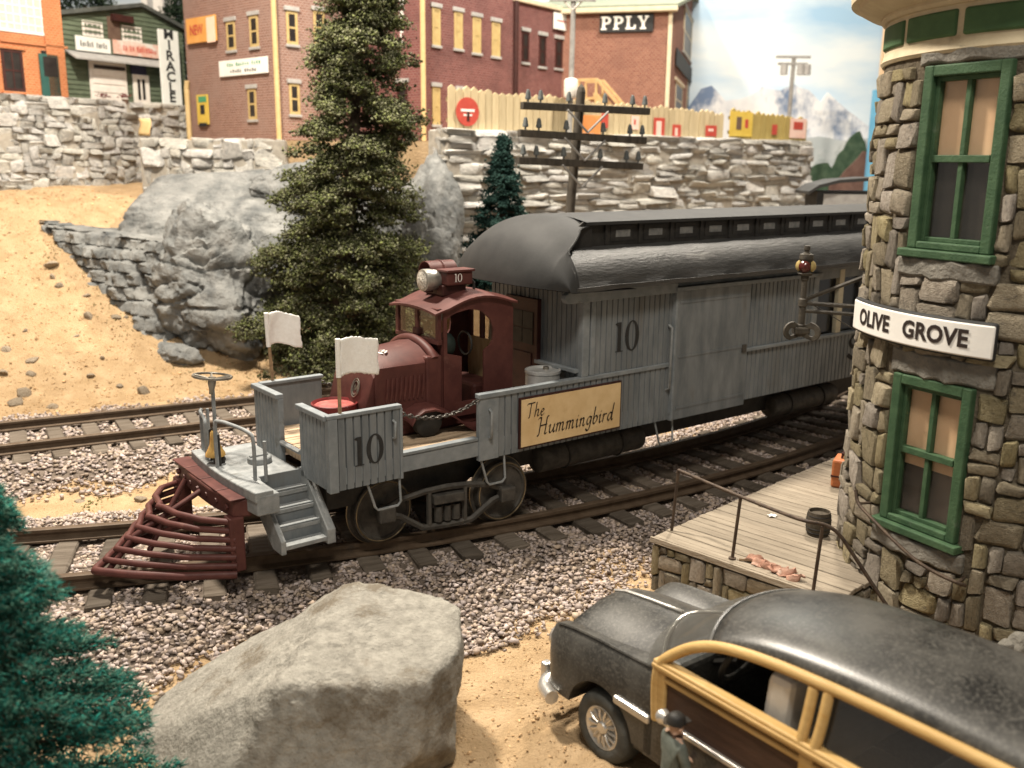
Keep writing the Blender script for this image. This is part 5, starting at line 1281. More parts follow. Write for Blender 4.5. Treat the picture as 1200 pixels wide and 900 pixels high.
BRB = brick_mat('dark_red_brick', (.130,.040,.038), (.19,.070,.062), (.24,.15,.135), 5.5, (.10,.05,.047))
BRC = brick_mat('red_brick', (.19,.072,.050), (.26,.115,.078), (.32,.21,.16), 5.5, (.18,.09,.07))
BRO = brick_mat('orange_brick', (.40,.125,.045), (.50,.18,.07), (.52,.27,.15), 6, (.36,.14,.065))
WFY = mat('ochre_window_paint', (.40,.29,.12), (.50,.375,.17), 8, .7, .1, 40)
WFW = mat('white_window_paint', (.66,.61,.56), (.76,.72,.66), 6, .7, .1, 40, c3=(.55,.47,.42), s3=3, t3=.62)
GRST = mat('grey_lintel', (.30,.29,.28), (.40,.39,.37), 8, .85, .2, 30)
TRIMC = mat('cream_building_trim', (.55,.46,.32), (.63,.55,.40), 6, .75, .1, 40)
TANP = mat('tan_pipe_paint', (.52,.37,.17), (.60,.45,.23), 6, .7, .1, 40)
DKR = mat('dark_room', (.012,.010,.010), (.03,.026,.024), 4, .4, 0)
class Face:
    """a wall of a building: origin, heading of the wall, pixel -> (along, height)"""
    def __init__(s, o, head, par, side='F'):
        s.o = Vector(o); s.t = Vector((math.cos(head), math.sin(head), 0)); s.n = Vector((math.sin(head), -math.cos(head), 0)); s.par = par; s.side = side
    def px(s, x, y):
        d = cF + cR*((x-600)/FPX) - cU*((y-450)/FPX); t = (s.o-Vector((0,0,HC))).dot(s.n)/d.dot(s.n)
        p = Vector((0,0,HC))+d*t-s.o; return p.dot(s.t), p.z
    def M(s):   # wall frame in the building's local space (F: x along, y into the wall; L: runs back along y)
        return Matrix.Identity(4) if s.side == 'F' else frame((0,0,0), (0,1,0), (1,0,0), (0,0,1))
    def box(s, name, a0, a1, o0, o1, z0, z1, m, par=None, bevel=.004):
        """o = distance out of the wall"""
        return MB().box(a0, a1, -o1, -o0, z0, z1, s.M()).build(name, m, par or s.par, bevel=bevel)
    def rect(s, name, x0, y0, x1, y1, o0, o1, m, par=None, bevel=.004):
        (a0, za), (a1, zb) = s.px(x0, (y0+y1)/2), s.px(x1, (y0+y1)/2); _, z1 = s.px((x0+x1)/2, y0); _, z0 = s.px((x0+x1)/2, y1)
        a0, a1 = sorted((a0, a1)); return s.box(name, a0, a1, o0, o1, z0, z1, m, par, bevel), (a0, a1, z0, z1)
    def window(s, x, y0, y1, wpx, fm, pm, lintel=True, rows=2, cols=1, lm=None):
        (a0, _), (a1, _) = s.px(x-wpx/2, (y0+y1)/2), s.px(x+wpx/2, (y0+y1)/2); _, z1 = s.px(x, y0); _, z0 = s.px(x, y1); a0, a1 = sorted((a0, a1)); t = min(.05, (a1-a0)*.22)
        mb = MB(); M_ = s.M()
        mb.box(a0,a0+t,-.014,.02,z0,z1,M_); mb.box(a1-t,a1,-.014,.02,z0,z1,M_); mb.box(a0+t,a1-t,-.014,.02,z1-t,z1,M_); mb.box(a0+t,a1-t,-.014,.02,z0,z0+t,M_)
        zz = (z1-z0)/rows
        for k in range(1, rows): mb.box(a0+t,a1-t,-.012,.02,z0+k*zz-t*.3,z0+k*zz+t*.3,M_)
        ww = (a1-a0)/cols
        for k in range(1, cols): mb.box(a0+k*ww-t*.25,a0+k*ww+t*.25,-.011,.02,z0+t,z1-t,M_)
        w = mb.build('window', fm, s.par)
        for k in range(rows): MB().box(a0+t,a1-t,-.006,-.002,z0+k*zz+t*.3,z0+(k+1)*zz-t*.3,M_).build('pane', pm, w)
        if lintel:
            e = (a1-a0)*.16; MB().box(a0-e,a1+e,-.035,.01,z1+.002,z1+.075,M_).build('lintel', lm or GRST, w, bevel=.006); MB().box(a0-e*.7,a1+e*.7,-.035,.01,z0-.05,z0-.002,M_).build('sill', lm or GRST, w, bevel=.006)
        return w
    def text(s, name, body, x, y, hpx, m, par, out, sx=1, vertical=False, bold=0.0):
        a, z = s.px(x, y); _, z2 = s.px(x, y+hpx); h = (z-z2)*1.35; sg = 1
        M_ = s.M() @ frame((a, -out, z), (1 if s.side == 'F' else -1,0,0), (0,0,1), (0,-1,0))
        return text_mesh(name, body, h, M_, m, par, bold=bold, sx=sx, vertical=vertical)
def marks(face, par, x0, x1, y0, y1, m, out):
    # a line of lettering too blurred to read: short strokes
    rk = random.Random(int(x0*7)); x = x0; mb = MB(); M_ = face.M()
    a0, zt = face.px(x0, y0); a1, _ = face.px(x1, y0); _, zb = face.px((x0+x1)/2, y1); _, zt = face.px((x0+x1)/2, y0)
    n = int((x1-x0)/2.6)
    for k in range(n):
        if rk.random() < .14: continue
        a = a0+(a1-a0)*(k+.2)/n; b = a0+(a1-a0)*(k+.2+rk.uniform(.35,.62))/n; lo = zb+(zt-zb)*rk.choice((0,0,.1)); hi = zt-(zt-zb)*rk.choice((0,.1,.3)); a, b = min(a,b), max(a,b)
        mb.box(a, b, -out-.004, -out, lo, hi, M_)
    o = mb.build('lettering', m, par); tag(o, kind='stuff'); return o
def shell(par, w, d, h, m, z0=0):
    return MB().box(0, w, 0, d, z0, h).build('wall', m, par)

# brown brick hotel seen corner-on
oA = at(328,160,17.6); oA.z = 3.33; rA = R(48)
hA = empty('brick_hotel', oA, rA, 'brown brick corner building with orange NEW sign beside the green shop', 'building')
shell(hA, 3.3, 3.02, 4.2, BRA)
fF = Face(oA, rA, hA); fL = Face(oA, rA+R(90), hA, 'L')
for x, y0, y1 in ((271,25,59),(298,18,55)): fL.window(x, y0, y1, 10, WFY, DKR)
fL.window(296, 104, 140, 9.5, WFY, DKR)
fF.window(342, 13, 52, 13, WFY, DKR); fF.window(345, 98, 134, 12, WFY, DKR); fF.window(420, 14, 52, 13, WFY, DKR); fF.window(374, 13, 52, 13, WFY, DKR)
MB().tube([(-.05,-.05,0),(-.05,-.05,4.2)], .045, 8).build('downpipe', TANP, hA); MB().tube([(-.06,2.98,0),(-.06,2.98,1.0),(-.06,2.94,1.15)], .05, 8).build('downpipe', TANP, hA)
MB().box(-.06,3.36,-.06,3.08,3.78,3.95).build('cornice', GRST, hA, bevel=.01)
ORG = mat('orange_sign', (.62,.29,.07), (.70,.36,.11), 4, .6, .05, 30); ORL = mat('pink_sign_end', (.80,.55,.42), (.84,.62,.48), 4, .6, 0)
RED1 = mat('sign_red', (.40,.05,.035), (.50,.08,.055), 6, .6, 0); YEL = mat('yellow_sign', (.58,.40,.06), (.66,.48,.10), 4, .6, 0); GRN = mat('sign_green', (.05,.25,.12), (.08,.3,.15), 5, .6, 0)
WSG = mat('white_wall_sign', (.70,.72,.68), (.80,.80,.76), 5, .7, 0)
o_, b_ = fL.rect('new_sign', 222, 20, 256, 50, .03, .07, ORG); fL.rect('sign_end', 246, 20, 256, 50, .07, .075, ORL, o_); fL.text('lettering', 'NEW', 234, 36, 12, RED1, o_, .078, .8, bold=.006)
o_, b_ = fL.rect('arched_sign', 259, 69, 316, 88, .02, .045, WSG); marks(fL, o_, 268, 308, 72.5, 76.5, GRN, .046); marks(fL, o_, 272, 303, 80.5, 84.5, INKG, .046)
o_, b_ = fL.rect('yellow_sign', 233, 111, 246, 146, .02, .04, YEL); fL.rect('sign_mark', 237, 123, 242, 134, .04, .045, INKG, o_); fL.rect('sign_mark', 234.5, 113, 244, 120, .04, .045, GRN, o_); fL.rect('sign_foot', 236, 144, 245, 148, .04, .05, INKG, o_)

# dark red hotel and its lower wing
oB = at(496,155,18.0); oB.z = 3.33; rB = R(53)
hB = empty('brick_hotel', oB, rB, 'dark red brick hotel with yellow windows behind the big conifer', 'building')
fB = Face(oB, rB, hB); fBL = Face(oB, rB+R(90), hB, 'L')
wB = fB.px(600, 90)[0]; wC = fB.px(706, 90)[0]; zC = fB.px(655, 13)[1]
shell(hB, wB, 2.6, 4.5, BRB)
for x, y0, y1 in ((511,9,53),(537,14,57),(558.5,20,62),(581,26,66)): fB.window(x, y0, y1, 9.5, WFY, WFY)
fB.window(511, 102, 146, 9, WFY, WFY); fB.window(540, 106, 146, 9, WFY, WFY)
fBL.window(472, 97, 152, 12, MAROOND, DKR)
MB().tube([(-.04,-.05,0),(-.04,-.05,4.5)], .045, 8).build('downpipe', TANP, hB)
fBL.text('lettering', 'HOTEL', 471, 22, 11, WHITEL, hB, .012, .85, vertical=True, bold=.005)
hC = empty('brick_wing', oB+Vector((math.cos(rB), math.sin(rB), 0))*(wB+.01), rB, 'lower red brick wing with dark windows and small white sign', 'building')
fC = Face(hC.location, rB, hC); wc = wC-wB
shell(hC, wc, 2.6, zC, BRB); MB().box(-.0,wc+.05,-.06,2.6,zC,zC+.09).build('cornice', TRIMC, hC, bevel=.01)
for x, y0, y1 in ((615.5,37,73),(635.5,42,78),(654.5,46,80),(675,51,83),(690,55,87)): fC.window(x, y0, y1, 8, MAROOND, DKR)
MB().tube([(.06,-.05,0),(.06,-.05,zC)], .045, 8).build('downpipe', MAROOND, hC)
o_, b_ = fC.rect('roof_sign', 647, 17, 670, 36, .03, .06, WSG); fC.rect('sign_stripe', 650, 25, 667, 26.5, .06, .064, RED1, o_)

# supply store
oS = at(787,8,21.0); zS = oS.z; oS.z = 3.33; rS = R(76)
hS = empty('supply_store', oS, rS, 'red brick supply store with white PPLY lettering and cream corner trim', 'building')
fS = Face(oS, rS, hS); fSL = Face(oS, rS+R(90), hS, 'L')
wS = fS.px(824.5, 60)[0]; hh = zS-3.33
shell(hS, wS, 3.2, hh, BRC)
MB().prism([(0,hh),(wS,hh),(wS/2,hh+1.1)], .02, 3.2).build('gable', BRC, hS)
GRF = mat('green_shingle_roof', (.20,.23,.17), (.27,.29,.22), 6, .85, .3, 20)
for s_ in (-1, 1):
    x0 = wS/2; x1 = wS/2+s_*(wS/2+.14); z1 = hh-.14*2.2/wS
    MB().prism([(x0,hh+1.1),(x1,z1),(x1,z1+.07),(x0,hh+1.18)], -.14, 3.3).build('roof', GRF, hS)
MB().box(-.16,-.02,-.14,3.3,hh-.10,hh+.0).build('eave', TRIMC, hS, bevel=.02); 
MB().box(-.035,.05,-.035,.05,0,hh-.10).build('corner_trim', TRIMC, hS, bevel=.008)
MB().tube([(wS+.02,-.06,0),(wS+.02,-.06,hh-.5),(wS+.05,-.09,hh-.2)], .04, 8).build('downpipe', GRST, hS)
fS.window(806, 15, 68, 9, TRIMC, DKR); fS.window(795, 98, 138, 8, TRIMC, DKR, lm=TRIMC); fS.window(809, 96, 138, 9, TRIMC, DKR, lm=TRIMC)
fS.rect('wall_sign', 790, 73, 817, 92, .02, .05, INKG)
o_, b_ = fSL.rect('name_sign', 703, 17, 766, 38, .02, .05, INKG); 
def serif_text(word, x0, x1, y0, y1):
    # heavy slab letters P, P, L, Y
    aL = fSL.px(x0, y0)[0]; aR = fSL.px(x1, y1)[0]; z1 = fSL.px((x0+x1)/2, y0)[1]; z0 = fSL.px((x0+x1)/2, y1)[1]; h = z1-z0; W_ = aL-aR; k = W_/len(word)
    for q, ch in enumerate(word):
        M_ = fSL.M() @ frame((aL-q*k, -.054, z0), (-1,0,0), (0,0,1), (0,-1,0)); w = k*.88; mb = MB()
        def bar(a, b, c, d, zz=0): mb.add([(a*w,b*h,zz),(c*w,b*h,zz),(c*w,d*h,zz),(a*w,d*h,zz)], [(0,1,2,3)], M_)
        if ch == 'P':
            bar(.14,.0,.40,1.0); bar(.02,0,.55,.12,.001); bar(.02,.88,.40,1.0,.001)
            n = 10; vs = []; 
            for i in range(n+1):
                a = math.pi*i/n-math.pi/2; vs += [((.50+.46*math.cos(a))*w,(.70+.30*math.sin(a))*h,.002), ((.50+.20*math.cos(a))*w,(.70+.16*math.sin(a))*h,.002)]
            mb.add(vs, [(2*i,2*i+2,2*i+3,2*i+1) for i in range(n)], M_); bar(.35,.40,.52,.54,.003); bar(.35,.86,.52,1.0,.003)
        if ch == 'L': bar(.14,0,.40,1.0); bar(.02,0,.95,.14,.001); bar(.02,.88,.54,1.0,.001); bar(.80,.0,.95,.34,.002)
        if ch == 'Y':
            bar(.37,0,.63,.5); bar(.22,0,.78,.12,.001); bar(-.02,.88,.38,1.0,.001); bar(.64,.88,1.0,1.0,.001)
            mb.add([(.04*w,.95*h,.002),(.30*w,.95*h,.002),(.62*w,.42*h,.002),(.38*w,.42*h,.002)], [(0,1,2,3)], M_); mb.add([(.94*w,.95*h,.003),(.78*w,.95*h,.003),(.45*w,.42*h,.003),(.61*w,.42*h,.003)], [(0,1,2,3)], M_)
        mb.build('letter', WHITEL, o_)
serif_text('UPPLY', 690.5, 762, 19.5, 35)
# wooden stairs on its side
st = empty('wooden_stairs', at(727,134,20.4), R(156), 'tan wooden outside stairs between the brick wing and supply store', 'stairs')
st.location.z = 3.33; zt = at(712,95,20.4).z-3.33
FNC = mat('pale_fence_wood', (.45,.36,.215), (.55,.45,.28), 6, .85, .2, 30, rv=.10, stretch=(3,3,.4)); STW = mat('tan_stair_wood', (.45,.29,.13), (.55,.38,.19), 6, .85, .2, 30)
for k in range(7): MB().box(-.45+k*.14,-.30+k*.14,-.3,.1,.12+k*(zt*.75-.12)/6-.02,.12+k*(zt*.75-.12)/6+.02).build('tread', STW, st)
for y_ in (-.31,.11):
    MB().prism([(-.5,.0),(-.36,.0),(.56,zt*.75),(.56,zt*.75+.1),(.48,zt*.75+.1)], y_-.02, y_+.02).build('stringer', STW, st)
    MB().prism([(-.5,.34),(-.46,.30),(.5,zt*.75+.33),(.9,zt*.75+.33),(.9,zt*.75+.39),(.48,zt*.75+.39)], y_-.025, y_+.025).build('handrail', STW, st)
    for x_ in (-.44,.02,.5,.88): 
        zz = max(0, (x_+.45)/.98)*zt*.75; zz = min(zz, zt*.75); MB().box(x_-.025,x_+.025,y_-.022,y_+.022,0 if x_ > .4 else zz, zz+.33).build('post', STW, st)
MB().box(.5,.95,-.33,.13,zt*.75-.03,zt*.75+.02).build('landing', STW, st)

# orange shop and green shop on the upper terrace
rO = R(60); oO = at(78,113,18.2); oO.z = 3.98; dO = Vector((math.cos(rO), math.sin(rO), 0))
bO = empty('orange_shop', oO-dO*3.2, rO, 'orange brick shop with green door at the end of the street', 'building')
fO = Face(bO.location, rO, bO); shell(bO, 3.2, 2.4, 3.2, BRO)
MB().box(2.86,3.22,-.03,.0,0,3.2).build('corner_pier', BRO, bO)
fO.window(26, 0-14, 39, 74, WFW, mat('pinkish_panes', (.52,.40,.34), (.66,.56,.48), 9, .4, .05, 20), lintel=False, rows=5, cols=9); fO.window(15, 58, 107, 25, MAROOND, DKR, rows=2, cols=2, lm=BRO)
o_, b_ = fO.rect('door', 47, 64, 69, 116, .004, .03, mat('dark_green_door', (.02,.075,.065), (.03,.10,.085), 5, .6, .1, 40)); fO.rect('door_glass', 50, 67, 66, 90, .03, .035, DKR, o_); fO.rect('fan_light', 48, 60, 67, 64.5, .004, .02, DKR, o_)
fO.rect('sill_band', 0, 50, 78, 53, .004, .03, BRO)
oG = at(80,118,18.35); oG.z = 3.98
bG = empty('green_shop', oG, rO, 'green clapboard gabled shop with white garage door and vertical MIRACLE sign', 'building')
fG = Face(oG, rO, bG); wG = fG.px(216, 80)[0]; zl = fG.px(80,18)[1]; zr = fG.px(213,36)[1]; ap, zp = fG.px(163,8)
GRW = mat('green_clapboard', (.075,.098,.062), (.115,.140,.092), 5, .85, .15, 20, c3=(.15,.17,.125), s3=2.5, t3=.6, stretch=(1,1,5))
ci = MB(); n_ = 22
for k in range(n_):     # lapped boards following the gable
    z0 = k*zp/n_; z1 = (k+1)*zp/n_
    def xr(z):
        a0 = 0 if z <= zl else ap*(z-zl)/(zp-zl); a1 = wG if z <= zr else wG-(wG-ap)*(z-zr)/(zp-zr); return a0, a1
    (a, b), (c, d) = xr(z0), xr(z1)
    if b-a > .02: ci.add([(a,-.018,z0),(b,-.018,z0),(d,0,z1),(c,0,z1)], [(0,1,2,3)])
    if k and b-a > .02: ci.add([(a,-.018,z0),(b,-.018,z0),(b,0,z0),(a,0,z0)], [(0,1,2,3)])
wo = ci.build('clapboards', GRW, bG); tag(wo, kind='stuff')
MB().prism([(0,0),(wG,0),(wG,zr),(ap,zp),(0,zl)], .002, 2.4).build('wall', GRW, bG)
DKRF = mat('dark_roof', (.05,.055,.05), (.09,.095,.085), 6, .85, .2, 20)
MB().prism([(-.12,zl-.03),(ap,zp+.0),(ap,zp+.07),(-.12,zl+.05)], -.10, 2.5).build('roof', DKRF, bG); MB().prism([(ap,zp),(wG+.12,zr-.03),(wG+.12,zr+.05),(ap,zp+.07)], -.10, 2.5).build('roof', DKRF, bG)
fG.window(108, 25, 44, 24, WFW, GRST, lintel=False, rows=2, cols=4); fG.window(154, 31, 50, 23, WFW, GRST, lintel=False, rows=2, cols=4)
SALM = mat('faded_red_sign', (.60,.28,.20), (.70,.50,.42), 4, .75, 0, c3=(.66,.62,.56), s3=3, t3=.5); 
o_, b_ = fG.rect('wall_sign', 87, 44, 127, 61, .03, .06, WSG); marks(fG, o_, 91, 123, 49, 56, INKG, .061)
o_, b_ = fG.rect('wall_sign', 131, 50, 186, 66, .03, .06, SALM); marks(fG, o_, 136, 181, 55, 61.5, RED1, .061)
BRN = mat('brown_stain_boards', (.10,.06,.045), (.15,.10,.07), 5, .85, .1, 20); fG.rect('patched_boards', 125, 20, 140, 46, .02, .024, BRN); fG.rect('loft_beam', 128, 18, 152, 26, .03, .12, MAROOND)
MB().prism([(-.30,fG.px(84,66)[1]-.06),(0,fG.px(84,62)[1]+.02),(0,fG.px(84,62)[1]+.05),(-.30,fG.px(84,66)[1]-.03)], .02, fG.px(186,70)[0], axis='x').build('awning', GRST, bG)
o_, b_ = fG.rect('garage_door', 104, 73, 147, 121, .02, .05, WFW)
for k in range(4): fG.box('door_panel', b_[0]+.06, b_[1]-.06, .05, .062, b_[2]+.04+k*(b_[3]-b_[2]-.05)/4.6, b_[2]+.0+(k+1)*(b_[3]-b_[2]-.05)/4.6, WFW, o_)
fG.rect('door_lights', 108, 77.5, 144, 81.5, .05, .066, DKR, o_)
o_, b_ = fG.rect('door', 155, 88, 173.5, 122.5, .02, .05, WFW); fG.rect('door_glass', 159.5, 93, 162.8, 117, .05, .055, DKR, o_); fG.rect('door_glass', 165, 93.3, 168.3, 117, .05, .055, DKR, o_)
fG.rect('notice', 152, 77, 170, 87.5, .02, .04, mat('navy_notice', (.02,.02,.05), (.035,.035,.08), 5, .6, 0))
o_, b_ = fG.rect('vertical_sign', 175, 37, 197.5, 124, .30, .34, WSG); fG.text('lettering', 'MIRACLE', 186, 79, 11.5, INKG, o_, .345, 1.25, vertical=True, bold=.008)
for px, nm in ((121,'pot of red flowers at the left of the white garage door'),(147,'pot of red flowers at the right of the white garage door')):
    p = at(px, 121, 18.6); fp = empty('flower_pot', (p.x, p.y, 3.98), 0, nm, 'flowers'); MB().lathe([(0,0),(.05,0),(.065,.09),(0,.09)], 10).build('pot', BRN, fp)
    pts = np.array([[rnd.gauss(0,.05), rnd.gauss(0,.05), .12+rnd.uniform(0,.07)] for _ in range(60)]); scatter_mesh('blossoms', pts, np.full(60,.018), REDP, 3, 1, fp)
# white tower house farther back
bW = empty('white_house', (at(187,10,24).x, 24, 3.98), R(20), 'white building rising behind the green shop roof', 'building')
MB().box(-.40,.38,0,1,0,4).build('wall', WFW, bW); 
for x_ in (-.2,.15): MB().box(x_-.06,x_+.06,-.02,.01,1.7,2.7).build('window', GRST, bW)
MB().prism([(-.45,2.9),(.43,2.9),(0,3.6)], -.04, 1.04).build('gable', GRST, bW)

# stone retaining walls
WALLS = [block_mesh('stone', 40+i, .20, .17) for i in range(8)]
PALE = mat('pale_wall_stone', (.42,.405,.375), (.66,.635,.585), 5, .9, .9, 16, c3=(.27,.265,.26), s3=2.2, t3=.56, rv=.22, hue=.012, bdist=.04, spec=.15)
TANW = mat('tan_wall_stone', (.30,.25,.19), (.46,.39,.30), 6, .9, .6, 18, c3=(.24,.225,.21), s3=2.4, t3=.57, rv=.25, hue=.015, bdist=.03, spec=.15)
WMORT = mat('wall_mortar', (.26,.235,.20), (.38,.345,.29), 8, .95, .4, 20)
def ret_wall(name, p0, p1, z0, z1, nx_, nz_, m, label, bias, seed, dep=.22, back=.5, lime=None):
    p0, p1 = Vector((*p0,0)), Vector((*p1,0)); d = p1-p0; L_ = d.length; rz = math.atan2(d.y, d.x)
    w = empty(name, (p0.x, p0.y, z0), rz, label, 'wall'); MB().box(0, L_, -.072, back, 0, z1-z0-.03).build('core', WMORT, w); rg8 = random.Random(seed); cw_, ch_ = L_/nx_, (z1-z0)/nz_
    for (i, j, a, b) in pack(nx_, nz_, rg8, bias=bias):
        stone(rg8.choice(WALLS), m, w, ((i+a/2)*cw_+rg8.uniform(-.01,.01), rg8.uniform(-.035,.04), (j+b/2)*ch_+rg8.uniform(-.008,.008)), rg8.choice((0, math.pi)), (a*cw_*1.0, dep, b*ch_*1.0), tilt=rg8.uniform(-.05,.05))
    return w
ret_wall('retaining_wall', (-9.36,15.15), (-6.5,20.0), 2.2, 4.03, 40, 17, PALE, 'rough pale stone wall under the orange and green shops', ((1,1,2,2,3), (1,1,1,2)), 31)
ret_wall('retaining_wall', (-6.45,17.0), (-3.95,17.0), 2.35, 3.34, 14, 6, TANW, 'low tan block wall below the brown brick building', ((1,2,2,3), (1,1,2)), 32)
ret_wall('retaining_wall', (-1.12,15.95), (6.58,22.0), 1.5, 3.52, 56, 19, PALE, 'long coursed pale stone wall under the board fence', ((3,3,4,4,5), (1,1,1,1,1,2)), 33)
MB_r = ret_wall('retaining_wall', (-1.35,16.9), (-1.12,15.98), 1.5, 3.52, 4, 15, PALE, 'short stone return at the near end of the fence wall', ((1,2), (1,1,2)), 34, back=.06)
# board fences
def fence(name, p0, p1, zb0, zb1, zt0, zt1, n, m, label):
    p0, p1 = Vector((*p0,0)), Vector((*p1,0)); d = p1-p0; L_ = d.length; rz = math.atan2(d.y, d.x); f_ = empty(name, (p0.x, p0.y, 3.3), rz, label, 'fence'); w = L_/n
    for k in range(n):
        t = (k+.5)/n; zt = zt0+(zt1-zt0)*t+rnd.uniform(-.03,.03)-3.3; zb = zb0+(zb1-zb0)*t-3.3
        MB().prism([(k*w+.006,zb),((k+1)*w-.006,zb),((k+1)*w-.006,zt-.03),((k+.5)*w,zt+rnd.uniform(-.005,.025)),(k*w+.006,zt-.03)], rnd.uniform(-.012,.006), .03).build('board', m, f_)
    for q in (.12, .42): 
        za, zb_ = zb0+(zt0-zb0)*q*1.6-3.3, zb1+(zt1-zb1)*q*1.6-3.3; MB().add([(0,.032,za),(L_,.032,zb_),(L_,.032,zb_+.07),(0,.032,za+.07),(0,.07,za),(L_,.07,zb_),(L_,.07,zb_+.07),(0,.07,za+.07)], [(0,1,2,3),(4,5,6,7),(0,1,5,4),(3,2,6,7)]).build('fence_rail', m, f_)
    return f_, Face(f_.location, rz, f_)
fn1, fc1 = fence('board_fence', (-1.08,16.12), (4.28,20.28), 3.50, 3.50, 4.17, 4.02, 46, FNC, 'long pale yellow board fence on top of the stone wall')
FNO = mat('olive_fence_wood', (.34,.25,.075), (.44,.34,.12), 6, .85, .2, 30, rv=.12, stretch=(3,3,.4))
fn2, fc2 = fence('board_fence', (4.45,20.42), (6.50,22.0), 3.50, 3.50, 4.10, 4.00, 16, FNO, 'olive yellow board fence at the far end of the stone wall')
def disc(face, x, y, rpx, m, par, out):
    a, z = face.px(x, y); r_ = face.px(x, y-rpx)[1]-z
    return MB().lathe([(0,.012),(r_,.012),(r_,0)], 28, frame((a, -out, z), (1,0,0), (0,0,1), (0,-1,0))).build('round_sign', m, par, smooth=40)
d_ = disc(fc1, 547, 131, 17, RED1, fn1, .015); fc1.rect('sign_stripe', 539, 128, 555, 131, .027, .030, WHITEL, d_); fc1.rect('sign_stripe', 542, 134, 552, 136, .027, .030, WHITEL, d_); fc1.rect('sign_bottle', 546, 131.5, 549, 142, .028, .033, MAROOND, d_)
ORP = mat('orange_poster', (.72,.26,.07), (.80,.34,.12), 4, .7, 0); PNK = mat('pink_poster', (.74,.48,.40), (.80,.58,.50), 4, .7, 0)
o_, b_ = fc1.rect('poster', 682, 135, 703, 158, .015, .022, ORP); fc1.rect('poster_mark', 704, 133, 712, 150, .015, .022, RED1, o_)
for x0, x1, y0, y1, m_ in ((765,778,138,166,RED1),(787,797,146,165,RED1),(826,839,147,160,RED1),(739,748,136,152,PNK)):
    o_, b_ = fc1.rect('poster', x0, y0, x1, y1, .015, .022, m_); fc1.rect('poster_mark', x0+3, y0+4, x1-4, y1-6, .022, .026, PNK if m_ is RED1 else RED1, o_)
o_, b_ = fc2.rect('poster', 854, 131, 881, 160, .015, .022, YEL); fc2.rect('poster_mark', 862, 137, 868, 152, .022, .026, BRN, o_); fc2.rect('poster_mark', 872, 140, 876, 150, .022, .026, RED1, o_)
fc2.rect('poster', 904, 146, 910, 158, .015, .022, RED1); o_, b_ = fc2.rect('poster', 925, 139, 944, 162, .015, .022, PNK); fc2.rect('poster_mark', 929, 143, 940, 152, .022, .026, RED1, o_)
rg9 = at(180,148,18.1)
rag = MB().grid(lambda i, j: (rg9.x-.10+.05*i+.02*math.sin(j), rg9.y-.42+.02*math.sin(i*2+j), rg9.z+.12-.06*j), 4, 5).build('yellow_rag', TANP, None, smooth=60); rag.modifiers.new('Solidify', 'SOLIDIFY').thickness = .02; tag(rag, 'ochre rag hanging on the pale stone wall below the green shop', 'rag')

# poles
POLE = mat('dark_pole_wood', (.040,.034,.027), (.085,.072,.056), 10, .85, .3, 30, stretch=(2,2,.4)); INS = mat('grey_insulator', (.085,.095,.095), (.15,.16,.155), 12, .45, .1, 30); BRACE = mat('grey_brace', (.22,.21,.20), (.32,.31,.29), 10, .6, .1, 30)
YP = 13.0; pt = at(681,108,YP); pb = at(668,246,YP); dirp = (pt-pb).normalized(); pb2 = pb-dirp*((pb.z+.25)/dirp.z)
tp = empty('telegraph_pole', pb2, 0, 'dark telegraph pole with three crossarms of insulators behind the train roof', 'pole')
MB().tube([Vector((0,0,0)), pt-pb2], [.075,.060], 10).build('pole', POLE, tp, smooth=60); MB().lathe([(.06,0),(.045,.06),(0,.11)], 8, Matrix.Translation(pt-pb2)).build('pole_cap', POLE, tp)
for (xl, yl), (xr_, yr), xs_ in (((608,124),(756,131),(615,629,661,703,736,751)), ((605,156),(752,165),(612,627,658,701,733,748)), ((603,188),(748,195),(609.5,624,655,697.5,729,743.5))):
    A_ = at(xl, yl, 12.55)-pb2; B_ = at(xr_, yr, 13.25)-pb2; ax_ = (B_-A_).normalized(); sd_ = ax_.cross(Vector((0,0,1))).normalized(); M_ = frame(A_+sd_*.09, ax_, -sd_, sd_.cross(ax_)*1.0); L_ = (B_-A_).length
    ca = MB().box(0, L_, -.05, .05, -.045, .045, M_).build('crossarm', POLE, tp, bevel=.008)
    for x in xs_:
        t = (x-xl)/(xr_-xl); p = A_.lerp(B_, t)+sd_*.09+Vector((0,0,.045))
        MB().lathe([(.012,0),(.012,.03),(.036,.035),(.038,.06),(.030,.09),(.032,.10),(.018,.15),(0,.155)], 10, Matrix.Translation(p)).build('insulator', INS, ca, smooth=40)
    mid = A_.lerp(B_, .5); 
    for t in (.335, .655):
        MB().tube([A_.lerp(B_, t)+sd_*.15+Vector((0,0,-.03)), A_.lerp(B_, .495)+sd_*.15+Vector((0,0,-.30))], .016, 6).build('brace', BRACE, ca)
YQ = 17.6; q0 = at(668,128,YQ); q1 = at(669,-12,YQ)
gp = empty('utility_pole', (q0.x, YQ, 3.33), 0, 'thin grey utility pole with white transformer in front of the red brick wing', 'pole')
MB().tube([(0,0,0),(.02,0,q1.z-3.33)], .045, 8).build('pole', BRACE, gp); zt_ = at(668,104,YQ).z-3.33
MB().lathe([(0,-.16),(.10,-.16),(.12,-.13),(.12,.13),(.10,.16),(0,.18)], 16, Matrix.Translation((0,-.1,zt_))).build('transformer', WFW, gp, smooth=40)
zq = at(668,12,YQ).z-3.33; MB().tube([(-.14,-.03,zq+.14),(0.0,-.03,zq),(.16,-.03,zq+.14)], .02, 5).build('pole_braces', WFW, gp); MB().box(-.4,.4,-.07,-.02,zq+.14,zq+.2).build('crossarm', BRACE, gp)
YU = 24.5; u0 = at(924,138,YU); u1 = at(927,66,YU)
up = empty('utility_pole', (u0.x, YU, u0.z-1.0), 0, 'far thin pole with double crossarms and cans before the mountains', 'pole')
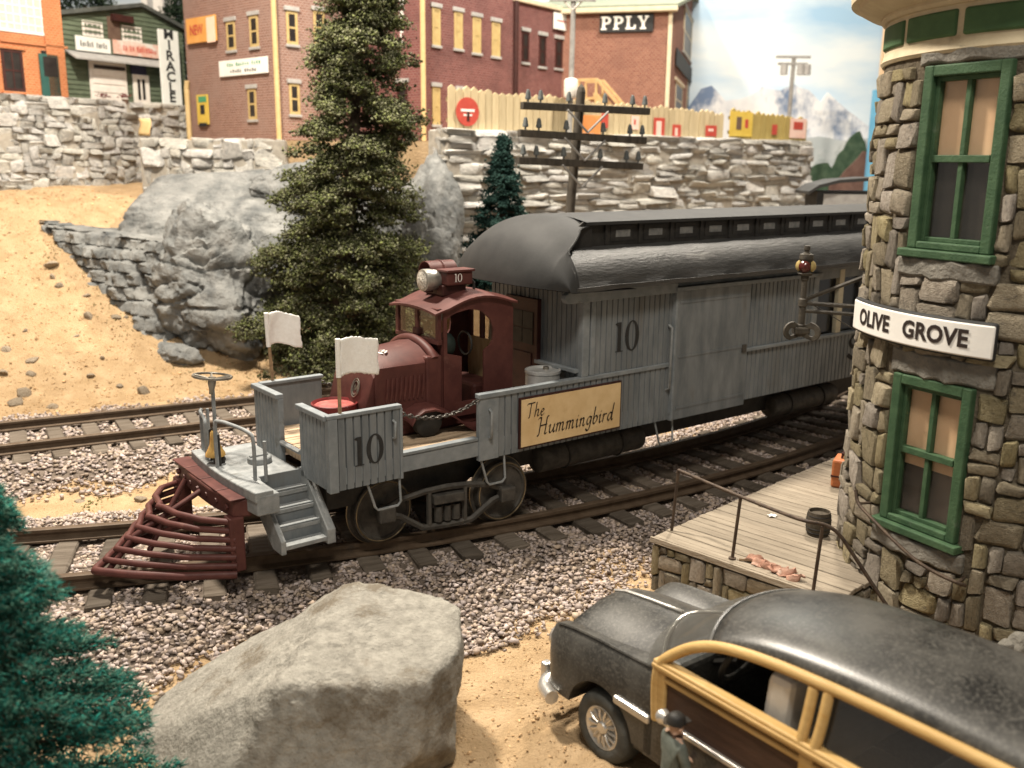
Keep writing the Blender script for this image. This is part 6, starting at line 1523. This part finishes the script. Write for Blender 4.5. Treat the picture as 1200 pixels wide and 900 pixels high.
hU = u1.z-u0.z+1.0; MB().tube([(0,0,0),(.03,0,hU)], .05, 8).build('pole', BRACE, up)
for z_, w_ in ((hU-.02,.42),(hU-.18,.36)): MB().box(-w_,w_,-.06,-.02,z_-.03,z_+.03).build('crossarm', BRACE, up)
for x_ in (-.22,.18,.34): MB().lathe([(0,-.12),(.09,-.12),(.09,.12),(0,.12)], 12, Matrix.Translation((x_,-.1,hU-.32))).build('transformer', GRST, up)
# dark coach roof beyond the train
YC = 15.2; c0 = at(943,222,YC); c1 = at(1030,222,YC); 
dc = empty('dark_coach', (c0.x+.2, YC, -.1), R(-4), 'dark coach with arched black roof standing beyond the grey train', 'coach')
zr_ = at(980,209,YC).z+.1; COACH = mat('coach_black', (.022,.022,.022), (.045,.044,.042), 5, .6, .1, 30)
prf = [(-.15,zr_-.20),(0,zr_-.10),(.3,zr_-.02),(.8,zr_+.02),(1.4,zr_+.02),(2.0,zr_-.03),(2.2,zr_-.12),(2.3,zr_-.22)]
MB().prism(prf+[(x_, z_-.05) for x_, z_ in prf[::-1]], -.10, .9).build('roof', COACH, dc); MB().box(0,2.2,0,.8,.6,zr_-.2).build('body', COACH, dc); MB().box(.1,2.1,-.02,0,zr_-.42,zr_-.24).build('letterboard', GRST, dc)
ridge('brown_hill', [(972,214),(985,206),(1000,190),(1012,178),(1030,172),(1050,180)], 300, 24.9, mat('brown_hill_paint', (.10,.055,.045), (.16,.095,.075), 4, .9, .3, 12), 'brown rocky hill painted low behind the tower edge', jag=.03)
# ------------------------------------------------------------------ trees and rocks
def foliage(name, pts, sizes, m, parent, seed, flat=1.0):
    return scatter_mesh(name, np.array(pts), np.array(sizes), m, seed, flat, parent, 5)
FOAM = mat('olive_foliage', (.070,.078,.034), (.165,.170,.085), 4, .95, .3, 30, rv=.40, island=True, hue=.02, spec=.08)
BARK = mat('bark', (.055,.040,.028), (.10,.075,.052), 12, .9, .5, 20, stretch=(2,2,.5))
def conifer(name, base, top, rad, n, m, label, seed, grain=(.026,.05), clump=.12, per=34, cat='tree', t0=.04):
    base, top = Vector(base), Vector(top); t_ = empty(name, base, 0, label, cat); ax = top-base; rg7 = np.random.default_rng(seed)
    MB().tube([Vector((0,0,0)), ax*.5, ax*.97], [.13,.08,.02], 8).build('trunk', BARK, t_, smooth=60)
    P = []; S_ = []
    limbs = MB()
    for k in range(n):
        t = t0+(1-t0)*(k+rg7.uniform())/n
        t = min(t, .995); a = rg7.uniform(0, 2*math.pi); Rm = rad(t)*rg7.uniform(.62,1.08)*(1+.13*math.sin(t*47)+.10*math.sin(a*3+t*21))
        o = ax*t; d = Vector((math.cos(a), math.sin(a), 0))
        tip = o+d*Rm+Vector((0,0,-.18*Rm+rg7.uniform(-.05,.05)))
        if k % 3 == 0: limbs.tube([o, o.lerp(tip,.6)+Vector((0,0,.05*Rm)), tip], [.02,.012,.004], 4)
        m_ = max(2, int(Rm/clump*.72))
        for q in range(m_):
            f_ = .40+.60*(q+1)/m_
            c = o.lerp(tip, f_)+Vector((0,0,.06*Rm*math.sin(f_*3)))
            cl_ = clump*rg7.uniform(.6,1.15); kk_ = int(per*(.6+.6*f_))
            g = rg7.normal(size=(kk_,3))*cl_*np.array([.46,.46,.36]); g[:,2] = np.abs(g[:,2])*1.1-.25*cl_
            P.append(np.array(c)+g); S_.append(rg7.uniform(*grain, kk_))
    limbs.build('limbs', BARK, t_)
    P = np.concatenate(P); S_ = np.concatenate(S_)
    foliage('crown', P, S_, m, t_, seed)
    return t_
bt = at(392,452,13.7); tt = at(437,-130,13.7)
conifer('conifer', (bt.x, 13.7, -.15), tt, lambda t: 1.32*(1-t)**.66*(.85 if t < .06 else 1), 560, FOAM, 'tall olive green conifer behind the white flags', 3, clump=.18, per=78, grain=(.020,.042))
DFIR = mat('dark_blue_green_foliage', (.012,.032,.028), (.030,.062,.052), 5, .95, .3, 30, rv=.35, island=True, spec=.08)
b2 = at(580,300,14.8); t2 = at(590,163,14.8)
conifer('small_fir', (b2.x, 14.8, -.2), t2, lambda t: 1.02*(1-t)**.85, 300, DFIR, 'small dark blue-green fir in front of the stone wall', 5, clump=.10, per=30, grain=(.018,.034), t0=.3)
# far dark trees above the shops
FARF = mat('far_dark_foliage', (.014,.026,.016), (.036,.055,.032), 5, .95, .2, 20, rv=.35, island=True, spec=.08)
for px, py, w_, h_, nm in ((100,6,.75,.9,'dark round tree behind the orange and green shops'),(208,32,.42,1.1,'narrow dark tree between green shop and brown brick building')):
    p = at(px, py, 23); t_ = empty('round_tree', (p.x, 23, 3.98), 0, nm, 'tree'); rg7 = np.random.default_rng(int(px)); zc = p.z-3.98
    MB().tube([(0,0,0),(0,0,zc)], [.09,.05], 8).build('trunk', BARK, t_)
    q = rg7.normal(size=(3200,3)); q /= np.linalg.norm(q, axis=1)[:,None]; q *= rg7.uniform(.55,1.0,(3200,1))*(1+.18*np.sin(q[:,:1]*9)*np.cos(q[:,2:]*7)); q = q*np.array([w_,w_,h_])+np.array([0,0,zc-h_*.25])
    foliage('crown', q, rg7.uniform(.03,.06,3200), FARF, t_, 4)
# bristly fir close to the camera
def needle_mesh(name, A, B, r, m, parent):
    n = len(A); d = B-A; L_ = np.linalg.norm(d, axis=1, keepdims=True); d = d/L_; h = np.where(np.abs(d[:, 2:3]) < .9, np.array([[0,0,1.]]), np.array([[1.,0,0]])); u = np.cross(d, h); u /= np.linalg.norm(u, axis=1, keepdims=True); v = np.cross(d, u)
    V = np.empty((n, 5, 3))
    for k in range(3):
        a = 2*math.pi*k/3; V[:, k] = A+d*L_*.12+(u*math.cos(a)+v*math.sin(a))*r[:, None]
    V[:, 3] = B; V[:, 4] = A
    F_ = np.array([[0,1,3],[1,2,3],[2,0,3],[1,0,4],[2,1,4],[0,2,4]]); F = F_[None]+(np.arange(n)*5)[:, None, None]
    return link_mesh(name, fast_mesh(name, V.reshape(-1,3), F.reshape(-1,3)), m, parent)
FIRM = mat('teal_green_needles', (.010,.066,.046), (.036,.165,.118), 3.5, .8, 0, rv=.5, island=True, hue=.035, c3=(.16,.24,.20), s3=6, t3=.60, spec=.2)
fb = at(-5,1000,3.95); ff = empty('bristly_fir', (fb.x, 3.95, -.32), 0, 'blurred teal green bristly fir at the corner beside the boulder', 'tree')
hF = 1.98; MB().tube([(0,0,0),(0,0,hF)], [.05,.012], 8).build('trunk', BARK, ff); rgf = np.random.default_rng(12)
A = []; B = []; lb = MB()
for k in range(460):
    t = rgf.uniform(.02,1)**1.0; z0 = hF*t; a = rgf.uniform(0, 2*math.pi); Rm = (.90*(1-t)**.70+.04)*rgf.uniform(.70,1.06)
    o = np.array([0,0,z0]); d = np.array([math.cos(a), math.sin(a), 0]); tip = o+d*Rm+np.array([0,0,-.10*Rm+.05])
    lb.tube([o, o*.5+tip*.5+np.array([0,0,.03]), tip], [.009,.006,.003], 4)
    nn = int(70+230*Rm); s_ = np.sqrt(rgf.uniform(.02,1,nn)); c = o+(tip-o)*s_[:,None]+np.array([0,0,1])*(.03*np.sin(s_*math.pi))[:,None]
    side = np.cross(d, [0,0,1]); sp_ = rgf.normal(size=(nn,3)); sp_ /= np.linalg.norm(sp_, axis=1)[:,None]
    c = c+side*(rgf.normal(size=(nn,1))*.05)*(1-.5*s_[:,None])+np.array([0,0,1])*rgf.normal(size=(nn,1))*.012
    dr = d*.8+sp_*.75; dr /= np.linalg.norm(dr, axis=1)[:,None]; A.append(c); B.append(c+dr*rgf.uniform(.025,.06,(nn,1)))
lb.build('limbs', BARK, ff); A = np.concatenate(A); B = np.concatenate(B)
needle_mesh('needles', A, B, rgf.uniform(.0035,.006,len(A)), FIRM, ff)

# rocks
GRAN = mat('grey_tan_boulder', (.195,.183,.157), (.325,.308,.268), 14.0, .85, 1.0, 45, c3=(.150,.128,.098), s3=1.8, t3=.55, w3=.08, bdist=.018, spec=.2, detail=12)
bc = at(385,815,4.85)
def plane_of(*pts):
    a_, b_, c_ = [at(*p) for p in pts]; n = (b_-a_).cross(c_-a_).normalized(); d = n.dot(a_-bc)
    return (n, d) if d > 0 else (-n, -d)
bpl = [plane_of((400,695,5.40),(525,703,5.32),(420,797,4.60)), plane_of((400,695,5.40),(310,800,4.66),(130,880,4.95)), plane_of((330,797,4.56),(505,795,4.60),(420,900,4.40)), plane_of((150,890,4.85),(330,800,4.56),(250,905,4.42)),
       plane_of((538,722,5.2),(537,800,4.82),(531,765,5.5)), plane_of((500,785,4.60),(538,800,4.82),(515,905,4.55)), ((-.85,.5,.1),1.4), ((0,1,.2),.72), ((.55,.8,.15),.80), ((0,0,-1),.75), ((-.5,.7,.5),.85), ((-.2,-.75,-.6),.62), ((.5,-.6,-.6),.62)]
me = rock_mesh('boulder', bpl, 6, 26, .050, 1.7, 4, .010, (1,1,1), crack=0, chip=4)
o = link_mesh('boulder', me, GRAN); o.location = bc; tag(o, 'large tan grey boulder in front of the track beside the black car', 'rock')
GROCK = mat('grey_cast_rock', (.120,.126,.125), (.270,.270,.258), 2.4, .85, .9, 10, c3=(.065,.07,.073), s3=1.7, t3=.52, w3=.18, bdist=.06, spec=.2, detail=12)
# blocky outcrop: a stepped face with horizontal joints
tops = [(54,259,15.5),(75,266,15.2),(110,273,14.8),(150,278,14.5),(192,284,14.2)]; bots = [(56,272,15.5),(85,310,15.0),(118,350,14.5),(155,392,14.0),(200,432,13.75)]
def lerp_list(L_, t):
    k = min(int(t*(len(L_)-1)), len(L_)-2); f_ = t*(len(L_)-1)-k; a, b = L_[k], L_[k+1]; return tuple(a[i]*(1-f_)+b[i]*f_ for i in range(3))
def cell(i, j, s=0): return (math.sin(i*127.1+j*311.7+s*74.7)*43758.5453) % 1.0
nu_, nv_ = 110, 64
def cliff(i, j):
    u = i/nu_; v = j/nv_; A_ = at(*lerp_list(tops, u)); B_ = at(*lerp_list(bots, u)); p = A_.lerp(B_, v); B2 = Vector((p.x, p.y, p.z))
    rowf = (A_.z-p.z)*5.6+.5*noise.noise(p*1.3); row = math.floor(rowf); colf = u*15+cell(row,3)*1.0+.35*noise.noise(p*2); cl_ = math.floor(colf)
    dep = .16*cell(row, cl_)+.10*fbm(p*2.2, 4)+.03*noise.noise(p*9)
    e = min(rowf-row, 1-(rowf-row), (colf-cl_)*.6, (1-colf+cl_)*.6); dep -= .10*max(0, 1-e/.10)
    return p+Vector((-.72,-.69,0))*dep
mb = MB(); mb.grid(cliff, nu_, nv_); mb.grid(lambda i, j: cliff(i, 0)+Vector((.5,.85,-.04))*(j*.35)+Vector((0,0,.05*noise.noise(Vector((i*.2,j*.7,0))))), nu_, 4)
mb.grid(lambda i, j: cliff(nu_, i)+Vector((.6,.8,0))*j*.4, nv_, 2)
oc = mb.build('rock_outcrop', GROCK, None, smooth=35); tag(oc, 'blocky jointed grey rock face cutting into the sandy hill', 'rock')
def rock(px, py, Y_, sc, label, seed, planes=None, sub=5, rough=.12, freq=1.6, rz=0, crack=.9, m=GROCK, name='rock'):
    r_ = random.Random(seed); pl = planes or [((r_.gauss(0,1), r_.gauss(0,1), r_.gauss(0,1)), r_.uniform(.72,1.0)) for _ in range(16)]
    o = link_mesh(name, rock_mesh(name, pl, sub, 18, rough, freq, seed, .022, sc, crack, 5), m); o.location = at(px, py, Y_); o.rotation_euler = (0,0,rz); tag(o, label, 'rock'); return o
rock(250,352,14.4,(1.10,.85,1.28), 'big rounded grey rock at the foot of the hill beside the conifer', 13, sub=6, rough=.20)
rock(252,268,15.9,(1.65,1.0,.80), 'broad smooth grey rock slab above the big rounded rock', 17, planes=[((-.1,-.55,.85),.62),((.0,-1,.15),.85),((-1,-.1,.3),.88),((1,0,.3),1.0),((0,1,.2),.9),((0,0,-1),.9),((-.6,-.6,.5),.85),((.5,-.6,.6),.85)], sub=6, rough=.07, crack=.2)
rock(496,290,15.4,(.62,.7,1.05), 'tall pale grey rock to the right of the conifer', 23, sub=5, rough=.12, planes=[((-.5,-.4,.8),.72),((.6,-.5,.7),.78),((0,-1,.1),.8),((-1,0,.1),.85),((1,-.2,.0),.85),((0,1,0),.9),((0,0,-1),1)])
rock(425,300,15.6,(1.0,.7,1.1), 'grey rock mostly hidden behind the conifer trunk', 29, sub=5)
rock(208,418,13.6,(.30,.25,.22), 'small grey rock at the foot of the jointed rock face', 31, sub=4)
rock(350,235,16.0,(.9,.6,.55), 'flat grey ledge behind the conifer under the low wall', 37, sub=5)
def ground_hit(px, py):
    d = cF + cR*((px-600)/FPX) - cU*((py-450)/FPX); Y_ = 8.0
    while Y_ < 20:
        p = Vector((0,0,HC))+d*(Y_/d.y)
        if p.z < float(ground_z(p.x, p.y)): return p
        Y_ += .03
    return p
HST = mat('hill_stone', (.30,.235,.165), (.46,.385,.29), 8, .9, .5, 30, rv=.3, bdist=.02)
SM = [rock_mesh('hill_stone', [((rnd.gauss(0,1), rnd.gauss(0,1), rnd.gauss(0,1)), rnd.uniform(.7,1)) for _ in range(12)], 3, 10, .08, 1.6, q, scale=(1,.75,.5)) for q in range(4)]
HL = ['small stone farthest up the left edge of the sandy hill', 'dark stone above two others on the hill at the left edge', 'flat stone just under the dark stone on the hill', 'stone cut off by the left edge on the hill', 'long brown stone above the straight track at the left', 'biggest pale stone beside the straight track at the left edge', 'flat pale stone touching the ballast of the straight track',
      'small stone on the sand midway between hill edge and brake wheel', 'flat buff stone on the sand left of the brake wheel', 'tiny stone beside the flat buff stone near the track', 'stone below the jointed rock face, near its upper end', 'uppermost stone beside the jointed rock face', 'stone at the left of a row of three under the rock face', 'middle stone of the row of three under the rock face', 'last stone of the row of three, closest to the rock face', 'lone stone a little above the row of three under the rock face', 'small stone between the two upper stones by the rock face',
      'stone on the sand strip between the two tracks', 'tiny stone in the middle of the open sandy slope', 'tiny stone right of the middle of the open sandy slope', 'tiny stone low on the open sandy slope', 'stone on the sand strip just left of the cowcatcher']
for q, (px, py, w) in enumerate([(8,412,13),(38,424,17),(36,440,15),(5,437,12),(30,464,20),(18,474,22),(62,479,17),(105,441,10),(170,461,18),(140,453,9),(70,336,13),(57,312,15),(105,372,14),(136,373,13),(148,373,10),(99,348,9),(62,325,9),(95,590,15),(30,388,8),(88,395,7),(120,420,7),(165,586,15)]):
    p = ground_hit(px, py); o = link_mesh('hill_stone', SM[q % 4], HST); s_ = w/2*p.y/FPX; o.location = (p.x, p.y, p.z+s_*.15); o.scale = (s_,)*3; o.rotation_euler = (0,0,q*1.7)
    tag(o, HL[q], 'stone', 'loose stones on the sand')
# dry moss tufts on the sand
TUFT = mat('dry_green_turf', (.12,.115,.04), (.22,.20,.08), 8, .95, .2, 30, rv=.3, island=True, spec=.05)
tp_ = []
for px, py, w in ((120,330,22),(130,355,25),(150,378,25),(230,440,40),(280,436,40),(110,592,10),(260,470,25),(60,300,14),(100,315,16),(395,440,30)):
    p = ground_hit(px, py)
    for _ in range(60):
        x = p.x+rnd.gauss(0,w*p.y/FPX*.5); y = p.y+rnd.gauss(0,.18); tp_.append((x, y, float(ground_z(x, y))+float(wob(x, y))+.008))
tu = foliage('turf', np.array(tp_), np.array([rnd.uniform(.01,.022) for _ in tp_]), TUFT, None, 9, .8); tag(tu, 'dry greenish turf flecks on the sandy hill', 'turf', kind='stuff')

# small figure standing by the car
def person():
    b = Vector((.805, 4.13, -.32)); t_ = empty('person', b, R(-70), 'small figure in a grey green coat and dark cap standing by the car door', 'person')
    me = bpy.data.meshes.new('body'); k = .735/1.75
    J = {'pel':(0,0,.92),'wst':(0,0,1.08),'chs':(0,.0,1.30),'nck':(0,.01,1.47),'hd0':(0,.02,1.53),'hd1':(0,.025,1.64),'hd2':(0,.02,1.72),
         'shl':(-.17,0,1.41),'ell':(-.25,.06,1.13),'wrl':(-.20,.24,1.02),'hnl':(-.17,.31,1.00),'shr':(.17,0,1.41),'elr':(.25,.05,1.13),'wrr':(.21,.22,1.00),'hnr':(.18,.29,.98),
         'hpl':(-.10,0,.88),'knl':(-.11,.03,.48),'anl':(-.11,-.02,.08),'tol':(-.12,.14,.03),'hpr':(.10,0,.88),'knr':(.11,.03,.48),'anr':(.11,-.02,.08),'tor':(.12,.14,.03)}
    rad = {'pel':.15,'wst':.145,'chs':.165,'nck':.06,'hd0':.075,'hd1':.105,'hd2':.07,'shl':.075,'ell':.055,'wrl':.042,'hnl':.035,'shr':.075,'elr':.055,'wrr':.042,'hnr':.035,'hpl':.10,'knl':.07,'anl':.05,'tol':.04,'hpr':.10,'knr':.07,'anr':.05,'tor':.04}
    E_ = [('pel','wst'),('wst','chs'),('chs','nck'),('nck','hd0'),('hd0','hd1'),('hd1','hd2'),('chs','shl'),('shl','ell'),('ell','wrl'),('wrl','hnl'),('chs','shr'),('shr','elr'),('elr','wrr'),('wrr','hnr'),('pel','hpl'),('hpl','knl'),('knl','anl'),('anl','tol'),('pel','hpr'),('hpr','knr'),('knr','anr'),('anr','tor')]
    K = list(J); me.from_pydata([tuple(c*k for c in J[q]) for q in K], [(K.index(a), K.index(b_)) for a, b_ in E_], [])
    o = bpy.data.objects.new('body', me); col.objects.link(o); o.modifiers.new('Skin', 'SKIN'); su_ = o.modifiers.new('Subdivision', 'SUBSURF'); su_.levels = 2; su_.render_levels = 2
    for q, sv in zip(K, me.skin_vertices[0].data): sv.radius = (rad[q]*k, rad[q]*k*(.8 if q in ('pel','wst','chs') else 1)); sv.use_root = q == 'pel'
    dg_ = bpy.context.evaluated_depsgraph_get(); m2_ = bpy.data.meshes.new_from_object(o.evaluated_get(dg_)); bpy.data.objects.remove(o)
    for p_ in m2_.polygons: p_.use_smooth = True
    SKIN = mat('figure_skin', (.42,.27,.19), (.50,.33,.24), 20, .6, .05, 60); COAT = mat('grey_green_coat', (.085,.10,.085), (.15,.165,.145), 18, .8, .2, 60)
    m2_.materials.clear(); m2_.materials.append(COAT); m2_.materials.append(SKIN)
    for p_ in m2_.polygons:
        c = p_.center/k
        if c.z > 1.47 or (c.y > .23 and c.z > .9): p_.material_index = 1
    bo = link_mesh('body', m2_, None, t_)
    cap = MB().lathe([(0,.10),(.06,.095),(.098,.06),(.112,.01),(.116,-.02),(.10,-.02)], 18, Matrix.Translation((0,.015*k,1.665*k)) @ Matrix.Scale(k, 4)).build('cap', GROOVE, t_, smooth=50)
    MB().add([(x*k, y*k, z*k) for x, y, z in ((-.09,.09,1.66),(-.05,.19,1.645),(.05,.19,1.645),(.09,.09,1.66),(-.09,.09,1.675),(-.05,.19,1.655),(.05,.19,1.655),(.09,.09,1.675))], [(0,1,2,3),(4,5,6,7),(0,1,5,4),(1,2,6,5),(2,3,7,6)]).build('cap_peak', GROOVE, cap)
    for s_ in (-1, 1):
        MB().lathe([(0,.006),(.012,.003),(.016,0)], 8, frame((s_*.038*k,.118*k,1.615*k), (k,0,0), (0,0,k), (0,k,0))).build('eye', INK, bo)
        MB().lathe([(0,.02),(.02,.012),(.03,0)], 8, frame((s_*.10*k,.02*k,1.60*k), (0,k,0), (0,0,k), (s_*k,0,0))).build('ear', SKIN, bo)
    MB().lathe([(0,.035),(.012,.02),(.018,0)], 8, frame((0,.115*k,1.585*k), (k,0,0), (0,0,k), (0,k,0))).build('nose', SKIN, bo)
    for s_ in (-1, 1):
        for f_ in range(5):
            th = f_ == 4; x0 = (s_*.175+(f_-1.5)*.018 if not th else s_*.175-s_*.035); L_ = (.07,.08,.075,.06,.05)[f_]; z0 = (1.0 if s_ < 0 else .98)
            MB().tube([(x0*k,.29*k,z0*k),(x0*k*(1 if not th else .9),(.29+L_*.6)*k,(z0-.005)*k),(x0*k*(1 if not th else .85),(.29+L_)*k,(z0-.03)*k)], [.010*k,.009*k,.006*k], 6).build('finger', SKIN, bo, smooth=60)
person()
